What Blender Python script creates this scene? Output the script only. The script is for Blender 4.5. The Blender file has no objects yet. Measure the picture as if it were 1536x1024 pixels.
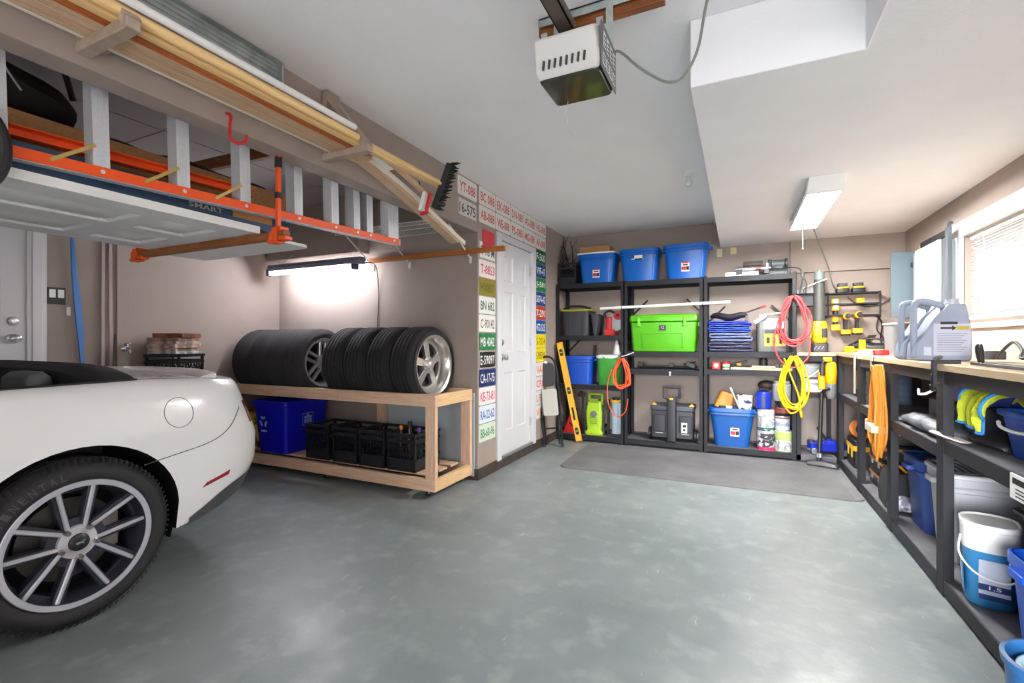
import bpy, math, random
from mathutils import Vector, Matrix
random.seed(7)
PI = math.pi
COL = bpy.context.scene.collection

# ---------------------------------------------------------------- materials
def lin(c):
    c = c / 255.0
    return c / 12.92 if c <= 0.04045 else ((c + 0.055) / 1.055) ** 2.4
_M = {}
def mat(name, rgb, rough=0.5, metal=0.0, noise=None, bump=None, rgb2=None, coat=0.0, trans=0.0, alpha=1.0, spec=0.5, stretch=None, sub=0):
    """noise=(scale, detail, lo, hi): mixes rgb with rgb2 by a noise ramp.  bump=(scale, strength)."""
    if name in _M: return _M[name]
    m = bpy.data.materials.new(name); m.use_nodes = True
    nt = m.node_tree; b = nt.nodes['Principled BSDF']
    col = (lin(rgb[0]), lin(rgb[1]), lin(rgb[2]), 1)
    b.inputs['Base Color'].default_value = col
    b.inputs['Roughness'].default_value = rough
    b.inputs['Metallic'].default_value = metal
    b.inputs['Specular IOR Level'].default_value = spec
    b.inputs['Coat Weight'].default_value = coat
    b.inputs['Coat Roughness'].default_value = 0.05
    b.inputs['Transmission Weight'].default_value = trans
    b.inputs['Alpha'].default_value = alpha
    m.diffuse_color = col
    tc = None
    if noise or bump:
        tc = nt.nodes.new('ShaderNodeTexCoord')
        src = tc.outputs['Object']
        if stretch:
            mp = nt.nodes.new('ShaderNodeMapping'); mp.inputs['Scale'].default_value = stretch
            nt.links.new(src, mp.inputs['Vector']); src = mp.outputs['Vector']
    if noise:
        n = nt.nodes.new('ShaderNodeTexNoise'); n.inputs['Scale'].default_value = noise[0]; n.inputs['Detail'].default_value = noise[1]
        r = nt.nodes.new('ShaderNodeValToRGB')
        r.color_ramp.elements[0].position = noise[2]; r.color_ramp.elements[1].position = noise[3]
        r.color_ramp.elements[0].color = col
        c2 = rgb2 or tuple(min(255, x * 1.15 + 6) for x in rgb)
        r.color_ramp.elements[1].color = (lin(c2[0]), lin(c2[1]), lin(c2[2]), 1)
        nt.links.new(src, n.inputs['Vector']); nt.links.new(n.outputs['Fac'], r.inputs['Fac']); nt.links.new(r.outputs['Color'], b.inputs['Base Color'])
    if bump:
        n2 = nt.nodes.new('ShaderNodeTexNoise'); n2.inputs['Scale'].default_value = bump[0]; n2.inputs['Detail'].default_value = 4
        bp = nt.nodes.new('ShaderNodeBump'); bp.inputs['Strength'].default_value = bump[1]; bp.inputs['Distance'].default_value = 0.01
        nt.links.new(src, n2.inputs['Vector']); nt.links.new(n2.outputs['Fac'], bp.inputs['Height']); nt.links.new(bp.outputs['Normal'], b.inputs['Normal'])
    _M[name] = m
    return m
def emit(name, rgb, strength):
    if name in _M: return _M[name]
    m = bpy.data.materials.new(name); m.use_nodes = True
    nt = m.node_tree; nt.nodes.clear()
    e = nt.nodes.new('ShaderNodeEmission'); o = nt.nodes.new('ShaderNodeOutputMaterial')
    e.inputs['Color'].default_value = (lin(rgb[0]), lin(rgb[1]), lin(rgb[2]), 1); e.inputs['Strength'].default_value = strength
    nt.links.new(e.outputs[0], o.inputs['Surface']); _M[name] = m
    return m

# ---------------------------------------------------------------- geometry collector
class G:
    def __init__(s): s.v = []; s.f = []; s.m = []
    def add(s, vs, fs, m=0, mtx=None):
        b = len(s.v)
        if mtx is not None: vs = [mtx @ Vector(v) for v in vs]
        s.v.extend([tuple(v) for v in vs]); s.f.extend([tuple(b + i for i in f) for f in fs]); s.m.extend([m] * len(fs))
        return s
    def box(s, x0, x1, y0, y1, z0, z1, m=0, mtx=None):
        vs = [(x0,y0,z0),(x1,y0,z0),(x1,y1,z0),(x0,y1,z0),(x0,y0,z1),(x1,y0,z1),(x1,y1,z1),(x0,y1,z1)]
        return s.add(vs, [(0,3,2,1),(4,5,6,7),(0,1,5,4),(1,2,6,5),(2,3,7,6),(3,0,4,7)], m, mtx)
    def cbox(s, c, d, m=0, rot=None):
        mt = Matrix.Translation(c)
        if rot is not None: mt = mt @ rot
        return s.box(-d[0]/2, d[0]/2, -d[1]/2, d[1]/2, -d[2]/2, d[2]/2, m, mt)
    def bar(s, p0, p1, w, h, m=0, up=(0,0,1)):
        """rectangular bar between two points; w across, h along 'up'"""
        p0, p1 = Vector(p0), Vector(p1); d = (p1 - p0); L = d.length; d.normalize()
        u = Vector(up)
        if abs(d.dot(u)) > 0.98: u = Vector((1,0,0))
        a = d.cross(u).normalized(); u = a.cross(d).normalized()
        vs = []
        for t in (0, L):
            for sa, su in ((-1,-1),(1,-1),(1,1),(-1,1)):
                vs.append(p0 + d*t + a*(sa*w/2) + u*(su*h/2))
        return s.add(vs, [(0,1,2,3),(7,6,5,4),(0,4,5,1),(1,5,6,2),(2,6,7,3),(3,7,4,0)], m)
    def tube(s, pts, r, n=8, m=0, closed=False, cap=True):
        P = [Vector(p) for p in pts]; k = len(P)
        if k < 2: return s
        R = r if isinstance(r, (list, tuple)) else [r]*k
        T = []
        for i in range(k):
            a = P[(i-1) % k] if (closed or i > 0) else P[i]
            b = P[(i+1) % k] if (closed or i < k-1) else P[i]
            t = (b - a)
            T.append(t.normalized() if t.length > 1e-9 else Vector((0,0,1)))
        u = Vector((0,0,1)) if abs(T[0].z) < 0.9 else Vector((1,0,0))
        u = (u - T[0]*u.dot(T[0])).normalized()
        vs = []
        for i in range(k):
            u = u - T[i]*u.dot(T[i])
            if u.length < 1e-6: u = T[i].orthogonal()
            u.normalize(); w = T[i].cross(u)
            for j in range(n):
                a = 2*PI*j/n
                vs.append(P[i] + (u*math.cos(a) + w*math.sin(a))*R[i])
        fs = []
        for i in range(k if closed else k-1):
            i2 = (i+1) % k
            for j in range(n):
                j2 = (j+1) % n
                fs.append((i*n+j, i*n+j2, i2*n+j2, i2*n+j))
        if cap and not closed:
            fs.append(tuple(range(n))[::-1]); fs.append(tuple((k-1)*n+j for j in range(n)))
        return s.add(vs, fs, m)
    def lathe(s, prof, n=24, m=0, mtx=None, arc=None):
        """profile of (r, z) about local z"""
        vs = []; fs = []; k = len(prof)
        for r, z in prof:
            for j in range(n):
                a = 2*PI*j/n
                vs.append((max(r,1e-5)*math.cos(a), max(r,1e-5)*math.sin(a), z))
        for i in range(k-1):
            for j in range(n):
                j2 = (j+1) % n
                fs.append((i*n+j, i*n+j2, (i+1)*n+j2, (i+1)*n+j))
        if prof[0][0] > 1e-4: fs.append(tuple(range(n))[::-1])
        if prof[-1][0] > 1e-4: fs.append(tuple((k-1)*n+j for j in range(n)))
        return s.add(vs, fs, m, mtx)
    def cyl(s, p0, p1, r, n=16, m=0, r1=None):
        return s.tube([p0, p1], [r, r if r1 is None else r1], n, m)
    def sph(s, c, r, n=12, m=0, sc=(1,1,1)):
        k = max(6, n//2+1)
        prof = [(r*math.sin(PI*i/k), -r*math.cos(PI*i/k)) for i in range(k+1)]
        return s.lathe(prof, n, m, Matrix.Translation(c) @ Matrix.Diagonal((*sc,1)))
    def loft(s, rings, m=0, cap0=True, cap1=True, closed=True):
        n = len(rings[0]); vs = [p for r in rings for p in r]; fs = []
        for i in range(len(rings)-1):
            for j in range(n if closed else n-1):
                j2 = (j+1) % n
                fs.append((i*n+j, i*n+j2, (i+1)*n+j2, (i+1)*n+j))
        if cap0: fs.append(tuple(range(n))[::-1])
        if cap1: fs.append(tuple((len(rings)-1)*n+j for j in range(n)))
        return s.add(vs, fs, m)
    def prism(s, poly, h0, h1, m=0, mtx=None):
        n = len(poly)
        vs = [(p[0],p[1],h0) for p in poly] + [(p[0],p[1],h1) for p in poly]
        fs = [tuple(range(n))[::-1], tuple(range(n,2*n))] + [(i,(i+1)%n,n+(i+1)%n,n+i) for i in range(n)]
        return s.add(vs, fs, m, mtx)
    def tub(s, w0, d0, w1, d1, h, r=0.04, t=0.004, m=0, floor=0.006, mtx=None, k=4):
        R = [[(x,y,0) for x,y in rrect(w0,d0,r,k)], [(x,y,h) for x,y in rrect(w1,d1,r*1.2,k)],
             [(x,y,h) for x,y in rrect(w1-2*t,d1-2*t,max(r*1.2-t,.002),k)], [(x,y,floor) for x,y in rrect(w0-2*t,d0-2*t,max(r-t,.002),k)]]
        if mtx is not None: R = [[mtx @ Vector(p) for p in q] for q in R]
        return s.loft(R, m)
    def rbox(s, c, d, r=0.01, m=0, rot=None, k=3):
        """box with rounded vertical edges"""
        mt = Matrix.Translation(c)
        if rot is not None: mt = mt @ rot
        return s.prism(rrect(d[0], d[1], r, k), -d[2]/2, d[2]/2, m, mt)
    def text(s, txt, o, xd, yd, w, h, m=0):
        """flat lettering filling a w x h rectangle centred on o"""
        vs, fs = glyphs(txt)
        if not vs: return s
        xs = [v[0] for v in vs]; ys = [v[1] for v in vs]
        x0, x1, y0, y1 = min(xs), max(xs), min(ys), max(ys)
        o, xd, yd = Vector(o), Vector(xd).normalized(), Vector(yd).normalized()
        out = [o + xd*((v[0]-x0)/(x1-x0+1e-9)-.5)*w + yd*((v[1]-y0)/(y1-y0+1e-9)-.5)*h for v in vs]
        return s.add(out, fs, m)

_GL = {}
def glyphs(txt):
    if txt in _GL: return _GL[txt]
    cu = bpy.data.curves.new('t', 'FONT'); cu.body = txt; cu.resolution_u = 2; cu.offset = 0.012
    ob = bpy.data.objects.new('t', cu); COL.objects.link(ob)
    dg = bpy.context.evaluated_depsgraph_get(); dg.update()
    me = bpy.data.meshes.new_from_object(ob.evaluated_get(dg))
    r = ([(v.co.x, v.co.y) for v in me.vertices], [tuple(p.vertices) for p in me.polygons])
    bpy.data.objects.remove(ob); bpy.data.curves.remove(cu); bpy.data.meshes.remove(me)
    _GL[txt] = r
    return r
def rrect(w, d, r, k=4):
    r = min(r, w/2-1e-4, d/2-1e-4); out = []
    for cx, cy, a0 in ((w/2-r, d/2-r, 0), (-w/2+r, d/2-r, 90), (-w/2+r, -d/2+r, 180), (w/2-r, -d/2+r, 270)):
        for i in range(k+1):
            a = math.radians(a0 + 90*i/k); out.append((cx+r*math.cos(a), cy+r*math.sin(a)))
    return out
def smooth_path(pts, n=6, closed=False):
    P = [Vector(p) for p in pts]; k = len(P); out = []
    rng = range(k if closed else k-1)
    for i in rng:
        p0 = P[(i-1)%k] if (closed or i>0) else P[i]; p1 = P[i]; p2 = P[(i+1)%k]; p3 = P[(i+2)%k] if (closed or i<k-2) else p2
        for j in range(n):
            t = j/n
            out.append(0.5*((2*p1)+(p2-p0)*t+(2*p0-5*p1+4*p2-p3)*t*t+(3*p1-p0-3*p2+p3)*t**3))
    if not closed: out.append(P[-1])
    return out
def RX(a): return Matrix.Rotation(a, 4, 'X')
def RY(a): return Matrix.Rotation(a, 4, 'Y')
def RZ(a): return Matrix.Rotation(a, 4, 'Z')
def T(*p): return Matrix.Translation(p)

# ---------------------------------------------------------------- objects
def obj(name, g, mats, parent=None, bevel=0.0, sharp=35, loc=None, rz=0.0, rot=None, sub=0):
    me = bpy.data.meshes.new(name)
    me.from_pydata(g.v, [], g.f); me.update()
    if not isinstance(mats, (list, tuple)): mats = [mats]
    for m in mats: me.materials.append(m)
    me.polygons.foreach_set('material_index', g.m)
    me.polygons.foreach_set('use_smooth', [True]*len(g.f))
    try: me.set_sharp_from_angle(angle=math.radians(sharp))
    except Exception: pass
    o = bpy.data.objects.new(name, me); COL.objects.link(o)
    if parent: o.parent = parent
    if loc: o.location = loc
    if rot is not None: o.rotation_euler = rot
    elif rz: o.rotation_euler = (0,0,rz)
    if bevel:
        b = o.modifiers.new('edge', 'BEVEL'); b.width = bevel; b.segments = 2; b.limit_method = 'ANGLE'; b.angle_limit = math.radians(40)
    if sub:
        q = o.modifiers.new('soft', 'SUBSURF'); q.levels = sub; q.render_levels = sub
    return o
def tag(o, label, cat, group=None):
    o['label'] = label; o['category'] = cat; o['kind'] = 'thing'
    if group: o['group'] = group
    return o
def thing(name, label, cat, loc=(0,0,0), rz=0.0, group=None, rot=None):
    o = bpy.data.objects.new(name, None); COL.objects.link(o); o.empty_display_size = 0.05
    o.location = loc; o.rotation_euler = rot if rot is not None else (0,0,rz)
    return tag(o, label, cat, group)
def struct(name, g, mats, parent=None, bevel=0.0, sharp=35):
    o = obj(name, g, mats, parent, bevel, sharp)
    if parent is None: o['kind'] = 'structure'
    return o
def copy_tree(o, parent=None):
    c = o.copy(); COL.objects.link(c); c.parent = parent
    for ch in o.children: copy_tree(ch, c)
    return c
def place(proto, first, loc, label, rz=0.0, group=None):
    """the first use moves the prototype itself, later uses copy it with its parts"""
    o = proto if first else copy_tree(proto)
    o.location = loc; o.rotation_euler = (0,0,rz); o['label'] = label
    if group: o['group'] = group
    return o

# ---------------------------------------------------------------- shared materials
BLACKMETAL = mat('black_powder_coat', (31,32,37), 0.55, 0.0, spec=.3, bump=(400,.05))
BLACKPL = mat('black_plastic', (28,28,31), 0.45)
DKGREY = mat('dark_grey_plastic', (52,54,60), 0.5)
MIDGREY = mat('mid_grey_plastic', (112,115,122), 0.5)
LTGREY = mat('light_grey_plastic', (176,178,184), 0.45)
WHITE = mat('white_plastic', (232,232,230), 0.4)
WHITEP = mat('white_paint', (226,226,226), 0.45)
STEEL = mat('brushed_steel', (196,198,202), 0.3, .8)
CHROME = mat('chrome', (225,226,228), 0.12, 1.0)
ALU = mat('aluminium', (214,217,222), 0.4, 0.25, noise=(30,3,.3,.7), rgb2=(200,204,210), stretch=(1,1,8))
GALV = mat('galvanised_steel', (184,194,192), 0.4, 0.35, noise=(12,3,.35,.65), rgb2=(150,160,158))
BLUE = mat('blue_tote_plastic', (6,96,190), 0.28, spec=.4)
BLUE2 = mat('blue_bin_plastic', (18,78,190), 0.35)
ROYAL = mat('royal_blue_plastic', (8,14,190), 0.4)
NAVYP = mat('navy_plastic', (34,62,128), 0.4)
RED = mat('red_plastic', (196,30,34), 0.4)
REDL = mat('red_print', (200,44,48), 0.5)
YEL = mat('yellow_plastic', (238,180,20), 0.4)
ORANGE = mat('orange_paint', (238,84,22), 0.4)
ORG2 = mat('orange_plastic', (232,130,30), 0.45)
LIME = mat('lime_green_plastic', (82,172,16), 0.38)
LIME2 = mat('yellow_green_plastic', (168,206,36), 0.4)
GREEN = mat('green_plastic', (60,158,52), 0.4)
CARD = mat('cardboard', (176,130,84), 0.8, noise=(60,2,.4,.6), rgb2=(164,120,76))
PAPER = mat('white_label_paper', (236,236,234), 0.6)
INKD = mat('black_print', (26,26,28), 0.6)
PINE = mat('pine_lumber', (226,194,166), 0.6, noise=(5,6,.35,.7), rgb2=(208,166,134), stretch=(1.2,14,14))
PINEY = mat('pine_lumber_upright', (228,196,168), 0.6, noise=(5,6,.35,.7), rgb2=(210,168,136), stretch=(14,14,1.2))
PINED = mat('pine_lumber_across', (232,196,150), 0.6, noise=(5,6,.35,.7), rgb2=(214,170,122), stretch=(14,1.2,14))
PLY = mat('plywood', (206,184,152), 0.6, noise=(4,6,.35,.7), rgb2=(190,164,130), stretch=(8,1.2,8))
BROWNW = mat('brown_wood', (152,92,48), 0.6, noise=(5,6,.35,.7), rgb2=(128,72,34), stretch=(1.2,14,14))
RUBBER = mat('tire_rubber', (38,38,40), 0.75, bump=(180,.25))
CLEAR = mat('clear_plastic', (226,232,236), 0.15, trans=0.75, alpha=1.0)
# ================================================================ SETTING
WALLC = mat('taupe_wall_paint', (160,147,139), 0.75, noise=(3,4,.3,.7), rgb2=(153,140,132), bump=(90,.12))
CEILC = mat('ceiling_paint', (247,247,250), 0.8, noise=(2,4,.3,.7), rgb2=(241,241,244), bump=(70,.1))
BAYC = mat('bay_ceiling_shade', (150,145,143), 0.8, noise=(2,4,.3,.7), rgb2=(142,137,135), bump=(70,.1))  # white ceiling again, with the bay's shade put into the grey
BASEC = mat('dark_brown_baseboard', (56,44,42), 0.55, noise=(6,4,.35,.65), rgb2=(72,60,56))
def floor_material():
    m = bpy.data.materials.new('painted_concrete'); m.use_nodes = True
    nt = m.node_tree; N = nt.nodes.new; L = nt.links.new; b = nt.nodes['Principled BSDF']
    tc = N('ShaderNodeTexCoord')
    def noise(sc, det, lo, hi, vec=None, rough=.55):
        n = N('ShaderNodeTexNoise'); n.inputs['Scale'].default_value = sc; n.inputs['Detail'].default_value = det; n.inputs['Roughness'].default_value = rough
        L(vec or tc.outputs['Object'], n.inputs['Vector'])
        r = N('ShaderNodeMapRange'); r.inputs['From Min'].default_value = lo; r.inputs['From Max'].default_value = hi; r.clamp = True
        L(n.outputs['Fac'], r.inputs['Value']); return r.outputs['Result']
    def mix(fac, a, c):
        x = N('ShaderNodeMix'); x.data_type = 'RGBA'
        L(fac, x.inputs['Factor'])
        for s, k in ((a, 'A'), (c, 'B')):
            i = [q for q in x.inputs if q.name == k and q.type == 'RGBA'][0]
            if isinstance(s, tuple): i.default_value = (lin(s[0]), lin(s[1]), lin(s[2]), 1)
            else: L(s, i)
        return [q for q in x.outputs if q.type == 'RGBA'][0]
    c = mix(noise(1.1, 6, .35, .68), (116,125,126), (136,144,144))
    c = mix(noise(7, 6, .52, .8), c, (151,158,157))                # scuffs
    mp = N('ShaderNodeMapping'); mp.inputs['Scale'].default_value = (9, 1.3, 1); mp.inputs['Rotation'].default_value = (0,0,.6)
    L(tc.outputs['Object'], mp.inputs['Vector'])
    c = mix(noise(3, 5, .66, .74, mp.outputs['Vector'], .7), c, (190,194,192))   # scratches
    c = mix(noise(2.3, 7, .68, 1.0, None, .65), c, (112,108,100))   # stains
    c = mix(noise(38, 3, .72, .82), c, (110,112,108))                # specks
    L(c, b.inputs['Base Color'])
    r = N('ShaderNodeMapRange'); r.inputs['To Min'].default_value = .3; r.inputs['To Max'].default_value = .52
    L(noise(4, 5, .3, .7), r.inputs['Value']); L(r.outputs['Result'], b.inputs['Roughness'])
    n2 = N('ShaderNodeTexNoise'); n2.inputs['Scale'].default_value = 14; n2.inputs['Detail'].default_value = 6
    L(tc.outputs['Object'], n2.inputs['Vector'])
    bp = N('ShaderNodeBump'); bp.inputs['Strength'].default_value = .12; bp.inputs['Distance'].default_value = .02
    L(n2.outputs['Fac'], bp.inputs['Height']); L(bp.outputs['Normal'], b.inputs['Normal'])
    b.inputs['Specular IOR Level'].default_value = .5
    return m
g = G(); g.box(-4.6, 1.62, -3.0, 5.95, -.12, 0); struct('floor', g, floor_material())
g = G(); g.box(-40, 40, -40, 40, -.3, -.13); struct('ground_outside', g, mat('outdoor_ground', (100,100,98), .9, noise=(.6,4,.35,.65), rgb2=(92,93,91)))
g = G(); g.box(-2.12, 1.62, -3.0, 5.95, 2.52, 2.64); struct('ceiling', g, CEILC)
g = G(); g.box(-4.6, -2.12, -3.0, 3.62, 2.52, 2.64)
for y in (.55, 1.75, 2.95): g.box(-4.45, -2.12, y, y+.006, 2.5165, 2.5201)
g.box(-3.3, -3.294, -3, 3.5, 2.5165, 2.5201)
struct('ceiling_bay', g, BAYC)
g = G(); g.prism([(-.18,2.10),(.42,2.10),(.42,-3),(1.46,-3),(1.46,5.8),(-.18,5.8)], 2.24, 2.52); struct('ceiling_soffit', g, CEILC, bevel=.004)
g = G(); g.box(-4.45, -3.2, 3.35, 3.5, 2.02, 2.52); struct('ceiling_bulkhead', g, WALLC, bevel=.003)
g = G(); g.box(-2.15, 1.62, 5.8, 5.95, 0, 2.52); g.box(.5, 1.46, 5.755, 5.8, 1.9, 2.24); struct('wall_back', g, WALLC)
g = G(); g.box(-4.6, -2.12, 3.5, 3.62, 0, 2.52); struct('wall_alcove', g, WALLC)
g = G(); g.box(-4.57, -4.45, -3, 3.62, 0, 2.52); struct('wall_left', g, WALLC)
g = G()
g.box(-2.12,-2.0, 3.5,3.92, 0,2.52); g.box(-2.12,-2.0, 4.66,5.8, 0,2.52); g.box(-2.12,-2.0, 3.92,4.66, 2.13,2.52); g.box(-2.12,-2.0, 3.92,4.66, 0,.09)
struct('wall_side', g, WALLC)
g = G(); g.box(-2.12,-2.0,-3,3.5,2.11,2.52); struct('wall_header', g, WALLC, bevel=.004)
g = G()
WY0, WY1, WZ0, WZ1 = 2.30, 4.45, 1.35, 1.93
g.box(1.46,1.62,-3,WY0,0,2.52); g.box(1.46,1.62,WY1,5.95,0,2.52); g.box(1.46,1.62,WY0,WY1,0,WZ0); g.box(1.46,1.62,WY0,WY1,WZ1,2.52)
struct('wall_right', g, WALLC)
g = G(); g.box(-4.6,-.9,-3.12,-3,0,2.52); g.box(1.3,1.62,-3.12,-3,0,2.52); g.box(-.9,1.3,-3.12,-3,2.1,2.52); struct('wall_front', g, WALLC)
# dark base course on the wall beside the white door
g = G(); g.box(-2.0,-1.985,3.49,5.8,0,.095); g.box(-2.15,-1.985,3.485,3.5,0,.095); struct('baseboard_side', g, BASEC, bevel=.003)
g = G(); g.box(-1.985,1.46,5.785,5.8,0,.095); struct('baseboard_back', g, BASEC)
g = G(); g.box(-2.0,-1.975,3.93,4.65,.088,.112); struct('trim_threshold', g, mat('threshold_metal',(150,160,160),.35,.6), bevel=.002)

def door_slab(g, w, h, t, xs, zs, m=0, mtx=None, dep=.009):
    """slab in local XZ, front at y=0 facing -y; panels in every odd/odd cell of the cut lists"""
    def P(x,y,z): return (x,y,z)
    for i in range(len(xs)-1):
        for j in range(len(zs)-1):
            a,b,c,d = xs[i],xs[i+1],zs[j],zs[j+1]
            if i%2==1 and j%2==1:
                rings=[]
                for ins,y in ((0,0),(.012,dep),(.03,dep),(.05,.002)):
                    rings.append([(a+ins,y,c+ins),(b-ins,y,c+ins),(b-ins,y,d-ins),(a+ins,y,d-ins)])
                g.add([p for r in rings for p in r],
                      [(k*4+q,k*4+(q+1)%4,(k+1)*4+(q+1)%4,(k+1)*4+q) for k in range(3) for q in range(4)]+[(12,13,14,15)], m, mtx)
            else:
                g.add([P(a,0,c),P(b,0,c),P(b,0,d),P(a,0,d)],[(0,1,2,3)],m,mtx)
    W,Hh = xs[-1],zs[-1]
    v=[(0,0,0),(W,0,0),(W,t,0),(0,t,0),(0,0,Hh),(W,0,Hh),(W,t,Hh),(0,t,Hh)]
    g.add(v,[(3,2,1,0),(4,5,6,7),(1,2,6,5),(2,3,7,6),(3,0,4,7)],m,mtx)
def cuts(W,H):
    s=.115*W/.76; c=.1*W/.76; p=(W-2*s-c)/2
    return [0,s,s+p,s+p+c,s+2*p+c,W],[0,.22*H/2.03,.78*H/2.03,.97*H/2.03,1.56*H/2.03,1.66*H/2.03,1.9*H/2.03,H]
DOORP = mat('door_white', (212,212,216), .4)
# white door on the plate wall (faces +X)
xs,zs = cuts(.74,2.03)
g = G(); MX = T(-2.018,3.92,.1) @ RZ(PI/2)
door_slab(g,.74,2.03,.04,xs,zs,0,MX)
d1 = struct('door_1', g, DOORP); d1['label'] = 'white six-panel door framed by licence plates'
g = G()
for a,b,c,d in ((3.835,3.92,.08,2.19),(4.66,4.745,.08,2.19),(3.92,4.66,2.13,2.19)):
    g.box(-2.0,-1.98,a,b,c,d); 
g.box(-2.1,-1.99,3.905,3.922,.1,2.135); g.box(-2.1,-1.99,4.658,4.675,.1,2.135)
obj('door_casing', g, DOORP, d1, .004)
def knob(parent, o, nx, deadbolt=False):
    g = G(); o = Vector(o); n = Vector(nx)
    M = T(*o) @ n.to_track_quat('Z','Y').to_matrix().to_4x4()
    if deadbolt: g.lathe([(.032,0),(.032,.006),(.026,.014),(.014,.016),(.014,.02),(0,.02)],20,0,M)
    else: g.lathe([(.034,0),(.034,.006),(.013,.012),(.012,.03),(.024,.038),(.029,.05),(.027,.062),(.015,.068),(0,.069)],20,0,M)
    obj('deadbolt' if deadbolt else 'door_handle', g, STEEL, parent)
knob(d1,(-2.018,3.985,1.03),(1,0,0)); knob(d1,(-2.018,3.985,1.17),(1,0,0),True)
for z in (.33,1.18,1.93):
    g = G(); g.box(-2.014,-1.998,4.645,4.658,z-.045,z+.045); g.cyl((-1.997,4.66,z-.045),(-1.997,4.66,z+.045),.006,8); obj('hinge', g, STEEL, d1)
# white house door on the side wall beyond the car (faces +X)
xs,zs = cuts(.82,2.03)
g = G(); door_slab(g,.82,2.03,.04,xs,zs,0,T(-4.435,.67,.24) @ RZ(PI/2))
d2 = struct('door_2', g, DOORP); d2['label'] = 'white house door beyond the car'
g = G(); g.box(-4.45,-4.42,1.49,1.595,0,2.36); g.box(-4.45,-4.42,.565,.67,0,2.36); g.box(-4.45,-4.42,.67,1.49,2.27,2.36); g.box(-4.425,-4.412,1.515,1.57,0,2.36)
obj('door_casing', g, DOORP, d2, .004)
knob(d2,(-4.435,1.425,1.2),(1,0,0)); knob(d2,(-4.435,1.425,1.318),(1,0,0),True)

# window with blind
w1 = None
g = G()
for a,b,c,d in ((WY1,WY1+.13,WZ0-.08,WZ1+.11),(WY0-.13,WY0,WZ0-.08,WZ1+.11),(WY0,WY1,WZ1,WZ1+.11),(WY0,WY1,WZ0-.08,WZ0)):
    g.box(1.435,1.47,a,b,c,d)
w1 = struct('window_1', g, WHITEP, bevel=.006); w1['label'] = 'white framed window with a lowered blind above the workbench'
g = G(); g.box(1.41,1.62,WY0-.03,WY1+.03,WZ0-.025,WZ0); obj('window_sill', g, WHITEP, w1, .004)
g = G()
for a,b,c,d in ((WY1-.05,WY1,WZ0,WZ1),(WY0,WY0+.05,WZ0,WZ1),(WY0+.05,WY1-.05,WZ1-.05,WZ1),(WY0+.05,WY1-.05,WZ0,WZ0+.05),(3.98,4.05,WZ0+.05,WZ1-.05)):
    g.box(1.54,1.60,a,b,c,d)
obj('window_frame', g, WHITEP, w1, .004)
g = G(); g.box(1.565,1.569,WY0+.05,WY1-.05,WZ0+.05,WZ1-.05)
gl = mat('window_glass',(255,255,255),0.0,trans=1.0); obj('pane', g, gl, w1)
g = G(); n = 26
for i in range(n):
    z = WZ0+.03+(WZ1-WZ0-.07)*i/(n-1)
    g.cbox((1.508,(WY0+WY1)/2,z),(.025,WY1-WY0-.03,.0012),0,RY(math.radians(14)))
g.box(1.49,1.525,WY0+.012,WY1-.012,WZ1-.03,WZ1); g.box(1.497,1.52,WY0+.015,WY1-.015,WZ0+.004,WZ0+.016)
for y in (WY0+.2,3.35,WY1-.2): g.box(1.494,1.4955,y,y+.003,WZ0+.01,WZ1-.02)
obj('blind', g, mat('blind_white',(240,240,238),.5), w1)
# ================================================================ LICENCE PLATES
PW, PH = .302, .15
def plate_mats(bg): return mat('plate_%d_%d_%d' % bg, bg, .4)
def plate(y, z, txt, bg, fg, label, x=-2.0, band=None, group='licence plates on the wall', small=None, rim=None):
    g = G(); poly = rrect(PW, PH, .014)
    M = T(x+.0012, y, z) @ Matrix(((0,0,1,0),(1,0,0,0),(0,1,0,0),(0,0,0,1)))
    g.prism(poly, -.0012, .0014, 0, M)
    o = obj('licence_plate', g, plate_mats(bg)); tag(o, label, 'licence plate', group)
    t = G()
    F = mat('ink_%d_%d_%d' % fg, fg, .45)
    if txt: t.text(txt, (x+.0034,y,z-.004), (0,1,0), (0,0,1), PW*.84, PH*.54, 0)
    if small: t.text(small, (x+.0034,y,z+.058), (0,1,0), (0,0,1), PW*.4, .016, 0)
    if t.v: obj('lettering', t, F, o)
    if rim:
        r = G(); pts=[M @ Vector((p[0]*.975,p[1]*.95,.0016)) for p in poly]; r.tube(pts,.0022,5,0,closed=True); obj('rim', r, F, o)
    for sy in (-1,1):
        s = G(); s.cyl((x+.002,y+sy*.09,z+.064),(x+.0045,y+sy*.09,z+.064),.004,8); obj('screw', s, STEEL, o)
    return o
W_=(226,226,220); R_=(205,60,66); G_=(40,120,72); BK=(30,30,34); NV=(24,44,104); YL=(232,214,20); WH=(235,235,232)
y0=3.672
top = [('BC 088','AB-088'),('EK-088','WE-088'),('DN-088','PS-088'),('AS-088','MG-088'),('HE-088','AF-088')]
names1=['white plate reading BC 088, upper row over the white door','white plate reading EK-088, upper row over the white door','white plate reading DN-088, upper row over the white door','white plate reading AS-088, upper row over the white door','white plate reading HE-088, upper row over the white door']
for i,(a,b) in enumerate(top):
    plate(y0+.312*i, 2.44, a, W_, R_, names1[i], small='ALBERTA' if 0 else None)
    plate(y0+.312*i, 2.282, b, W_, R_, 'white plate reading %s in red, lower row over the white door' % b)
plate(3.33, 2.43, 'YT-088', W_, R_, 'white plate with red YT-088 on the header end, above the black-framed plate')
plate(3.33, 2.262, '16-575', (206,206,204), (40,40,44), 'grey plate with black frame reading 16-575 on the header end', rim=True)
g = G(); g.box(-2.0,-1.997,3.58,3.80,2.0,2.16); tag(obj('metal_tag', g, mat('red_tag',(206,52,62),.5)), 'plain red square tag in the plate column above the wooden strip', 'tag')
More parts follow.
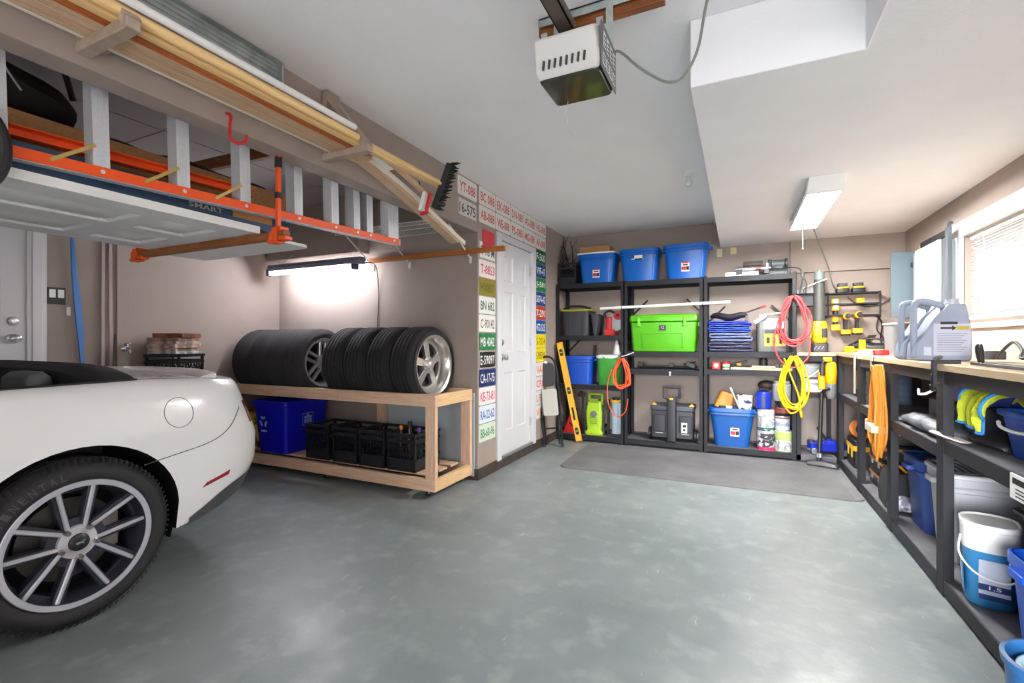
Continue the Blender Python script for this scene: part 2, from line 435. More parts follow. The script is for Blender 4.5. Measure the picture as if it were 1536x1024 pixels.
lc = [(1.975,'T 78 M',(232,232,226),(70,70,74),'white dark-rimmed plate half hidden by the wooden strip',True),
 (1.815,'T-8853',(236,226,222),(200,70,76),'pale plate with red T-8853 below the wooden strip',False),
 (1.657,'HX807',(138,128,40),(96,86,20),'olive yellow plate reading HX807 beside the door',False),
 (1.498,'BN 682',(228,232,224),(44,72,58),'white plate with dark green BN 682 beside the door',False),
 (1.339,'C-90142',(232,228,222),(90,86,84),'off-white plate reading C-90142 beside the door',False),
 (1.180,'MB 4042',G_,WH,'green plate with white MB 4042 beside the door',False),
 (1.021,'E-59097',BK,WH,'black plate with white E-59097 beside the deadbolt',True),
 (.862,'CA-17-75',NV,WH,'navy plate with white CA-17-75 beside the door knob',False),
 (.703,'KE-73-81',(236,226,226),(208,52,66),'white plate with red KE-73-81 near the wooden rack end',False),
 (.544,'RA-22-62',(222,230,240),(58,92,176),'white plate with blue RA-22-62 near the wooden rack end',False),
 (.385,'BB-60-96',(214,226,208),(60,128,82),'pale plate with green BB-60-96, lowest of the column by the rack',False)]
for z,t,bg,fg,lb,rim in lc: plate(y0, z, t, bg, fg, lb, rim=rim)
rc = [(6,'F-500',(36,104,62),WH,'green plate topmost of the column by the door hinges'),
 (5,'V9F-47',(34,66,128),WH,'navy plate between two green plates by the door hinges'),
 (4,'J-581',(40,120,66),WH,'green plate between two blue plates by the door hinges'),
 (3,'S674-42',(36,70,140),WH,'blue plate reading S674-42 by the door hinges'),
 (2,'7-291',(186,62,44),WH,'rust red plate by the door hinges'),
 (1,'472-525',(32,82,160),WH,'blue plate directly above the two yellow plates'),
 (0,'5-3554',YL,(150,130,20),'upper of the two bright yellow plates'),
 (-1,'598596',YL,(120,104,20),'lower of the two bright yellow plates'),
 (-2,'VAN',(226,222,220),(214,110,70),'white plate directly under the yellow plates'),
 (-3,'CRN',(226,212,214),(212,100,110),'pinkish plate behind the folded stool, second under the yellow ones'),
 (-4,'URN',(206,216,228),(206,116,80),'bluish plate behind the folded stool, third under the yellow ones'),
 (-5,'VAN',(224,220,216),(218,120,66),'lowest plate behind the folded stool')]
for k,t,bg,fg,lb in rc: plate(y0+.312*4, 1.185+.157*k, t, bg, fg, lb)

# ================================================================ TIRES ON THE RACK
def tire_profile(R, r, w, groove=4, dep=.007):
    h=w/2; P=[(r-.004,-h*.78),(r+.012,-h*.92)]
    P+=[(r+(R-r)*.35,-h*1.0),(r+(R-r)*.58,-h*.985),(R-.034,-h*.91),(R-.015,-h*.78)]
    n=groove; xs=[]
    tw=h*1.2
    for i in range(n):
        c=-tw/2+tw*(i+.5)/n
        xs+=[(R,c-.008 if i else -h*.62),(R,c-.005),(R-dep,c-.003),(R-dep,c+.003),(R,c+.005)]
    P+=xs
    P+=[(R-.001,h*.62),(R-.015,h*.78),(R-.034,h*.91),(r+(R-r)*.58,h*.985),(r+(R-r)*.35,h),(r+.012,h*.92),(r-.004,h*.78)]
    return P
def closed_lathe(g, prof, n, m=0, M=None):
    vs=[];fs=[];k=len(prof)
    for r,z in prof:
        for j in range(n):
            a=2*PI*j/n; vs.append((r*math.cos(a),r*math.sin(a),z))
    for i in range(k):
        i2=(i+1)%k
        for j in range(n):
            j2=(j+1)%n; fs.append((i*n+j,i*n+j2,i2*n+j2,i2*n+j))
    g.add(vs,fs,m,M)
def spoke(g, a, off, r0, r1, w0, w1, z0, z1, t, off1=None, m=0):
    """spoke in the wheel plane; off is a sideways shift, z is the outer face"""
    off1 = off if off1 is None else off1
    ca,sa=math.cos(a),math.sin(a); rings=[]
    for k in range(5):
        f=k/4; r=r0+(r1-r0)*f; w=w0+(w1-w0)*f; o=off+(off1-off)*f; z=z0+(z1-z0)*f
        q=[]
        for dx,dz in ((-w/2,-t),(-w/2,-.004),(-w/2+.004,0),(w/2-.004,0),(w/2,-.004),(w/2,-t)):
            s=o+dx; q.append((r*ca-s*sa, r*sa+s*ca, z+dz))
        rings.append(q)
    g.loft(rings,m)
WX = Matrix(((0,0,1,0),(1,0,0,0),(0,1,0,0),(0,0,0,1)))   # wheel axis local z -> world +x, local x -> world y
POL = mat('polished_alloy', (206,204,200), .25, .8)
TREADA = mat('tire_rubber_worn', (30,30,32), .8, bump=(120,.5))
TREADB = mat('tire_rubber_siped', (50,50,52), .8, bump=(60,.9), stretch=(5,1,1))
def stored_wheel(R, rim, w, style, rubber, groove):
    root = thing('stored_wheel','', 'wheel', group='wheels laid in a row on the wooden rack')
    g=G(); closed_lathe(g, tire_profile(R,rim,w,groove), 56, 0, WX); obj('tire', g, rubber, root, sharp=50)
    g=G(); h=w/2
    closed_lathe(g,[(rim-.006,-h*.9),(rim+.012,-h*.92),(rim+.012,-h*.96),(rim-.01,-h*.95),(rim-.03,-h*.6),(rim-.035,h*.2),(rim-.02,h*.7),(rim-.008,h*.9),(rim+.012,h*.97),(rim+.014,h*.91),(rim-.004,h*.86),(rim-.012,h*.6),(rim-.022,-h*.2),(rim-.016,-h*.7)],40,0,WX)
    wr=obj('wheel_rim', g, POL if style=='dish' else STEEL, root)
    s=G()
    if style=='dish':
        zf=h*.35
        for i in range(5): spoke(s,2*PI*i/5+.35,0,.045,rim-.028,.052,.075,zf+.012,zf-.015,.035)
        closed_lathe(s,[(rim-.03,zf-.05),(rim-.025,zf-.012),(rim-.055,zf-.016),(rim-.06,zf-.045)],40)
        s.lathe([(.075,zf-.03),(.07,zf+.012),(.045,zf+.018),(.035,zf+.034),(.02,zf+.042),(0,zf+.043)],24)
        for i in range(5):
            a=2*PI*i/5; s.cyl((.056*math.cos(a),.056*math.sin(a),zf),(.056*math.cos(a),.056*math.sin(a),zf+.024),.009,8)
    else:
        zf=h*.62
        for i in range(5):
            for q in (-1,1): spoke(s,2*PI*i/5+.2,q*.028,.04,rim-.02,.026,.03,zf,zf-.004,.03,q*.034)
        s.lathe([(.07,zf-.03),(.066,zf),(.03,zf+.006),(.03,zf+.012),(0,zf+.013)],24)
    s.v=[tuple(WX@Vector(v)) for v in s.v]
    obj('spokes', s, POL if style=='dish' else STEEL, wr)
    d=G(); d.lathe([(rim-.03,-.02),(rim-.03,-.015)],24,0,WX); obj('wheel_back', d, mat('wheel_shadow_side',(30,30,32),.7), wr)
    return root
cY,cZ=3.205,.9885
A=stored_wheel(.315,.236,.236,'dish',TREADA,4)
la=['wheel with deep polished five-spoke rim, at the open end of the rack','black tire second from the polished rim end of the rack','black tire third from the polished rim end of the rack','black tire next to the silver spoked wheel, in the group with the polished rim']
for i in range(4): place(A,i==0,(-2.345-.245*i,cY,cZ),la[i])
B=stored_wheel(.313,.215,.214,'pairs',TREADB,4)
lb=['wheel showing a silver spoked rim in the middle of the row','winter tread tire directly behind the silver spoked wheel','tire one from the end of the row above the blue bin','end tire of the row above the car tail']
for i in range(4): place(B,i==0,(-3.56-.235*i,cY,cZ-.003),lb[i])
for i,w_ in enumerate([]): pass

# ================================================================ WOODEN RACK
rk = thing('tire_rack','low pine lumber rack on casters carrying eight wheels','rack',(-3.2,3.205,0))
RX0,RX1,RY0,RY1=-4.43,-2.04,2.93,3.478
def lum(name,x0,x1,y0,y1,z0,z1,m):
    g=G(); g.box(x0+3.2,x1+3.2,y0-3.205,y1-3.205,z0,z1); return obj(name,g,m,rk,.003)
zt0,zt1=.685,.778
lum('top_rail',RX0,-3.02,RY0,RY0+.038,zt0,zt1,PINE); lum('top_rail',-3.018,RX1,RY0,RY0+.038,zt0,zt1,PINE)
lum('top_rail',RX0,RX1,RY1-.038,RY1,zt0,zt1,PINE)
lum('top_end_rail',RX1-.038,RX1,RY0+.038,RY1-.038,zt0,zt1,PINED); lum('top_end_rail',RX0,RX0+.038,RY0+.038,RY1-.038,zt0,zt1,PINED)
lum('bottom_rail',RX0,RX1,RY0,RY0+.038,.05,.14,PINE); lum('bottom_rail',RX0,RX1,RY1-.038,RY1,.05,.14,PINE)
lum('bottom_end_rail',RX1-.038,RX1,RY0+.038,RY1-.038,.05,.14,PINED); lum('bottom_end_rail',RX0,RX0+.038,RY0+.038,RY1-.038,.05,.14,PINED)
for x in (RX0,-3.05,RX1-.09):
    for y in (RY0+.002,RY1-.04):
        if x==-3.05 and y<3.0: continue
        lum('post',x,x+.09,y,y+.036,.14,zt0,PINEY)
for y in (3.0,3.13,3.3,):
    lum('deck_slat',RX0+.04,RX1-.1,y,y+.115,.142,.16,PINE)
for x in (RX0+.12,-3.2,RX1-.1):
    for y in (RY0+.05,RY1-.05):
        g=G(); cx,cy=x+3.2,y-3.205
        g.box(cx-.025,cx+.025,cy-.02,cy+.02,.044,.05); g.box(cx-.014,cx-.010,cy-.012,cy+.012,.018,.046); g.box(cx+.010,cx+.014,cy-.012,cy+.012,.018,.046)
        c=obj('caster',g,STEEL,rk); q=G(); q.cyl((cx-.009,cy,.021),(cx+.009,cy,.021),.021,16); obj('caster_wheel',q,BLACKPL,c)
# pale board between rack and wall
g=G(); g.box(-3.02,-2.025,3.484,3.498,.03,.74); tag(obj('backing_board',g,mat('pale_blue_board',(172,184,190),.6),bevel=.003),'pale blue-grey board standing behind the open end of the wooden rack','board')

# recycling bin
bn=thing('recycling_bin','royal blue recycling bin on the lower deck of the wooden rack','bin',(-3.86,3.17,.161),0)
g=G(); g.tub(.36,.42,.44,.50,.475,.03,.004); obj('tub',g,ROYAL,bn)
g=G(); R=[[(x,y,z) for x,y in rrect(w,d,.035)] for w,d,z in ((.446,.506,.43),(.462,.522,.44),(.462,.522,.478),(.44,.50,.478))]; g.loft(R,0,False,False); obj('rim',g,ROYAL,bn,.002)
PB=mat('pale_blue_print',(150,176,230),.5)
g=G()
for k in range(3):
    a=PI/2+2*PI*k/3; c=(-.085+.038*math.cos(a),.33+.038*math.sin(a))
    for s_ in (-1,1):
        b=a+s_*.55; g.bar((-.085+.03*math.cos(a),-.2135,.30+.03*math.sin(a)),(-.085+.05*math.cos(b),-.2135,.30+.05*math.sin(b)),.003,.02,0,(0,0,1))
g.box(-.12,-.05,-.2145,-.2125,.205,.222)
obj('recycling_mark',g,PB,bn,rot=(math.radians(4.8),0,0))
g=G(); X=.2185
g.tube([(X,-.06,.24),(X,-.06,.35),(X,.06,.35),(X,.06,.24)],.004,6,0,closed=True)
for q in (-.03,0,.03): g.box(X-.002,X+.002,q-.01,q+.01,.26,.30+.02*(q==0)); g.sph((X,q,.315+.015*(q==0)),.013,8)
obj('emblem',g,PB,bn)

# milk crates
def crate_mesh(w,d,h,t=.012,pattern=True):
    g=G()
    for z0,z1,e in ((0,.012,0),(h*.28,h*.34,.004),(h-.075,h-.06,.004),(h-.022,h,.006)):
        for (a,b,c,dd) in ((-w/2-e,w/2+e,-d/2-e,-d/2+t),(-w/2-e,w/2+e,d/2-t,d/2+e),(-w/2-e,-w/2+t,-d/2,d/2),(w/2-t,w/2+e,-d/2,d/2)): g.box(a,b,c,dd,z0,z1)
    g.box(-w/2+.004,w/2-.004,-d/2+.004,d/2-.004,.004,.010)
    for sx in (-1,1):
        for sy in (-1,1): g.box(sx*w/2-.018 if sx>0 else sx*w/2, sx*w/2 if sx>0 else sx*w/2+.018, sy*d/2-.018 if sy>0 else sy*d/2, sy*d/2 if sy>0 else sy*d/2+.018,0,h)
    t2=.004
    for (L,ax,pos) in ((w,0,-d/2+.004),(w,0,d/2-.008),(d,1,-w/2+.004),(d,1,w/2-.008)):
        # solid lower band
        if ax==0: g.box(-L/2,L/2,pos,pos+t2,.01,h*.3); g.box(-L/2,L/2,pos,pos+t2,h-.06,h-.045)
        else: g.box(pos,pos+t2,-L/2,L/2,.01,h*.3); g.box(pos,pos+t2,-L/2,L/2,h-.06,h-.045)
        n=9
        for i in range(n):
            for s_ in (-1,1):
                a=-L/2+L*(i+.5)/n; b=a+s_*L/n*1.1
                b=max(-L/2+.01,min(L/2-.01,b))
                p=(a,pos+t2/2,h*.33) if ax==0 else (pos+t2/2,a,h*.33); q=(b,pos+t2/2,h-.07) if ax==0 else (pos+t2/2,b,h-.07)
                g.bar(p,q,.004,.006,0,(0,1,0) if ax==0 else (1,0,0))
    return g
CR=mat('black_crate_plastic',(26,27,32),.4)
def crate(name,label,w,d,h,group=None):
    r=thing(name,label,'crate',group=group); obj('crate_shell',crate_mesh(w,d,h),CR,r)
    return r
mc=crate('milk_crate','',.27,.33,.295,'black milk crates on the wooden rack')
ml=['black milk crate next to the blue recycling bin','black milk crate in front of the mid post, second from the blue bin','black milk crate between the mid-post crate and the bottle crate','black milk crate holding bottles, nearest the open rack end']
for i,x in enumerate((-3.30,-2.985,-2.69,-2.39)): place(mc,i==0,(x,3.135,.161),ml[i])
def bottle(x,y,z,h,r,col,label,cat='bottle',name='bottle',cap=None,group='bottles in the milk crate'):
    b=thing(name,label,cat,(x,y,z),group=group)
    g=G(); g.lathe([(r*.9,0),(r,.006),(r,h*.58),(r*.85,h*.66),(r*.36,h*.78),(r*.34,h*.97),(0,h*.97)],14); obj('glass_body',g,col,b)
    g=G(); g.lathe([(r*.4,h*.9),(r*.42,h),(0,h)],12); obj('cap',g,cap or BLACKPL,b)
GB=mat('green_bottle_glass',(30,52,34),.12); BB=mat('brown_bottle_glass',(48,26,16),.12)
for x,y,h,c,l,cp in ((-2.46,3.06,.33,BB,'brown bottle with orange cap in the bottle crate',ORG2),(-2.40,3.10,.36,GB,'green bottle standing tallest in the bottle crate',None),(-2.36,3.04,.37,BB,'dark bottle with black cap in the bottle crate',None),(-2.30,3.08,.32,GB,'bottle with purple cap in the bottle crate',mat('purple_cap',(96,52,150),.4))):
    bottle(x,y,.172,h,.036,c,l,cap=cp)
# yellow bag behind the car tail
g=G(); rr=[]
for i in range(9):
    f=i/8; w=.24+.03*math.sin(f*9); rr.append([(x+.012*math.sin(f*14+x*30),y,f*.34) for x,y in rrect(w*(1-.25*f*f),.26*(1-.2*f),.06)])
g.loft(rr); o=obj('yellow_sack',g,mat('yellow_sack',(206,176,30),.7,noise=(9,3,.5,.6),rgb2=(60,54,20)),loc=(-4.225,3.1,.162)); tag(o,'yellow sack on the rack deck between blue bin and car tail','sack')
# ================================================================ OVERHEAD STORAGE ON THE HEADER
HDR = mat('taupe_lumber_paint', (170,154,140), .6, noise=(7,4,.35,.65), rgb2=(158,142,128), stretch=(6,1,6))
def bracket(y,label):
    b=thing('lumber_bracket',label,'bracket',(-2.0,y,2.18),group='lumber brackets on the header')
    g=G(); g.box(.0,.036,-.043,.043,0,.335); obj('upright',g,HDR,b,.003)
    g=G(); g.box(.0,.315,-.043,-.003,-.036,0.0); obj('arm',g,HDR,b,.003)
    g=G(); g.bar((.018,-.023,.325),(.30,-.023,-.005),.032,.05,0,(0,1,0)); obj('brace',g,HDR,b,.003)
bracket(.835,'painted wooden bracket nearer the garage opening, carrying trim boards'); bracket(1.875,'painted wooden bracket nearer the white door, carrying trim boards')
FB=mat('fibreboard_tan',(206,176,146),.65,noise=(5,5,.35,.7),rgb2=(190,158,128),stretch=(12,1,12))
FBW=mat('white_primed_edge',(226,214,200),.55)
OST=mat('orange_stained_trim',(196,108,48),.5,noise=(5,5,.35,.7),rgb2=(160,78,30),stretch=(16,1,16))
CRM=mat('cream_pine_moulding',(240,206,150),.5,noise=(4,5,.35,.7),rgb2=(228,186,124),stretch=(16,1,16))
def board(x0,x1,y0,y1,z0,z1,m,label,cat='board',name='trim_board',prof=None):
    g=G()
    if prof is None:
        g.box(x0,x1,y0,y1,z0,z1)
        if x1-x0>.05:
            for q in (.25,.55,.8):
                xx=x0+(x1-x0)*q; g.box(xx-.004,xx+.004,y0,y1,z0-.003,z0+.001)
    else: g.tube([(x0,y0,z0),(x0,y1,z0)],prof,14)
    return tag(obj(name,g,m,bevel=.002 if prof is None else 0),label,cat,'trim boards stored on the header brackets')
zb=2.1825
board(-1.96,-1.945,-.7,1.93,zb,zb+.06,FBW,'thin white-edged strip lying nearest the header wall')
board(-1.94,-1.885,-.7,2.0,zb,zb+.02,FB,'tan grooved trim board second from the header wall')
board(-1.88,-1.825,-.7,2.02,zb,zb+.024,FB,'tan grooved trim board third from the header wall')
board(-1.82,-1.803,-.7,1.96,zb,zb+.05,OST,'orange stained trim strip beside the tan boards')
board(-1.80,-1.783,-.7,1.98,zb,zb+.07,OST,'orange stained trim strip beside the cream moulding')
board(-1.778,-1.745,-.7,2.66,zb,zb+.045,CRM,'long cream moulding reaching out to the push broom')
board(-1.7215,0,-.7,1.80,zb+.0205,0,CRM,'round pine pole next to the cream moulding',cat='pole',name='wooden_pole',prof=.0185)
board(-1.698,0,-.7,1.76,zb+.05,0,WHITE,'white plastic pipe on the outer tips of the brackets',cat='pipe',name='white_pipe',prof=.014)
# drooping boards beyond the second bracket
def droop(pts,w,h,m,label,name='drooping_trim'):
    P=smooth_path(pts,8); g=G(); rings=[]
    for i,p in enumerate(P):
        t=(P[min(i+1,len(P)-1)]-P[max(i-1,0)]).normalized(); up=Vector((1,0,0)).cross(t).normalized()
        rings.append([p+Vector((1,0,0))*sx*w/2+up*su*h/2 for sx,su in ((-1,-1),(1,-1),(1,1),(-1,1))])
    g.loft(rings); return tag(obj(name,g,m,bevel=.001),label,'board','trim boards stored on the header brackets')
droop([(-1.91,1.6,2.223),(-1.91,1.95,2.21),(-1.91,2.3,2.13),(-1.92,2.7,2.02),(-1.93,3.03,1.93)],.07,.018,FB,'wide tan board drooping past the bracket toward the wire shelf')
droop([(-1.862,1.6,2.225),(-1.862,1.95,2.215),(-1.868,2.35,2.14),(-1.88,2.75,2.03),(-1.885,3.10,1.93)],.012,.03,FBW,'thin white strip drooping beside the wide tan board')
droop([(-1.80,1.7,2.27),(-1.80,2.0,2.235),(-1.80,2.3,2.17),(-1.80,2.55,2.10)],.03,.02,FB,'narrow tan strip drooping beside the push broom handle')
droop([(-1.845,1.7,2.25),(-1.845,2.0,2.228),(-1.84,2.2,2.195)],.05,.014,WHITE,'short white trim end past the bracket')
# push broom with black bristles
bm=thing('push_broom','push broom with black bristles sticking out beyond the stored boards','broom',(-1.70,2.52,2.17))
g=G(); g.tube([(-.12,-1.2,.075),(0,-.02,.01)],.011,10); obj('handle',g,CRM,bm)
g=G(); g.bar((-.05,0,-.14),(.05,.03,.14),.05,.045,0,(1,0,0)); obj('head',g,mat('broom_block',(40,44,52),.6),bm,.004)
g=G()
for i in range(16):
    f=i/15; c=Vector((-.05+.1*f,.03*f,-.14+.28*f))
    for q in (-1,0,1):
        g.tube([c+Vector((.01,q*.014,0)),c+Vector((.055+random.uniform(-.006,.012),q*.022+random.uniform(-.01,.01),random.uniform(-.01,.01)))],[.006,.003],5)
obj('bristles',g,mat('black_bristle',(18,18,20),.8),bm)
wl=thing('grout_float','red and white handled float tool hanging beside the broom','tool',(-1.80,2.44,2.07))
g=G(); g.bar((0,0,-.07),(.02,.02,.05),.05,.022,0,(1,0,0)); obj('white_pad',g,WHITE,wl,.003)
g=G(); g.bar((.032,.005,-.065),(.05,.025,.045),.02,.02,0,(1,0,0)); g.bar((-.012,-.002,-.085),(.045,.008,-.075),.02,.02,0,(0,0,1)); obj('red_handle',g,RED,wl,.004)
g=G(); g.tube([(.005,.0,.045),(.0,-.01,.08),(.0,-.03,.115)],.003,6); obj('hang_loop',g,BLACKPL,wl)
# galvanised strip channel below the ceiling
ch=thing('metal_channel','long grey galvanised channel hung under the ceiling above the trim boards','channel',(-1.92,.4,2.46))
g=G()
g.box(-.076,-.072,-1.1,1.16,-.05,.052); g.box(-.076,-.04,-1.1,1.16,.048,.052); g.box(-.076,-.032,-1.1,1.16,-.054,-.05)
for q in (-.03,-.008,.014,.034): g.box(-.073,-.066,-1.1,1.16,q-.005,q+.005)
obj('channel_body',g,GALV,ch,.001)
g=G()
for y in (1.12,1.15): g.tube([(-.05,y,-.05),(-.04,y,-.08),(-.055,y,-.09)],.003,6)
g.box(-.076,-.04,1.155,1.165,-.05,.05)
obj('end_clip',g,STEEL,ch)
g=G(); 
for y in (-.6,.3,1.0): g.box(-.07,-.054,y,y+.02,.049,.06)
obj('ceiling_strap',g,STEEL,ch)
# red hook on the header
hk=thing('utility_hook','red coated utility hook screwed into the header','hook',(-2.0,1.31,2.125))
g=G(); g.tube(smooth_path([(-.01,0,.045),(.03,0,.03),(.032,-.005,-.02),(.03,0,-.07),(.04,.03,-.085),(.045,.06,-.06),(.045,.062,-.035)],5),.0065,8); obj('hook_body',g,RED,hk)

# ---- door slab, bars, boxes, ladder hung inside the bay
SLAB=mat('stored_door_white',(222,222,222),.45)
xs,zs=cuts(.98,2.0)
g=G(); Mx=T(-2.21,-.375,1.732) @ Matrix(((-1,0,0,0),(0,0,1,0),(0,1,0,0),(0,0,0,1)))
door_slab(g,.98,2.0,.036,xs,zs,0,Mx,dep=.012)
tag(obj('stored_door',g,SLAB),'white six-panel door stored flat overhead, hung on a wooden bar','door slab')
def hung_bar(y,label,lb2):
    b=thing('support_bar',label,'support bar',(-2.7,y,1.712),group='wooden bars hung below the ceiling')
    g=G(); g.box(-.62,.68,-.018,.018,-.02,.018); obj('bar',g,BROWNW,b,.003)
    for x,far in ((-.63,True),(.62,False)):
        g=G()
        g.cbox((x,0,0),(.03,.06,.07)); g.cbox((x+.03,0,.03),(.03,.05,.02)); g.cbox((x-.02,0,-.03),(.07,.05,.018)); g.cbox((x-.035,0,-.005),(.016,.05,.05)); g.cbox((x+.05,0,-.02),(.05,.045,.02))
        c=obj('clamp',g,ORANGE,b,.004)
        if far: continue
        g=G(); g.box(x-.009,x+.009,-.010,.010,.03,.40); obj('hanger',g,ORANGE,c,.002)
        g=G(); g.cbox((x,0,.2),(.024,.026,.03)); g.cyl((x,0,.34),(x,0,.39),.018,12); g.tube([(x,0,.38),(x+.0,.02,.40),(x,.0,.42),(x,-.015,.40)],.005,6); obj('hanger_cap',g,BLACKPL,c)
hung_bar(1.63,'brown wooden bar with orange clamps under the stored door end',0)
# white melamine shelf board, rounded corners
g=G(); g.prism(rrect(1.0,.37,.05),0,.016,0,T(-2.78,1.82,1.7305)); tag(obj('melamine_board',g,WHITEP,bevel=.002),'white board with rounded corners behind the orange-clamped bar','board')
# flat carton, cardboard, dark bags
bx_=thing('flat_tv_carton','flat dark blue television carton lying on the stored door','box',(-2.72,.95,1.7685))
g=G(); g.box(-.5,.435,-.22,.92,0,.12); obj('carton',g,mat('carton_navy',(40,66,98),.55,noise=(3,3,.4,.7),rgb2=(56,86,118)),bx_,.004)
IV=mat('carton_print',(186,178,168),.6)
for wd,yy,zz,ww,hh in (('SAMSUNG',-.02,.060,.30,.019),('TV',.27,.07,.07,.028),('SMART',.45,.05,.16,.024)):
    g=G(); g.text(wd,(.4365,yy,zz),(0,1,0),(0,0,1),ww,hh); obj('lettering',g,IV,bx_)
g=G(); g.box(.435,.4365,.58,.80,.04,.075); obj('carton_label',g,mat('carton_orange',(176,120,72),.6),bx_)
g=G(); g.box(-3.14,-2.45,-.2,2.0,1.889,2.055); tag(obj('cardboard_carton',g,CARD,bevel=.004),'long brown cardboard carton on top of the blue carton','box')
g=G(); rr=[]
for i in range(17):
    f=i/16; y=1.14+.96*f; s=.6+.4*math.sin(PI*f)**.5
    rr.append([(-2.78+ .16*s*math.cos(a)+.01*math.sin(f*23),y,2.112+.045*s*math.sin(a)+.010*math.sin(f*17+a)) for a in [2*PI*k/12 for k in range(12)]])
g.loft(rr); tag(obj('rolled_cover',g,mat('black_nylon',(24,23,27),.7)),'black folded cover lying on the long cardboard carton','cover')
bg_=thing('duffel_bag','black duffel bag with a handle at the near end of the overhead pile','bag',(-2.80,.72,2.057))
g=G(); rr=[]
for i in range(15):
    f=i/14; s=(math.sin(PI*min(1,max(0,f*.96+.02)))**.35); y=-.55+.9*f
    rr.append([(.30*s*math.cos(a)+.012*math.sin(9*f+3*a),y,max(-.0,.14+.15*s*math.sin(a)+.012*math.sin(13*f+2*a))) for a in [2*PI*k/16 for k in range(16)]])
g.loft(rr); obj('bag_body',g,mat('black_bag_fabric',(30,24,28),.75,bump=(40,.4)),bg_)
g=G(); g.tube(smooth_path([(.1,.05,.27),(.14,.17,.345),(.14,.28,.33),(.11,.34,.20)],6),.012,8); obj('bag_handle',g,BLACKPL,bg_)
# wheel well shaped black strap end hanging at the frame edge
g=G(); g.tube(smooth_path([(-2.17,.60,1.96),(-2.165,.66,1.88),(-2.165,.675,1.79),(-2.17,.655,1.71),(-2.18,.62,1.69)],6),[.02]*25,10); tag(obj('hanging_strap',g,mat('black_webbing',(26,24,28),.6)),'thick black strap hanging beside the stored door near the ladder','strap')
g=G()
g.box(-2.36,-2.30,.80,.83,1.769,1.83); g.box(-2.36,-2.26,.83,.86,1.769,1.782)
tag(obj('wooden_spacer',g,PINE,bevel=.002),'small pine spacer between stored door and blue carton','spacer')
# ladder lying on its side
ld=thing('step_ladder','orange fibreglass stepladder lying on its side overhead','ladder',(-2.13,2.622,1.871),rot=(math.radians(1.43),0,math.radians(-2.4)))
# local: +x sideways, -y towards the near end
LR=ORANGE
def rail(x,y0,y1,z,name,ins):
    g=G(); g.box(x-.003,x+.003,y0,y1,z-.020,z+.020); g.box(x-.045*ins if ins>0 else x,x if ins>0 else x-.045*ins,y0,y1,z+.016,z+.020); g.box(x-.045*ins if ins>0 else x,x if ins>0 else x-.045*ins,y0,y1,z-.020,z-.016)
    return obj(name,g,LR,ld,.001)
r1=rail(0,-3.0,0,0,'lower_front_rail',1)
r2=rail(-.06,-3.0,0,.47,'upper_front_rail',1)
g=G(); g.box(-.045,-.002,-3.0,.0,-.0225,-.0205); obj('rail_flange',g,ALU,r1)
r3=rail(-.125,-2.95,-1.0,.10,'lower_rear_rail',-1)
r4=rail(-.125,-2.95,-1.0,.45,'upper_rear_rail',-1)
ys=[-.05,-.27,-.38,-.55,-.80,-1.10,-1.38,-1.67,-1.95,-2.23,-2.52,-2.8]
for i,y in enumerate(ys):
    w=.052 if i else .10
    g=G(); g.box(-.075,.0,y-w/2,y-w/2+.003,-.02,.47) if i in (1,2) else None
    g.box(-.003,.001,y-w/2,y+w/2,-.018,.47); g.box(-.07,-.003,y-w/2,y-w/2+.003,-.018,.47); g.box(-.03,-.003,y+w/2-.003,y+w/2,-.018,.47)
    for q in (-.2,0,.2): g.box(.001,.0022,y+q*w-.002,y+q*w+.002,-.018,.47)
    obj('ladder_step',g,ALU,ld)
BRS=mat('zinc_yellow_brace',(206,184,110),.35,.8)
for y in (-1.10,-1.38,-1.67):
    g=G(); g.bar((.006,y-.15,.0),(.004,y-.02,.095),.013,.005,0,(1,0,0)); obj('step_brace',g,BRS,ld)
for y in ys:
    g=G(); g.cyl((.003,y,.0),(.008,y,.0),.008,10); obj('rivet',g,ALU,r1)
g=G(); g.box(-.05,.006,-.01,.012,-.022,.022); obj('rail_foot',g,mat('ladder_foot',(208,150,140),.6),r1)
# wooden strut under the bay ceiling, cords
g=G(); g.bar((-3.2,1.86,2.295),(-2.13,1.9,2.295),.035,.07); tag(obj('ceiling_batten',g,BROWNW,bevel=.002),'brown wooden batten crossing behind the ladder steps','batten')
g=G(); g.tube(smooth_path([(-2.38,.3,2.515),(-2.40,.55,2.45),(-2.42,.66,2.36),(-2.41,.71,2.28),(-2.44,.76,2.20),(-2.42,.80,2.12)],6),.004,6); tag(obj('hanging_wire',g,LTGREY),'thin pale wire hanging from the bay ceiling above the black bag','wire')

# wire shelf on alcove wall
ws=thing('wire_shelf','white coated wire shelf high on the alcove wall','shelf',(-2.62,3.3,2.15))
WW=mat('white_coated_wire',(226,226,222),.4)
g=G()
for i in range(46): x=-.60+1.21*i/45; g.tube([(x,-.2,-.03),(x,-.2,0),(x,.2,0)],.0022,5)
obj('deck_wires',g,WW,ws)
g=G()
for y,z in ((-.2,-.03),(-.2,0),(0,-.003),(.2,0)): g.tube([(-.61,y,z),(.615,y,z)],.0035,6)
obj('cross_rod',g,WW,ws)
for x in (-.52,-.09,.555):
    g=G(); g.bar((x,-.19,-.01),(x,.195,-.262),.012,.008,0,(1,0,0)); g.box(x-.011,x+.011,.186,.199,-.30,-.245); g.box(x-.012,x+.012,-.205,-.185,-.02,.004); obj('shelf_brace',g,WW,ws,.002)
g=G(); g.box(-3.12,-1.70,3.40,3.435,1.915,1.955); tag(obj('wooden_strip',g,mat('orange_brown_strip',(176,104,44),.55,noise=(5,5,.35,.7),rgb2=(156,86,34),stretch=(1.2,14,14)),bevel=.003),'long orange-brown wooden strip held in the wire shelf braces','wood strip')
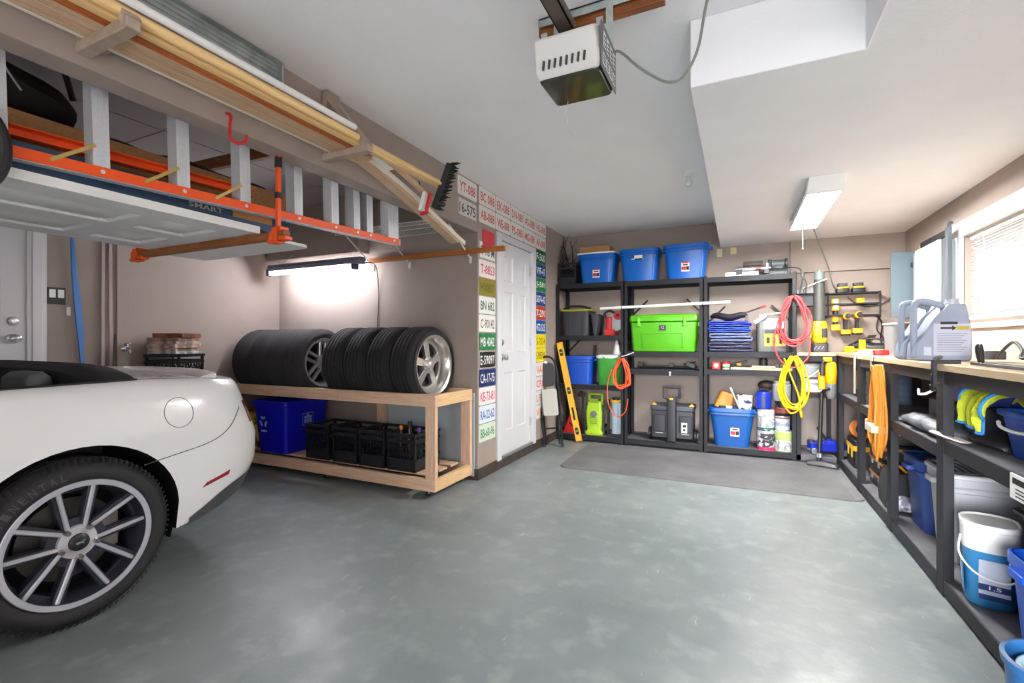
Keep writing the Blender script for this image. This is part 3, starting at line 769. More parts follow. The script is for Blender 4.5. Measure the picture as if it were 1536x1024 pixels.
# tube light in the alcove
tl=thing('tube_light','lit tube light hanging in the alcove under the bulkhead','light',(-3.66,3.24,1.88))
g=G(); g.box(-.58,.62,-.035,.035,.0,.03); g.prism([(-.05,0),(.05,0),(.035,.03),(-.035,.03)],-.58,.62,0,Matrix(((0,0,1,0),(1,0,0,0),(0,1,0,.03),(0,0,0,1)))); obj('housing',g,mat('light_housing',(120,122,140),.5),tl,.002)
g=G(); g.tube([(-.585,0,-.022),(.50,0,-.022)],.016,14); obj('tube',g,emit('tube_glow',(250,248,255),48),tl)
for x in (-.60,.53):
    g=G(); g.box(x-.02,x+.02,-.03,.03,-.045,.03); obj('end_cap',g,mat('blue_grey_cap',(70,74,92),.5),tl,.006)
g=G(); g.tube(smooth_path([(.56,.0,0),(.60,.18,.02),(.59,.245,-.2),(.575,.252,-.5),(.56,.252,-.72)],6),.004,6); obj('power_cord',g,BLACKPL,tl)
for x in (-.4,.45):
    g=G(); g.tube([(x,0,.06),(x,.1,.17)],.002,5); obj('chain',g,STEEL,tl)

# ---- against the side wall beyond the car
XL=-4.45
g=G(); g.box(XL,XL+.012,1.605,1.705,1.45,1.57); fr=tag(obj('switch_plate',g,BLACKPL,bevel=.002),'black double switch plate on the wall beside the house door','switch plate')
for y in (1.612,1.66):
    s=G(); s.box(XL+.012,XL+.017,y,y+.036,1.495,1.555); obj('switch_rocker',s,WHITE,fr,.002)
g=G(); g.box(XL,XL+.01,1.712,1.735,1.37,1.435); tag(obj('wall_switch',g,WHITE,bevel=.002),'small white switch partly hidden by the blue paddle','switch')
pd=thing('blue_paddle','tall blue paddle-shaped blade leaning on the wall','blade',(XL+.03,0,0),rot=(0,0,0))
g=G(); P=[]
poly=[(1.725,1.95),(1.742,1.95),(1.762,1.70),(1.785,1.49),(1.802,1.24),(1.805,1.05),(1.800,.80),(1.792,.80),(1.780,1.05),(1.763,1.24),(1.742,1.49),(1.730,1.70)]
g.prism(poly,-.008,.008,0,Matrix(((0,0,1,0),(1,0,0,0),(0,1,0,0),(0,0,0,1)))); obj('blade',g,mat('blue_fibreglass',(48,118,190),.4),pd,.003)
g=G(); g.tube([(0,1.812,.0),(0,1.796,.82)],.009,10); obj('shaft',g,BLACKPL,pd)
g=G(); g.tube([(XL+.12,1.90,.02),(XL+.05,1.99,1.24)],.004,6); tag(obj('thin_rod',g,BLACKPL),'thin dark rod leaning next to the blue blade','rod')
for i,(ya,yb) in enumerate(((1.905,1.93),(1.965,1.975))):
    g=G(); g.bar((XL+.06,ya,.0),(XL+.012,yb,2.02),.022,.016,0,(1,0,0)); tag(obj('trim_strip',g,mat('mauve_strip',(168,152,148),.6),bevel=.001),['pale wall strip closer to the blue blade','pale wall strip beside the projecting pilaster'][i],'strip','leaning strips on the side wall')
g=G(); g.box(XL,XL+.02,2.02,2.11,0,2.0); o=struct('trim_1',g,WALLC,bevel=.002)
ho=thing('hose_bib','chrome hose bib on the side wall behind the car','tap',(XL+.02,2.07,1.127))
g=G(); g.cyl((0,0,0),(.012,0,0),.03,16); g.cyl((.01,0,0),(.06,0,0),.014,12); g.tube([(.05,0,0),(.075,0,-.015),(.08,0,-.045)],.012,10); obj('spout',g,CHROME,ho)
g=G(); g.cyl((.045,0,.0),(.045,0,.03),.006,8); g.lathe([(.022,0),(.024,.006),(.022,.012)],14,0,T(.045,0,.03)); obj('valve_handle',g,CHROME,ho)
mc2=crate('milk_crate','black milk crate with red print beside the car tail, topped with magazines',.27,.33,.275); mc2.location=(-4.27,2.36,.80); mc2.rotation_euler=(0,0,.5)
g=G(); g.box(-.06,.06,-.1665,-.1655,.10,.13); obj('red_print',g,REDL,mc2)
g=G(); g.box(-4.44,-4.05,2.2,2.62,0,.80); tag(obj('utility_cabinet',g,DKGREY,bevel=.006),'low dark cabinet in the wall corner under the magazine crate','cabinet')
cols=[(206,206,214),(214,190,170),(206,170,150),(196,180,170),(160,120,96),(140,84,56)]
z=1.077
for i,c in enumerate(cols):
    h=.020+.008*(i%3); w=.25-.02*(i%2); g=G(); g.box(-w/2,w/2,-.14,.14,0,h); q=mat('mag_cover_%d'%i,c,.35,noise=(14,2,.4,.6),rgb2=tuple(int(x*.5+20) for x in c))
    o=obj('magazine',g,q,bevel=.003,loc=(-4.27+random.uniform(-.01,.01),2.36+random.uniform(-.015,.015),z),rz=.5+random.uniform(-.15,.15)); z+=h+.0005
    tag(o,['pale grey magazine at the bottom of the pile on the crate','peach magazine second up in the pile on the crate','salmon magazine third up in the pile on the crate','beige magazine in the upper half of the crate pile','light brown magazine just under the top of the crate pile','brown-covered magazine topping the pile on the crate'][i],'magazine','magazines on the crate behind the car')
# ================================================================ WHITE CONVERTIBLE
CARX=-3.40
PAINT=mat('white_car_paint',(226,226,227),.22,coat=.6)
CBLK=mat('black_car_trim',(20,20,23),.5)
TONN=mat('black_soft_top',(18,18,24),.7,bump=(500,.2))
WCY,WCZ,WR=.995,.352,.345
def sm(a,b,x):
    t=max(0,min(1,(x-a)/(b-a))); return t*t*(3-2*t)
def lerp(tab,x):
    if x<=tab[0][0]: return tab[0][1]
    for (a,p),(b,q) in zip(tab,tab[1:]):
        if x<=b: return p+(q-p)*(x-a)/(b-a)
    return tab[-1][1]
WID=[(-2.72,.30),(-2.66,.62),(-2.5,.80),(-2.2,.90),(-1.7,.945),(-1.2,.945),(-.4,.925),(.3,.93),(.75,.95),(1.0,.957),(1.3,.95),(1.45,.943),(1.58,.928),(1.68,.905),(1.76,.875),(1.83,.835),(1.89,.785),(1.945,.715),(1.99,.63),(2.03,.52),(2.055,.38),(2.065,.2)]
HW=[(.15,.88),(.25,.905),(.36,.93),(.48,.948),(.62,.957),(.74,.955),(.80,.945),(.86,.935),(.92,.918),(.965,.895),(.99,.868),(1.0,.83)]
DY=[(.2,-.13),(.3,-.095),(.42,-.03),(.5,0),(.64,0),(.70,-.02),(.78,-.045),(.86,-.072),(.92,-.086),(.97,-.095),(1.02,-.105)]
ZT=[(-2.7,.62),(-2.4,.80),(-1.6,.93),(-.8,.985),(-.2,1.0),(.3,.985),(.9,.995),(1.3,1.0),(1.6,.985),(1.85,.965),(2.07,.955)]
def zmap(y,z):
    """upper body height follows the belt line"""
    zt=lerp(ZT,y)
    return z if z<.6 else .6+(z-.6)*(zt-.6)/(.4)
def surf(y,z,out=0.0):
    """a point on the near flank (positive side); z is the nominal height, 0.15 .. 1"""
    k=sm(1.35,2.0,y); kf=sm(-1.9,-2.6,y)
    hw=lerp(HW,z)/.957*lerp(WID,y)
    return (hw+out, y+lerp(DY,z)*k-lerp(DY,z)*kf*.6, zmap(y,z))
def zlow(y):
    b=lerp([(-2.7,.30),(-2.2,.24),(-.9,.24),(1.3,.245),(1.42,.262),(1.6,.295),(1.75,.315),(1.9,.34),(2.07,.35)],y)
    for wy in (WCY,WCY-2.72):
        r=.392
        if abs(y-wy)<r: b=max(b,WCZ+math.sqrt(r*r-(y-wy)**2))
    return b
sts=set([-2.72,-2.69,-2.62,-2.5,-2.35,-2.2,-2.1,-1.3,-1.1,-.9,-.7,-.5,-.36,-.2,0,.2,.35,.45,.55,1.45,1.52,1.6,1.66,1.72,1.77,1.81,1.85,1.89,1.925,1.96,1.99,2.02,2.045,2.06])
for wy in (WCY,WCY-2.72):
    for i in range(25):
        a=PI*i/24; sts.add(round(wy+.3925*math.cos(a),4))
sts=sorted(sts)
CAB0,CAB1=-.30,1.17      # open cockpit
car=thing('convertible_car','white convertible parked with its tail toward the wooden rack','car',(CARX,0,0))
rings=[];NP=16
def ring(y):
    zb=zlow(y); top=.80 if zb<.78 else .84
    zs=[zb+(top-zb)*i/6 for i in range(7)]+[.87,.92,.955,.98,.995,1.0]
    pts=[]
    x,yy,z=surf(y,zs[0]); pts.append((max(.05,x-.09),yy,z-.0))
    for z in zs: pts.append(surf(y,z))
    x,yy,z=pts[-1]
    if CAB0<=y<=CAB1:
        pts+= [(x-.05,yy,z-.01),(x-.07,yy,z-.35),(0,yy,z-.45)]
    else:
        crown=.012 if y>0 else .05
        if y<-.3: crown=.06*sm(-2.6,-1.6,y)
        pts+= [(x*.85,yy-.0,z+crown*.3),(x*.5,yy-.03*sm(1.6,2.06,y)*0,z+crown*.8),(0,yy,z+crown)]
    return pts
def car_side(sgn,g):
    R=[[(sgn*p[0],p[1],p[2]) for p in ring(y)] for y in sts]
    n=len(R[0])
    for i in range(len(R)-1):
        y=(sts[i]+sts[i+1])/2
        b=len(g.v); g.v.extend(R[i]+R[i+1])
        for j in range(n-1):
            f=(b+j,b+j+1,b+n+j+1,b+n+j)
            if sgn<0: f=f[::-1]
            mi=1 if (CAB0<=y<=CAB1 and j>=13) or j==0 else 0
            g.f.append(f); g.m.append(mi)
def weld(g,tol=1e-5):
    key={};mp=[];nv=[]
    for v in g.v:
        k=tuple(round(c/tol) for c in v)
        if k not in key: key[k]=len(nv); nv.append(v)
        mp.append(key[k])
    f2=[];m2=[]
    for f,m in zip(g.f,g.m):
        q=[]; 
        for i in f:
            if mp[i] not in q: q.append(mp[i])
        if len(q)>2: f2.append(tuple(q)); m2.append(m)
    g.v,g.f,g.m=nv,f2,m2
g=G(); car_side(1,g); car_side(-1,g)
for i,y in ((0,sts[0]),(-1,sts[-1])):
    r=ring(y); lo=[p for p in r]; full=lo+[(-p[0],p[1],p[2]) for p in lo[::-1]]
    b=len(g.v); g.v.extend(full); f=tuple(range(b,b+len(full))); g.f.append(f if i==0 else f[::-1]); g.m.append(0)
weld(g)
obj('body_shell',g,[PAINT,CBLK],car,sharp=42)
# closed floor and wheel housings
g=G(); g.box(-.80,.80,-2.4,.55,.17,.24); g.box(-.55,.55,.55,1.45,.17,.5); g.box(-.60,.60,1.45,1.66,.27,.42)
obj('underbody',g,CBLK,car)
for wy in (WCY,WCY-2.72):
    for s in (-1,1):
        g=G(); vs=[];fs=[];N=20
        for k in range(N+1):
            a=-.35+(PI+.7)*k/N
            for x in (.875,.60): vs.append((s*x,wy+.40*math.cos(a),WCZ+.40*math.sin(a)))
        for k in range(N): fs.append((2*k,2*k+1,2*k+3,2*k+2))
        g.add(vs,fs); g.add([(s*.60,wy+.40*math.cos(-.35+(PI+.7)*k/N),WCZ+.40*math.sin(-.35+(PI+.7)*k/N)) for k in range(N+1)],[tuple(range(N+1))])
        obj('wheel_housing',g,mat('wheel_housing',(16,16,18),.8),car)
# rear diffuser strip
g=G(); vs=[]
ys=[y for y in sts if y>=1.40]
for y in ys:
    zl=zlow(y)
    h=.02+.075*sm(1.40,1.75,y)
    a=surf(y,zl,.004); b_=surf(y,zl+h,.004); c=surf(y,max(.16,zl-.035),-.03)
    vs.append([(c[0],c[1],c[2]),a,b_])
for s in (1,-1):
    pv=[(s*p[0],p[1],p[2]) for q in vs for p in q]; n=3; fs=[]
    for i in range(len(vs)-1):
        for j in range(2):
            f=(i*n+j,i*n+j+1,(i+1)*n+j+1,(i+1)*n+j); fs.append(f if s>0 else f[::-1])
    g.add(pv,fs)
e=vs[-1]; g.add([(p[0],p[1],p[2]) for p in e]+[(-p[0],p[1],p[2]) for p in e[::-1]],[(0,1,2,3,4,5)])
obj('rear_diffuser',g,mat('grey_diffuser',(72,74,76),.5),car)
# seams
def seam(name,path,r=.0022,m=None,closed=False,ms=8):
    g=G(); P=[surf(y,z,.0006) for y,z in path]; g.tube(smooth_path(P,ms,closed),r,6,0,closed=closed); return obj(name,g,m or mat('panel_gap',(70,70,74),.6),car)
seam('bumper_seam',[(1.22,.615),(1.36,.635),(1.50,.655),(1.60,.685),(1.68,.735),(1.76,.80),(1.80,.83)])
fd=seam('fuel_door',[(1.385+.07*math.cos(2*PI*k/20),.835+.073*math.sin(2*PI*k/20)) for k in range(20)],.0018,mat('fuel_gap',(120,120,124),.5),True,3)
seam('deck_seam',[(1.16,.999),(1.3,.9995),(1.5,.9995),(1.7,.9995),(1.9,.9995)],.0018)
# side marker lamp
g=G(); P=[(1.505,.432),(1.655,.46),(1.66,.482),(1.525,.452)]
a=[surf(y,z,.006) for y,z in P]; b_=[surf(y,z,-.01) for y,z in P]
g.add(a+b_,[(0,1,2,3),(4,7,6,5),(0,4,5,1),(1,5,6,2),(2,6,7,3),(3,7,4,0)]); obj('side_marker',g,mat('red_lens',(150,20,28),.2,coat=.5),car)
# tail lamps
TL=mat('tail_lens',(110,14,22),.15,coat=.6)
for s in (-1,1):
    lamp=None
    for k,(ya,yb) in enumerate(((1.865,1.905),(1.925,1.955),(1.965,1.985))):
        g=G(); a=[surf(y,z,.007) for y,z in ((ya,.72),(yb,.72),(yb,.86),(ya,.86))]; b_=[surf(y,z,-.012) for y,z in ((ya,.72),(yb,.72),(yb,.86),(ya,.86))]
        vv=[(s*p[0],p[1],p[2]) for p in a+b_]; fs=[(0,1,2,3),(4,7,6,5),(0,4,5,1),(1,5,6,2),(2,6,7,3),(3,7,4,0)]
        g.add(vv,fs if s>0 else [f[::-1] for f in fs]); obj('tail_lamp',g,TL,car)
# deck lid lip and badge line
g=G(); rr=[]
for i in range(21):
    f=-1+2*i/20; x=.76*f; yb=1.86-.20*abs(f)**2.4; z0=.968+.01*(1-f*f)
    rr.append([(x,yb-.10,z0+.012),(x,yb-.02,z0+.034),(x,yb+.012,z0+.030),(x,yb+.004,z0-.02),(x,yb-.10,z0-.02)])
g.loft(rr); obj('deck_spoiler',g,PAINT,car,.003)
# soft top boot, cockpit
g=G(); rr=[]
for i in range(25):
    f=-1+2*i/24; x=.80*f; h=.075*(1-f**4); y1=1.42-.16*abs(f)**3
    rr.append([(x,1.08,.93),(x,1.09,.985+h*.8),(x,1.15,1.0+h*1.05),(x,1.26,1.0+h*.9),(x,y1-.04,1.004+h*.3),(x,y1,.996),(x,y1,.93)])
g.loft(rr); obj('soft_top_boot',g,TONN,car)
g=G()
for s in (-1,1): g.tube(smooth_path([surf(y,.9985,.0)[:1]+(y,surf(y,.9985)[2]+.002) if s>0 else (-surf(y,.9985)[0],y,surf(y,.9985)[2]+.002) for y in (-.3,0,.4,.8,1.1,1.25)],5),.006,6)
obj('belt_moulding',g,CBLK,car)
LTH=mat('dark_seat_leather',(34,35,38),.5); LTG=mat('grey_seat_panel',(84,88,88),.6)
def seat(x,y,name,rear=False):
    g=G(); rr=[]
    for z,w,d,dy in ((.55,.46,.16,-.12),(.75,.48,.15,-.05),(.9,.42,.12,0),(.96,.30,.08,.02)):
        rr.append([(x+p,y+dy+q,z) for p,q in rrect(w,d,.05)])
    g.loft(rr); st=obj(name,g,LTH,car,sharp=60)
    g=G(); rr=[]
    for z,w,d in ((.955,.22,.09),(.99,.27,.11),(1.05,.26,.10),(1.075,.2,.06)): rr.append([(x+p,y+.02+q,z-(.035 if rear else -.03)) for p,q in rrect(w,d,.03)])
    g.loft(rr); obj('headrest',g,LTG if rear else LTH,st,sharp=60)
    g=G(); g.rbox((x,y-.3,.52),(.48,.5,.14),.06); obj('seat_cushion',g,LTH,st,.02)
for x in (-.40,.40): seat(x,.99,'rear_seat',True); seat(x,-.02,'front_seat')
# windshield, mirror, steering wheel
g=G(); W=[(-.74,-.95,.97),(.74,-.95,.97),(.60,-.42,1.36),(-.60,-.42,1.36)]
g.add(W+[(p[0],p[1]+.005,p[2]+.004) for p in W],[(0,1,2,3),(7,6,5,4),(0,4,5,1),(1,5,6,2),(2,6,7,3),(3,7,4,0)]); obj('windshield',g,gl,car)
g=G(); g.tube([W[0],W[3],W[2],W[1]],.022,8); obj('windshield_frame',g,PAINT,car)
for s in (-1,1):
    g=G(); g.rbox((s*1.01,-.66,1.02),(.17,.1,.12),.04); g.bar((s*.84,-.66,.98),(s*.95,-.66,1.0),.05,.03); obj('door_mirror',g,PAINT,car,.01)
    seam('door_seam',[(.44,.99),(.46,.8),(.42,.5),(.36,.3)]) if s>0 else None
g=G(); g.tube([(.4+.18*math.cos(2*PI*k/24),-.42+.05*math.sin(2*PI*k/24),.86+.18*math.sin(2*PI*k/24)) for k in range(24)],.014,8,0,closed=True); g.bar((.4,-.42,.86),(.4,-.7,.8),.05,.05); g.bar((.23,-.42,.86),(.57,-.42,.86),.05,.02); obj('steering_wheel',g,CBLK,car)
for s in (-1,1):
    g=G(); g.rbox((s*.66,-2.50,.66),(.30,.16,.09),.03); obj('headlamp',g,CLEAR,car,.01)
# wheels
MACH=mat('machined_alloy', (204,204,212),.3,.5); DARKA=mat('dark_alloy_pocket',(58,60,72),.4,.4)
def car_wheel(sgn,wy):
    w=.245; R=WR
    hub=bpy.data.objects.new('wheel',None)
    g=G(); closed_lathe(g,tire_profile(R,.248,w,4),72,0,WX)
    for k in range(90):
        a=2*PI*k/90
        for q in (-1,1):
            p0=Vector((q*w*.36,(R+.0)*math.cos(a),(R+.0)*math.sin(a))); p1=Vector((q*w*.46,(R-.018)*math.cos(a+.02),(R-.018)*math.sin(a+.02)))
            g.bar(p0,p1,.007,.004,0,(0,math.cos(a),math.sin(a)))
    M=T(sgn*.83,wy,WR) @ (Matrix() if sgn>0 else RZ(PI))
    g.v=[tuple(M@Vector(v)) for v in g.v]
    wh=obj('wheel',g,RUBBER,car,sharp=50)
    # raised sidewall lettering
    g=G(); word='CONTINENTAL'
    for i,chh in enumerate(word):
        a=math.radians(168-6.6*i); c=Vector((w*.5+.0012,.292*math.cos(a),.292*math.sin(a)))
        g.text(chh,c,(0,math.sin(a),-math.cos(a)),(0,math.cos(a),math.sin(a)),.02,.03)
    g.v=[tuple(M@Vector(v)) for v in g.v]; obj('sidewall_lettering',g,mat('sidewall_print',(70,70,72),.7),wh)
    h=w/2; rim=.248
    g=G(); closed_lathe(g,[(rim-.004,-h*.85),(rim+.012,-h*.92),(rim+.012,-h*.98),(rim-.012,-h*.95),(rim-.035,-h*.4),(rim-.03,h*.5),(rim-.016,h*.8),(rim-.012,h*.96),(rim+.006,h*.985),(rim+.012,h*.93),(rim-.002,h*.86),(rim-.02,h*.4),(rim-.024,-h*.4)],56,0,WX)
    g.v=[tuple(M@Vector(v)) for v in g.v]; rm=obj('rim',g,[DARKA],wh)
    g=G(); closed_lathe(g,[(rim-.014,h*.955),(rim-.013,h*.972),(rim+.006,h*.992),(rim+.009,h*.97)],56)
    zf=h*.78
    d=G()
    for i in range(5):
        a=math.radians(93-72*i)
        for q in (-1,1):
            spoke(g,a,q*.026,.045,rim-.008,.017,.017,zf-.012,zf+.012,.010,q*.062)
            spoke(d,a,q*.027,.045,rim-.012,.030,.040,zf-.02,zf+.002,.045,q*.066)
        spoke(d,a,0,.05,.10,.05,.06,zf-.018,zf-.022,.03)
        d.prism([( .215*math.cos(a-.26),.215*math.sin(a-.26)),(.236*math.cos(a-.3),.236*math.sin(a-.3)),(.236*math.cos(a+.3),.236*math.sin(a+.3)),(.215*math.cos(a+.26),.215*math.sin(a+.26))],zf-.05,zf-.03)
    closed_lathe(g,[(.072,zf-.025),(.066,zf-.010),(.045,zf-.006),(.036,zf-.004),(.034,zf-.012),(.034,zf-.025)],32)
    for q,nm,mm in ((g,'machined_spokes',MACH),(d,'spoke_pockets',DARKA)):
        q.v=[tuple(M@(WX@Vector(v))) for v in q.v]; obj(nm,q,mm,wh)
    for i in range(5):
        g=G(); a=math.radians(93-36-72*i); g.cyl((.062*math.cos(a),.062*math.sin(a),zf-.022),(.062*math.cos(a),.062*math.sin(a),zf+.006),.0125,6,0,.010)
        g.cyl((.062*math.cos(a),.062*math.sin(a),zf+.006),(.062*math.cos(a),.062*math.sin(a),zf+.012),.009,10)
        g.v=[tuple(M@(WX@Vector(v))) for v in g.v]; obj('lug_nut',g,mat('lug_copper',(150,142,138),.25,.8),wh)
    g=G(); g.lathe([(.036,zf-.012),(.034,zf+.004),(.026,zf+.009),(0,zf+.010)],24); g.v=[tuple(M@(WX@Vector(v))) for v in g.v]; cc=obj('center_cap',g,BLACKPL,wh)
    # galloping-horse emblem, simplified relief
    g=G(); hp=[(-.020,.001),(-.010,.004),(-.002,.003),(.006,.006),(.012,.011),(.019,.009),(.017,.005),(.012,.004),(.010,-.001),(.016,-.006),(.011,-.005),(.004,-.003),(-.004,-.003),(-.010,-.009),(-.009,-.004),(-.016,-.005),(-.013,-.001)]
    g.prism(hp,zf+.0100,zf+.0115); g.v=[tuple(M@(WX@Vector(v))) for v in g.v]; obj('emblem',g,CHROME,cc)
    g=G(); g.lathe([(.17,-.02),(.17,.0),(.0,.0)],40); g.lathe([(.09,.0),(.085,.03),(0,.03)],24)
    g.v=[tuple(M@(WX@Vector(v))) for v in g.v]; obj('brake_disc',g,mat('brake_disc',(110,108,104),.4,.8),wh)
    g=G(); g.prism([(.10,-.09),(.165,-.075),(.165,.075),(.10,.09),(.085,0)],-.03,.03); g.v=[tuple(M@(WX@Vector(v))) for v in g.v]; obj('brake_caliper',g,mat('caliper_grey',(150,146,138),.45,.5),wh)
    g=G(); g.lathe([(rim-.03,-.05),(rim-.03,-.045),(0,-.045)],40); g.v=[tuple(M@(WX@Vector(v))) for v in g.v]; obj('wheel_back',g,mat('wheel_housing',(16,16,18),.8),wh)
    bpy.data.objects.remove(hub)
for s in (1,-1):
    for wy in (WCY,WCY-2.72): car_wheel(s,wy)
# ================================================================ BLACK SHELVING ON THE BACK WALL
GRYBOARD=mat('shelf_board_grey',(96,97,102),.7,noise=(8,4,.35,.7),rgb2=(76,77,82))
def shelf_unit(label,x0,x1,levels,ztop=1.87,ys=(5.40,5.785),side=True,brz=None):
    cx=(x0+x1)/2; u=thing('shelving_unit',label,'shelving unit',(cx,ys[0],0),group='black metal shelving along the back wall')
    y0,y1=0,ys[1]-ys[0]; a,b=x0-cx,x1-cx
    for x,s in ((a,1),(b,-1)):
        for y,t in ((y0,1),(y1,-1)):
            g=G(); g.box(min(x,x+s*.036),max(x,x+s*.036),min(y,y+t*.003),max(y,y+t*.003),0,ztop); g.box(min(x,x+s*.003),max(x,x+s*.003),min(y,y+t*.036),max(y,y+t*.036),0,ztop)
            if t>0:
                for k in range(int(ztop/.155)): g.cyl((x+s*.018,y-.0008,.06+.155*k),(x+s*.018,y+.002,.06+.155*k),.005,8)
            obj('post',g,BLACKMETAL,u)
    for z in levels:
        g=G(); g.box(a+.004,b-.004,y0+.006,y1-.006,z-.014,z); p=obj('shelf_board',g,GRYBOARD,u)
        for yy in (y0+.001,y1-.006):
            g=G(); g.box(a+.004,b-.004,yy,yy+.005,z-.055,z+.001); g.box(a+.004,b-.004,min(yy,yy+.02),max(yy,yy+.02),z-.055,z-.053); obj('shelf_beam',g,BLACKMETAL,p,.001)
        for xx in (a+.004,b-.008):
            g=G(); g.box(xx,xx+.004,y0+.004,y1-.004,z-.055,z+.001); obj('side_beam',g,BLACKMETAL,p)
    for z in (brz or []):
        for x,s in ((a+.03,1),(b-.03,-1)):
            g=G(); g.bar((x,y1-.02,z),(x+s*.17,y1-.02,z+.17),.02,.003,0,(0,1,0)); obj('corner_brace',g,BLACKMETAL,u)
    return u
shelf_unit('black metal shelving unit in the corner by the licence plates',-1.985,-1.175,(.072,.669,1.25,1.868),brz=(1.05,))
shelf_unit('black metal shelving unit holding the lime green cooler',-1.168,-.335,(.078,.866,1.067,1.862),brz=(1.5,))
shelf_unit('black metal shelving unit with the red cord on its post',-.328,.520,(.075,.886,1.071,1.857),brz=(1.4,))
YB=5.60
STKR=None
def sticker(parent,x,y,z,w,h,tilt=0.0):
    """white and red product label on a front face (faces -y)"""
    g=G(); g.box(x-w/2,x+w/2,y-.001,y+.001,z-h/2,z+h/2); s=obj('product_label',g,PAPER,parent)
    g=G(); g.box(x-w*.46,x+w*.08,y-.0018,y-.0005,z-h*.36,z-h*.02); g.box(x-w*.4,x+w*.4,y-.0018,y-.0005,z+h*.28,z+h*.42); obj('label_red',g,REDL,s)
    g=G(); g.box(x+w*.1,x+w*.46,y-.0018,y-.0005,z-h*.36,z-h*.02); g.box(x-w*.3,x+w*.3,y-.0018,y-.0005,z+h*.08,z+h*.2); obj('label_dark',g,INKD,s)
def tote(name,label,loc,w,d,h,m,taper=.82,lid=None,rz=0,lab=True,group=None,r=.05,cat='storage tote',labpos=None,ribs=True):
    t=thing(name,label,cat,loc,rz,group)
    g=G(); g.tub(w*taper,d*taper,w*.965,d*.965,h,r,.004); obj('tub',g,m,t)
    g=G()
    for (ww,dd,z0,z1) in ((w,d,h-.045,h),(w*.985,d*.985,h-.075,h-.05)):
        R=[[(x,y,z) for x,y in rrect(ww*k,dd*k,r*1.15)] for k,z in ((.97,z0),(1,z0+.004),(1,z1-.003),(.985,z1),(.95,z1))]; g.loft(R,0,False,False)
    obj('rim',g,m,t)
    if ribs:
        for s in (-1,1):
            g=G(); g.rbox((s*(w/2+.006),0,h-.045),(.05,d*.3,.028),.01); obj('handle',g,m,t,.004)
    if lid is not None:
        g=G(); R=[[(x,y,z) for x,y in rrect(w*k,d*k,r)] for k,z in ((1.01,h-.004),(1.03,h),(1.03,h+.014),(.96,h+.02),(.93,h+.012))]; g.loft(R); obj('lid',g,lid,t,.002)
    if lab:
        x,z=labpos or (0,h*.35); f=taper+(.965-taper)*z/h; yy=-d*f/2-.002
        sticker(t,x,yy,z,.085,.115)
    return t
# --- top level
cr=crate('milk_crate','black milk crate in the top corner of the shelving, holding dark sticks',.225,.30,.26); cr.location=(-1.868,5.60,1.8695)
for i,(dx,dy,tx,tz) in enumerate(((-.06,.02,-.17,.72),(-.03,.05,-.12,.60),(.02,-.03,-.16,.52),(-.08,-.05,-.10,.48),(.05,.03,.02,.40),(0,.08,-.05,.55))):
    g=G(); p=[(dx,dy,.012)]; 
    for k in range(1,7): f=k/6; p.append((dx+tx*f+.012*math.sin(k*2+i),dy+.02*math.sin(k+i),.012+tz*f))
    g.tube(p,[.009,.009,.008,.008,.007,.006,.004],7)
    for k in (3,5): q=Vector(p[k]); g.tube([q,q+Vector((.05*(-1)**(k+i),.01,.07)),q+Vector((.07*(-1)**(k+i),.0,.12))],[.004,.003,.002],5)
    tag(obj('dark_stick',g,mat('dark_branch',(44,36,32),.8),loc=(-1.845,5.60,1.8825)),['longest dark stick in the top shelf crate, reaching toward the ceiling','dark stick leaning out of the top shelf crate beside the longest one','dark stick at the front of the top shelf crate, leaning to the wall','short dark stick nearest the plate wall in the top shelf crate','upright dark stick nearest the blue totes in the top shelf crate','thin dark stick at the back of the top shelf crate'][i],'stick','sticks in the top shelf crate')
g=G(); g.sph((0,0,0),.07,10,0,(1.3,.9,.8)); g.sph((.08,.03,.0),.05,10); g.tube(smooth_path([(-.1,0,.02),(-.05,.05,.1),(.05,.04,.08),(.1,-.02,.0)],5),.012,6)
tag(obj('black_cable_ball',g,BLACKPL,loc=(-1.868,5.59,1.965)),'black bundled netting inside the top shelf crate','netting')
def top_tote(x,w,h,label,lab): 
    t=tote('storage_tote',label,(x,5.60,1.8695),w,.33,h,BLUE,.80,lab=lab,ribs=(x>-.6),group='blue totes on the top shelf')
    return t
a1=top_tote(-1.512,.46,.345,'blue tote carrying a white lid and a brown cardboard box on the top shelf',True)
a2=top_tote(-1.02,.45,.365,'middle blue tote on the top shelf, with a torn white label high on its face',False)
a3=top_tote(-.518,.475,.375,'blue tote on the top shelf nearest the ceiling bulkhead',True)
g=G(); g.box(-.045,.045,-.002,.002,-.03,.02); g.box(-.025,.025,-.002,.002,.02,.045); g.box(-.075,.06,-.002,.002,-.03,-.018); obj('torn_label',g,PAPER,a2,loc=(0,-.156,.27))
g=G(); g.rbox((0,0,.008),(.46,.33,.016),.03); g.rbox((0,0,.019),(.40,.27,.006),.03); tag(obj('white_lid',g,WHITE,loc=(-1.515,5.595,2.2155),bevel=.002),'white tote lid under the cardboard box on the top shelf','lid')
g=G(); g.box(-.18,.18,-.12,.12,0,.072); g.box(-.015,.015,-.1215,.1215,-.0005,.0725); tag(obj('cardboard_box',g,CARD,loc=(-1.535,5.60,2.2385),bevel=.002),'shallow brown cardboard box on top of the white lid','box')
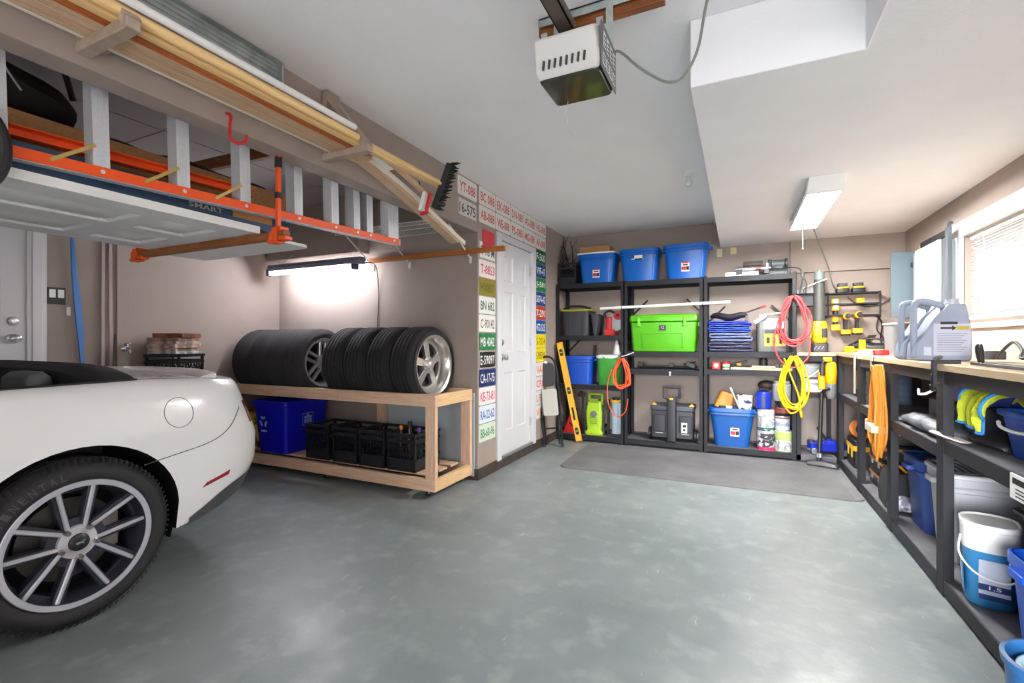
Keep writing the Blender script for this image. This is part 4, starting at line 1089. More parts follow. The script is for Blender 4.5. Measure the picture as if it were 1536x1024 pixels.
# --- second level of the corner unit
bt=thing('black_bin','black lidded bin with yellow-edged rim in the corner unit','storage bin',(-1.765,5.60,1.2515))
g=G(); g.tub(.31,.30,.335,.33,.29,.03,.004); obj('tub',g,DKGREY,bt)
for x in (-.1,.1):
    g=G(); g.box(x-.004,x+.004,-.168,-.156,.02,.27); obj('rib',g,DKGREY,bt)
g=G(); R=[[(x,y,z) for x,y in rrect(w,d,.03)] for w,d,z in ((.34,.335,.29),(.36,.345,.295),(.36,.345,.312),(.33,.32,.318))]; g.loft(R); obj('lid',g,mat('olive_yellow_lid',(150,148,40),.45),bt,.002)
g=G(); g.tube(smooth_path([(-.16,-.1,.325),(-.08,-.11,.352),(.06,-.10,.352),(.17,-.08,.325)],6),.014,8); obj('bag_strap',g,BLACKPL,bt)
g=G(); g.tub(.03,.26,.10,.28,.25,.01,.003); o=obj('dark_tray',g,DKGREY,loc=(-1.525,5.58,1.2515)); tag(o,'narrow dark tray standing between the black bin and the red saw','tray')
rs=thing('power_saw','red and silver mitre saw head on the corner unit shelf','saw',(-1.325,5.55,1.2515))
g=G(); g.lathe([(.105,-.022),(.11,0),(.105,.022)],24,0,T(.02,0,.155) @ RX(PI/2)); obj('blade_guard',g,mat('saw_guard_grey',(168,170,172),.35,.5),rs)
g=G(); g.cyl((.06,-.05,.235),(.06,.10,.235),.052,16); g.rbox((-.05,0,.12),(.07,.10,.2),.02); g.cbox((-.035,0,.035),(.12,.14,.07)); obj('motor_body',g,RED,rs,.006)
g=G(); g.tube(smooth_path([(-.08,-.02,.20),(-.10,-.03,.26),(-.04,-.03,.29),(.02,-.02,.26)],5),.015,8); g.cyl((.06,-.056,.235),(.06,-.046,.235),.02,12); obj('saw_handle',g,BLACKPL,rs)
# --- third level
bb_=tote('open_tote','open bright blue tote on the lower shelf of the corner unit',(-1.745,5.58,.6705),.385,.31,.335,BLUE2,.86,lab=False,r=.04)
g=G(); g.bar((.12,.05,.02),(.17,.05,.46),.03,.012,0,(0,1,0)); tag(obj('black_bar_tool',g,BLACKPL,loc=(-1.745,5.58,.678)),'black bar tool standing up in the open blue tote','tool')
gb=thing('green_cooler_jug','green bucket with a white lid beside the open blue tote','bucket',(-1.365,5.58,.6705))
g=G(); g.tub(.25,.26,.285,.30,.32,.05,.005); obj('tub',g,GREEN,gb)
g=G(); R=[[(x,y,z) for x,y in rrect(w,d,.05)] for w,d,z in ((.285,.30,.31),(.30,.31,.315),(.30,.31,.345),(.27,.28,.355))]; g.loft(R); obj('lid',g,mat('pale_lid',(214,222,214),.4),gb,.003)
g=G(); g.tube(smooth_path([(-.05,-.165,.33),(0,-.2,.30),(.08,-.19,.31),(.13,-.16,.335)],5),.007,8); obj('bail_handle',g,GREEN,gb)
g=G(); g.lathe([(.045,0),(.03,.10),(.012,.175),(0,.178)],16,0,T(-1.30,5.60,1.0265)); tag(obj('white_funnel',g,WHITE),'white cone standing on the green bucket lid','funnel')
# --- bottom level of corner unit
rj=thing('red_floor_jack','red jack stand on the bottom shelf of the corner unit','jack',(-1.83,5.58,.0735))
g=G(); g.loft([[(x,y,z) for x,y in rrect(w,w*.9,.01)] for w,z in ((.22,0),(.20,.02),(.09,.19),(.08,.21))]); obj('stand_base',g,RED,rj,.003)
g=G(); g.cyl((0,0,.2),(0,0,.27),.02,12); g.cbox((0,0,.275),(.09,.05,.02)); obj('saddle',g,DKGREY,rj,.003); g=G(); g.bar((-.02,-.09,.12),(.06,-.12,.05),.012,.012); obj('lever',g,BLACKPL,rj)
pw=thing('pressure_washer','lime green upright pressure washer on the bottom shelf','pressure washer',(-1.54,5.55,.0735))
g=G(); g.loft([[(x,y,z) for x,y in rrect(w,d,.03)] for w,d,z in ((.21,.22,.0),(.22,.23,.03),(.17,.2,.06),(.19,.2,.12),(.20,.2,.28),(.17,.17,.38),(.15,.13,.40))]); obj('front_shell',g,LIME2,pw,.004,60)
g=G(); g.tube(smooth_path([(-.075,0,.38),(-.078,0,.45),(-.06,0,.475),(.06,0,.475),(.078,0,.45),(.075,0,.38)],4),.015,8); obj('carry_handle',g,LIME2,pw)
g=G(); g.cyl((0,-.085,.25),(0,-.115,.25),.038,20); g.cyl((0,-.11,.25),(0,-.122,.25),.02,14); obj('control_dial',g,MIDGREY,pw)
g=G()
for k in range(4): g.box(-.045,.045,-.105,-.096,.135+.022*k,.145+.022*k)
g.box(-.05,.05,-.09,-.075,.385,.43); obj('vent_slats',g,mat('lime_dark',(120,160,30),.5),pw)
for s in (-1,1):
    g=G(); g.lathe([(.055,-.02),(.06,0),(.055,.02)],20,0,T(s*.115,.06,.06) @ RY(PI/2)); obj('wheel',g,BLACKPL,pw)
    g=G(); g.bar((s*.115,-.06,.0),(s*.10,-.07,.36),.022,.03,0,(0,1,0)); obj('side_frame',g,DKGREY,pw,.003)
g=G(); g.tube(smooth_path([(-.15,-.02,.02),(-.16,-.03,.2),(-.155,-.02,.42),(-.17,-.03,.50),(-.2,-.04,.47)],6),.013,8); g.cbox((-.175,-.03,.46),(.08,.03,.045)); obj('spray_lance',g,BLACKPL,pw,.004)
fp=thing('floor_pump','pale blue cylinder pump with a yellow cap beside the pressure washer','pump',(-1.285,5.52,.0735))
g=G(); g.cyl((0,0,.03),(0,0,.40),.055,20); obj('barrel',g,mat('pale_blue_cylinder',(176,196,214),.3),fp)
g=G(); g.cyl((0,0,.395),(0,0,.425),.066,20); obj('yellow_collar',g,YEL,fp,.003)
g=G(); g.cyl((0,0,.425),(0,0,.45),.045,16); g.cbox((0,0,.015),(.16,.14,.03)); obj('pump_base',g,BLACKPL,fp,.004)
g=G(); g.bar((-.09,.02,0),(-.085,.02,.42),.03,.03,0,(0,1,0)); tag(obj('black_post_tool',g,BLACKPL,loc=(-1.30,5.53,.0735),bevel=.004),'black upright bar between the green washer and the blue pump','bar')
# --- lime green cooler
ck=thing('chest_cooler','large lime green chest cooler on the middle shelf','cooler',(-.752,5.60,1.0685))
g=G(); g.loft([[(x,y,z) for x,y in rrect(w,d,.035)] for w,d,z in ((.66,.30,0),(.67,.31,.012),(.715,.335,.30),(.725,.34,.325))]); obj('body',g,LIME,ck,.004)
g=G(); g.loft([[(x,y,z) for x,y in rrect(w,d,.035)] for w,d,z in ((.72,.345,.333),(.735,.355,.34),(.735,.355,.385),(.72,.34,.405),(.68,.30,.412))]); lid=obj('lid',g,LIME,ck,.004)
g=G(); g.rbox((0,0,.408),(.60,.24,.02),.04); obj('lid_pad',g,LIME,lid,.006)
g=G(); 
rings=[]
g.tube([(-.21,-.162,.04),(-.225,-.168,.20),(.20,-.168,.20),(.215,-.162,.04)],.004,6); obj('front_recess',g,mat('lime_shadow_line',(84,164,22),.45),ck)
for x in (-.26,.23):
    g=G(); g.rbox((x,-.178,.345),(.03,.022,.075),.004); g.rbox((x,-.176,.30),(.045,.02,.04),.004); obj('latch',g,mat('lime_latch',(92,180,26),.4),ck,.003)
g=G(); g.box(-.035,.035,-.1755,-.1685,.235,.295); pl=obj('badge_plate',g,BLACKPL,ck,.002)
g=G(); g.text('K2',(0,-.177,.266),(1,0,0),(0,0,1),.034,.026); g.tube([(-.033,-.1758,.237),(.033,-.1758,.237),(.033,-.1758,.293),(-.033,-.1758,.293)],.002,5,0,closed=True); obj('badge_letters',g,LTGREY,pl)
for s in (-1,1):
    g=G(); g.rbox((s*.362,0,.30),(.02,.14,.05),.008); obj('side_handle',g,LIME,ck,.004)
# tripod / bars
tp=thing('folded_tripod','black folded tripod stand lying on the narrow shelf','tripod',(-.72,5.50,.8675))
g=G(); g.tube([(-.32,0,.03),(.32,.03,.03)],.012,8); g.tube([(-.30,.06,.02),(.30,.05,.02)],.010,8); obj('legs',g,BLACKPL,tp)
g=G(); g.cbox((-.28,.0,.055),(.06,.05,.05)); g.cbox((.05,.01,.05),(.05,.04,.04)); g.cbox((.25,.03,.055),(.10,.05,.05),0,RY(.4)); g.tube([(.18,.03,.06),(.30,.0,.09)],.01,8); obj('head_clamps',g,BLACKPL,tp,.004)
g=G(); g.sph((0,0,0),.014,10); g.cyl((0,0,-.01),(0,0,-.035),.01,8); tag(obj('clear_knob',g,LTGREY,loc=(-.67,5.388,.84)),'small pale clip on the beam under the tripod','clip')
# rolling tool box
tb=thing('rolling_toolbox','black wheeled tool box with pull handle and yellow latches','tool box',(-.655,5.57,.0795))
g=G(); g.rbox((0,0,.19),(.44,.28,.30),.02); obj('body',g,DKGREY,tb,.006)
for x in (-.13,.14):
    g=G(); g.rbox((x,-.146,.2),(.13,.02,.18),.008); obj('front_panel',g,mat('toolbox_panel',(40,44,54),.5),tb,.004)
    g=G(); g.box(x-.04,x+.04,-.159,-.153,.09,.096); obj('panel_trim',g,LTGREY,tb)
g=G(); g.rbox((0,0,.365),(.46,.30,.06),.03); obj('lid',g,mat('toolbox_lid',(62,68,80),.5),tb,.012)
g=G(); g.rbox((.0,-.165,.24),(.10,.04,.46),.01); obj('pull_mast',g,BLACKPL,tb,.004)
g=G(); g.tube([(-.01,-.165,.47),(-.08,-.165,.49),(-.085,-.165,.60),(.085,-.165,.60),(.08,-.165,.49),(.01,-.165,.47)],.016,8); obj('pull_handle',g,DKGREY,tb)
g=G(); g.rbox((0,-.19,.475),(.04,.012,.02),.004); obj('release_button',g,YEL,tb,.002)
for x in (-.19,.20):
    g=G(); g.prism([(-.03,0),(.03,0),(0,.03)],-.02,.02,0,T(x,-.10,.393) @ RX(PI/2)); obj('latch',g,YEL,tb,.003)
for s in (-1,1):
    g=G(); g.lathe([(.055,-.018),(.07,-.01),(.07,.01),(.055,.018)],20,0,T(s*.24,-.06,.07) @ RY(PI/2)); w_=obj('wheel',g,BLACKPL,tb); g=G(); g.lathe([(.03,0),(.03,.02),(0,.021)],14,0,T(s*.245,-.06,.07) @ RY(s*PI/2)); obj('wheel_hub',g,LTGREY,w_)
g=G(); g.box(.10,.16,-.1585,-.1565,.11,.22); lb_=obj('spec_label',g,PAPER,tb); g=G(); g.box(.115,.15,-.1596,-.158,.17,.20); g.box(.12,.14,-.1596,-.158,.13,.155); obj('label_print',g,INKD,lb_)
# white pipe across the posts
g=G(); g.tube([(-1.44,5.375,1.561),(-.07,5.375,1.588)],.016,12); tag(obj('white_pipe',g,WHITE),'long white pipe hung across the front of the shelving posts','pipe')
for x in (-1.19,-.335):
    g=G(); g.tube([(x,5.398,1.60),(x,5.365,1.575+.02*(x+1.19)),(x,5.355,1.546+.02*(x+1.19)),(x,5.375,1.541+.02*(x+1.19)),(x,5.392,1.55)],.004,6); tag(obj('pipe_hook',g,BLACKMETAL),'small black hook holding the white pipe at the '+('corner unit post' if x<-1 else 'tarp shelf post'),'hook')
# --- third unit, top
g=G(); g.box(-.12,.19,5.42,5.66,1.8585,1.872); g.box(-.12,.19,5.42,5.43,1.872,1.90); tag(obj('flat_steel_tray',g,STEEL,bevel=.002),'flat steel tray under the clutter on the top shelf','tray')
g=G(); rr=[]
for i in range(9): f=i/8; s=math.sin(PI*(f*.92+.04))**.4; rr.append([(-.05+.2*f,5.47+.05*s*math.cos(a),1.9005+.022*s+.022*s*math.sin(a)) for a in [2*PI*k/10 for k in range(10)]])
g.loft(rr); tag(obj('grey_pad',g,mat('grey_foam',(150,158,170),.7)),'pale grey pad on the edge of the top shelf tray','pad')
db=thing('dark_tool_case','dark open tool case on the top shelf','case',(.10,5.60,1.873))
g=G(); g.box(-.10,.10,-.05,.05,0,.07); obj('case_base',g,BLACKPL,db,.004); g=G(); g.box(-.05,.13,-.04,.05,.071,.15); g.box(-.05,.13,-.06,-.04,.10,.13); obj('case_lid',g,mat('brown_case',(58,44,40),.6),db,.003)
rb=thing('steel_bar_clamp','long steel bar clamp with red ends on the top shelf','clamp',(.14,5.46,1.92))
g=G(); g.box(-.16,.16,-.006,.006,.0,.018); obj('bar',g,STEEL,rb,.001); g=G(); g.cbox((.05,-.01,.01),(.05,.03,.02)); obj('red_jaw',g,RED,rb,.002)
g=G(); g.box(-.16,-.10,-.05,.05,-.048,0); g.box(.1,.14,-.05,.05,-.048,0); tag(obj('bar_rest',g,BLACKPL,loc=(.14,5.46,1.92)),'black rests under the steel bar clamp','rest')
vc=thing('bench_vice','grey bench grinder on the top shelf by the end post','grinder',(.37,5.58,1.8585))
g=G(); g.rbox((0,0,.03),(.17,.12,.06),.01); g.cyl((-.06,0,.12),(.06,0,.12),.045,16); g.cbox((0,0,.07),(.08,.08,.05)); obj('body',g,mat('grinder_grey',(84,94,98),.5),vc,.005)
g=G(); g.cyl((-.09,0,.12),(-.065,0,.12),.055,18); g.cyl((.065,0,.12),(.09,0,.12),.055,18); obj('guards',g,DKGREY,vc,.004)
g=G(); g.box(-.003,.015,-.01,.01,0,.13); tag(obj('white_marker',g,WHITE,loc=(.265,5.52,1.858)),'thin white marker standing by the grinder on the top shelf','marker')
g=G(); g.tube(smooth_path([(-.18,.0,.03),(-.08,-.01,.045),(.03,.0,.035),(.12,-.02,.04),(.19,-.03,.02),(.215,-.04,-.06),(.20,-.04,-.17),(.19,-.04,-.22)],6),.008,7); g.rbox((.215,-.04,-.04),(.03,.03,.05),.006); g.tube(smooth_path([(.21,-.04,-.05),(.25,-.04,-.14),(.235,-.04,-.2)],5),.006,6); g.rbox((.232,-.04,-.21),(.022,.02,.04),.004)
tag(obj('tangled_cord',g,BLACKPL,loc=(.36,5.47,1.88)),'black power cord trailing off the top shelf end','cord')
# --- tarps, spray gun, charger
TP1=mat('bright_blue_tarp',(24,60,176),.35,noise=(9,4,.35,.65),rgb2=(40,88,206),bump=(30,.5)); TP2=mat('slate_blue_tarp',(84,98,146),.5,noise=(9,4,.35,.65),rgb2=(104,116,162),bump=(30,.5)); TP3=mat('navy_cloth',(52,56,88),.6,bump=(30,.5))
def folded(x,y,z,w,d,h,m,label,seed):
    rnd=random.Random(seed); t=h/3*.80; zs=[h*(k+.5)/3 for k in range(3)]; j=lambda: rnd.uniform(-.012,.012); e=w/2-t/2
    W=[(-e+abs(j()),zs[0]),(-e*.4,zs[0]+.002),(e*.4,zs[0]-.002),(e*.93,zs[0]),(e-abs(j())*.4,(zs[0]+zs[1])/2),(e*.90,zs[1]),(e*.3,zs[1]+.003),(-e*.5,zs[1]-.002),(-e*.92,zs[1]),(-e+abs(j())*.4,(zs[1]+zs[2])/2),(-e*.9,zs[2]),(-e*.3,zs[2]+.002),(e*.4,zs[2]-.003),(e*.97-abs(j())*3,zs[2])]
    P=smooth_path([(p,0,q) for p,q in W],5); g=G(); rr=[]
    for i,p in enumerate(P):
        tg=(P[min(i+1,len(P)-1)]-P[max(i-1,0)]).normalized(); nn=Vector((-tg.z,0,tg.x)); dd=d/2*(1-.05*math.sin(i*.7+seed)**2); tt=t/2*(.86+.14*math.sin(i*.9+seed))
        rr.append([p+nn*tt+Vector((0,-dd*.94,0)),p+nn*tt*.6+Vector((0,-dd,0)),p-nn*tt*.6+Vector((0,-dd,0)),p-nn*tt+Vector((0,-dd*.94,0)),p-nn*tt+Vector((0,dd,0)),p+nn*tt+Vector((0,dd,0))])
    g.loft(rr)
    return tag(obj('folded_tarp',g,m,loc=(x,y,z),sharp=60),label,'tarp','folded tarps on the middle shelf')
folded(-.075,5.59,1.0725,.44,.30,.105,TP3,'dark navy folded cloth at the bottom of the tarp stack',1)
folded(-.07,5.58,1.179,.43,.30,.095,TP2,'slate blue folded tarp in the middle of the stack',2)
folded(-.085,5.585,1.276,.42,.29,.06,TP1,'bright blue folded tarp under the top one',3)
folded(-.08,5.58,1.338,.42,.29,.06,mat('royal_blue_tarp',(18,50,200),.3,bump=(30,.5)),'royal blue shiny folded tarp on top of the stack',4)
sg=thing('caulking_gun','black caulking gun with a red tip lying on the folded tarps','caulking gun',(-.02,5.52,1.40))
g=G(); rr=[]
for i in range(11): f=i/10; s=.4+.6*math.sin(PI*f)**.5; rr.append([(-.25+.36*f,.0+.09*s*math.cos(a),.045+.04*s*math.sin(a)+.015*math.sin(9*f)) for a in [2*PI*k/10 for k in range(10)]])
g.loft(rr); obj('gun_body',g,mat('black_tool_bag',(30,30,34),.6),sg,sharp=60)
g=G(); g.bar((.05,-.03,.065),(.245,-.05,.135),.016,.016); g.bar((.10,-.03,.06),(.10,-.05,-.01),.03,.02); obj('rod',g,BLACKPL,sg,.002)
g=G(); g.bar((.235,-.05,.131),(.275,-.054,.146),.024,.024); obj('red_tip',g,RED,sg,.003)
bc=thing('battery_charger','grey battery charger with a yellow instruction panel','charger',(.315,5.55,1.0725))
g=G(); g.loft([[(x,y,z) for x,y in rrect(w,d,.03)] for w,d,z in ((.27,.24,0),(.28,.25,.02),(.28,.25,.31),(.25,.22,.35))]); obj('body',g,mat('charger_grey',(92,96,94),.45),bc,.005)
g=G(); g.box(-.075,.115,-.128,-.1245,.06,.185); yp=obj('yellow_panel',g,YEL,bc,.001)
g=G(); g.cbox((-.04,-.129,.12),(.03,.002,.06)); g.cbox((.02,-.129,.12),(.012,.002,.07)); g.cbox((.07,-.129,.12),(.02,.002,.07)); obj('panel_symbols',g,INKD,yp)
g=G(); g.box(-.07,.11,-.128,-.1245,.19,.225); obj('black_panel',g,BLACKPL,bc,.001)
g=G(); g.box(-.08,.11,-.127,-.1245,.24,.31); obj('metal_panel',g,STEEL,bc,.002)
g=G(); g.tube([(-.11,-.05,.33),(-.115,-.06,.375),(.08,-.06,.395),(.11,-.05,.34)],.011,8); g.bar((-.16,-.11,.30),(-.06,-.12,.37),.05,.04); obj('carry_handle',g,LTGREY,bc)
# --- narrow shelf of third unit
rd=thing('red_radio','small red work lamp on the narrow shelf','lamp',(-.21,5.47,.8875))
g=G(); g.rbox((0,0,.038),(.085,.06,.075),.01); obj('body',g,RED,rd,.004); g=G(); g.cyl((0,-.03,.04),(0,-.036,.04),.022,16); obj('lens',g,WHITE,rd)
cn=thing('small_tin','small red and white tin on the narrow shelf','tin',(-.115,5.48,.8875))
g=G(); g.cyl((0,0,0),(0,0,.075),.036,18); obj('tin_body',g,WHITE,cn); g=G(); g.cyl((0,0,.055),(0,0,.08),.037,18); obj('lid',g,RED,cn); g=G(); g.cyl((0,0,.01),(0,0,.03),.0365,18); obj('label_band',g,GREEN,cn)
LW=mat('light_wood_offcut',(226,200,156),.6)
g=G(); g.box(-.07,.50,5.43,5.50,.8875,.912); tag(obj('wood_offcut',g,LW,bevel=.002),'pale wood offcut along the narrow shelf edge','offcut')
g=G(); g.box(.13,.34,5.42,5.49,.9125,.93); tag(obj('wood_offcut',g,LW,bevel=.002),'short pale wood offcut lying on the longer one','offcut')
st_=thing('staple_gun','black and yellow staple gun on the narrow shelf','staple gun',(.02,5.58,.8875)); g=G(); g.box(-.09,.09,-.02,.02,0,.035); g.bar((-.08,0,.05),(.07,0,.085),.03,.02); obj('body',g,BLACKPL,st_,.004); g=G(); g.rbox((-.01,-.03,.05),(.05,.02,.03),.006); obj('yellow_side',g,YEL,st_,.002)
hp=thing('router_tool','dark trim router behind the wood offcuts','router',(.24,5.60,.8875)); g=G(); g.cyl((0,0,0),(0,0,.10),.04,16); g.rbox((0,0,.01),(.12,.10,.02),.01); obj('body',g,DKGREY,hp,.003); g=G(); g.cyl((0,0,.10),(0,0,.125),.03,14); obj('cap',g,BLACKPL,hp,.003)
gs=thing('safety_glasses','dark safety glasses resting on the wood offcut','glasses',(.375,5.455,.9125)); 
for s in (-1,1): g=G(); g.lathe([(.02,-.003),(.022,0),(.02,.003)],14,0,T(s*.024,-.02,.022) @ RX(PI/2)); obj('lens',g,BLACKPL,gs)
g=G(); g.bar((-.04,-.02,.03),(.04,-.02,.03),.004,.004); g.bar((-.044,-.02,.028),(-.04,.03,.02),.004,.004); g.bar((.044,-.02,.028),(.04,.03,.02),.004,.004); obj('frame',g,INKD,gs)
# --- bottom of third unit
bt2=tote('storage_tote','blue tote full of painting gear on the bottom shelf',(-.06,5.59,.0765),.45,.34,.405,mat('mid_blue_tote',(24,86,160),.35),.72,labpos=(.03,.17))
g=G(); g.tub(.17,.11,.13,.06,.17,.02,.004,mtx=T(-.15,5.56,.47) @ RY(.30)); g.v=[tuple(v) for v in g.v]; tag(obj('orange_paint_tray',g,ORG2),'orange scoop-shaped tray standing in the painting tote','tray')
pb=thing('paint_splashed_pail','white pail with dark paint splashes in the painting tote','pail',(.06,5.555,.345)); g=G(); g.tub(.135,.135,.16,.16,.27,.067,.003); obj('pail_body',g,mat('splashed_white',(226,226,226),.5,noise=(16,2,.56,.60),rgb2=(52,56,96)),pb); g=G(); g.tube([(.08*math.cos(a),.08*math.sin(a),.262) for a in [2*PI*k/20 for k in range(20)]],.004,6,0,closed=True); obj('rim',g,WHITE,pb)
g=G(); g.bar((.02,5.46,.47),(-.07,5.44,.69),.024,.014); g.bar((-.06,5.442,.665),(-.075,5.438,.70),.034,.02); tag(obj('paint_brush',g,mat('pale_brush_handle',(186,198,200),.5)),'pale handled brush leaning across the painting tote','brush')
for i,(x,c,l) in enumerate(((-.17,DKGREY,'dark pot at the edge of the painting tote'),(-.085,WHITE,'small white tub in the painting tote'),(-.025,DKGREY,'dark cup in the middle of the painting tote'))):
    g=G(); g.lathe([(.03,0),(.036,.13),(.033,.13),(.028,.01),(0,.01)],16); tag(obj('paint_pot',g,c,loc=(x+.02 if i==0 else x,5.475,.37)),l,'pot')
def pail(name,label,x,y,z,r,h,body,bands,lid=None,group=None,cat='paint can'):
    p=thing(name,label,cat,(x,y,z),group=group)
    g=G(); g.lathe([(r*.97,0),(r,.004),(r,h-.008),(r*1.03,h-.006),(r*1.03,h),(0,h)],24); obj('can_body',g,body,p)
    for z0,z1,m in bands:
        g=G(); g.lathe([(r*1.004,h*z0),(r*1.006,h*z0+.001),(r*1.006,h*z1),(r*1.004,h*z1)],24); closed_lathe(g,[(r*.99,h*z0),(r*1.008,h*z0),(r*1.008,h*z1),(r*.99,h*z1)],24); obj('label_band',g,m,p)
    g=G(); g.lathe([(r*.9,h),(r*.9,h+.006),(r*.8,h+.006),(r*.78,h+.002),(0,h+.002)],24); obj('lid',g,lid or STEEL,p)
    g=G(); g.tube(smooth_path([(-r*1.03,-.02,h*.86),(-r*.7,-r*.95,h*.62),(0,-r*1.12,h*.52),(r*.7,-r*.95,h*.62),(r*1.03,-.02,h*.86)],5),.002,5); obj('wire_handle',g,STEEL,p)
    return p
WPB=mat('paint_label_white',(222,224,224),.5,noise=(30,2,.52,.60),rgb2=(150,156,160))
PK=mat('pink_band',(206,40,96),.5); TEAL=mat('teal_band',(40,110,110),.5); LG=mat('pale_green_band',(168,192,104),.5); BRZ=mat('brown_band',(110,84,56),.5)
pail('paint_can','white and black paint pail with a pink band, lowest by the blue tote',.259,5.50,.0765,.082,.205,mat('dark_label',(60,62,66),.5,noise=(24,2,.5,.58),rgb2=(206,206,206)),((0,.16,PK),(.82,.97,LTGREY)))
pail('paint_can','white paint pail stacked on the pink-banded one',.257,5.50,.289,.079,.195,WPB,((0,.08,TEAL),(.3,.34,LTGREY)))
bj=thing('blue_drum','small blue drum with a dark stripe topping the paint stack','drum',(.233,5.50,.4915)); g=G(); g.lathe([(.066,0),(.072,.008),(.072,.145),(.06,.17),(.03,.182),(0,.183)],22); obj('body',g,mat('deep_blue_drum',(20,48,168),.35),bj); g=G(); g.box(-.014,.014,-.075,-.07,.01,.14); obj('stripe',g,DKGREY,bj)
g=G(); g.sph((0,0,0),.062,14,0,(1.25,1,.85)); g.rbox((-.02,-.05,-.035),(.10,.05,.012),.02); tag(obj('dark_cap',g,mat('dark_brown_cap',(40,26,26),.7),loc=(.262,5.53,.728)),'dark brown cap lying on the blue drum','cap')
pail('paint_can','tall white pail with a pale green band by the end post',.415,5.50,.0765,.078,.205,WPB,((.55,.98,LG),(0,.05,LG)))
pail('paint_can','small white can with brown edge stacked under the black tin',.405,5.50,.289,.066,.135,mat('can_white',(210,214,220),.45),((.85,.98,BRZ),(.3,.55,mat('blue_grey_band',(150,160,196),.5))))
pail('paint_can','black tin with a light label between the can and the glass jar',.41,5.50,.4325,.070,.14,mat('black_tin',(34,32,34),.4),((.2,.6,mat('tin_red',(150,60,46),.5)),),lid=BLACKPL)
gj=thing('glass_jar','large clear jar with a lid topping the can stack by the end post','jar',(.40,5.51,.5815)); g=G(); g.lathe([(.078,0),(.085,.01),(.085,.16),(.07,.18),(.066,.18),(.08,.158),(.08,.014),(0,.014)],22); obj('jar_body',g,mat('milky_plastic',(190,196,200),.3,trans=.35),gj); g=G(); g.cyl((0,0,.18),(0,0,.205),.074,20); obj('lid',g,LTGREY,gj,.003)
# ================================================================ CORDS, LEANING THINGS, MAT, CORNER BENCH
def coil(name,label,hx,hz,y,w,h,m,turns,r,seed,cat='extension cord',tail=None,wrapm=None,plugm=None,par_rot=0):
    """hank of cord hung on a hook at (hx, hz); egg-shaped loops, narrow at the top"""
    rnd=random.Random(seed); c=thing(name,label,cat,(hx,y,hz),par_rot)
    for k in range(turns):
        ww=w*(.72+.28*rnd.random())/2; hh=h*(.82+.18*rnd.random()); ox=rnd.uniform(-.02,.02); oy=-.012-.011*(k%4)-.004*rnd.random()
        P=[]
        for i in range(14):
            a=2*PI*i/14; sx=math.sin(a); q=(1-math.cos(a))/2
            P.append((ox+ww*sx*(.45+.55*q)+.01*rnd.uniform(-1,1), oy+.008*math.sin(2*a+k), -hh*q+.01*rnd.uniform(-1,1)*(q>.2)))
        g=G(); g.tube(smooth_path(P,4,True),r,7,0,closed=True); obj('cord_loop',g,m,c)
    if tail:
        g=G(); g.tube(smooth_path(tail,6),r,7); t=obj('cord_tail',g,m,c)
        if plugm:
            a,b=Vector(tail[-2]),Vector(tail[-1]); d=(b-a).normalized(); g=G(); g.cyl(b-d*.01,b+d*.05,.014,10,0,.011); obj('plug',g,plugm,t)
    g=G(); g.tube([(0,.006,.0),(0,-.035,-.004),(0,-.055,.008),(0,-.058,.03)],.005,6); obj('hook',g,BLACKMETAL,c)
    return c
coil('orange_hose','thin orange cord coil hung on the post by the green bucket',-1.19,.985,5.392,.26,.36,mat('orange_cord',(234,92,40),.4),6,.0065,11,tail=[(-.11,-.03,-.12),(-.16,-.03,-.3),(-.15,-.03,-.52),(-.06,-.03,-.66),(.04,-.03,-.60),(.07,-.03,-.45)])
g=G(); g.tube(smooth_path([(-.05,0,.02),(0,-.02,.03),(.1,-.02,.07)],4),.005,6); tag(obj('white_tie',g,WHITE,loc=(-1.15,5.37,.99)),'white cable tie on the post above the orange coil','tie')
coil('red_cord','red air hose coil hung on the end post beside the battery charger',.49,1.625,5.392,.36,.50,mat('red_hose',(228,74,78),.4),8,.0075,12,cat='hose',tail=[(-.14,-.04,-.28),(-.17,-.04,-.45),(-.12,-.04,-.62),(0,-.04,-.70),(.12,-.04,-.60),(.14,-.04,-.40)],plugm=ORG2)
coil('yellow_cord','yellow extension cord coil hung on the end post under the red hose',.49,1.035,5.392,.31,.56,mat('yellow_cord',(240,196,20),.4),8,.0078,13,tail=[(-.08,-.05,-.02),(-.02,-.055,-.2),(.04,-.055,-.38),(.06,-.05,-.54)],plugm=YEL)
# folded stool
fs=thing('folding_stool','folded black step stool with a grey seat leaning beside the door','stool',(-1.86,4.96,0),.42)
fs.rotation_euler=(math.radians(-3),math.radians(-4.5),.42)
g=G(); g.tube(smooth_path([(-.10,.0,.02),(-.11,.02,.62),(-.10,.03,.90),(-.05,.035,1.0),(.05,.035,1.0),(.10,.03,.90),(.11,.02,.62),(.10,0,.02)],5),.012,8); obj('front_frame',g,BLACKMETAL,fs)
g=G(); g.tube(smooth_path([(-.075,.07,.02),(-.08,.055,.5),(-.075,.05,.62)],4),.011,8); g.tube(smooth_path([(.075,.07,.02),(.08,.055,.5),(.075,.05,.62)],4),.011,8); g.tube([(-.077,.068,.2),(.077,.068,.2)],.009,8); obj('rear_frame',g,BLACKMETAL,fs)
g=G(); g.prism(rrect(.17,.30,.03),-.012,.012,0,T(0,-.03,.50) @ RX(math.radians(82))); obj('seat_pad',g,mat('grey_seat_pad',(176,176,166),.6),fs,.006)
g=G(); g.prism(rrect(.16,.27,.06),-.008,.008,0,T(0,.035,.81) @ RX(PI/2)); obj('back_panel',g,BLACKPL,fs,.004)
g=G(); g.cyl((-.01,.018,.95),(-.01,.028,.95),.016,12); obj('grommet',g,STEEL,fs)
for x in (-.1,.1):
    g=G(); g.cyl((x,0,0),(x,0,.03),.016,10); obj('rubber_foot',g,BLACKPL,fs)
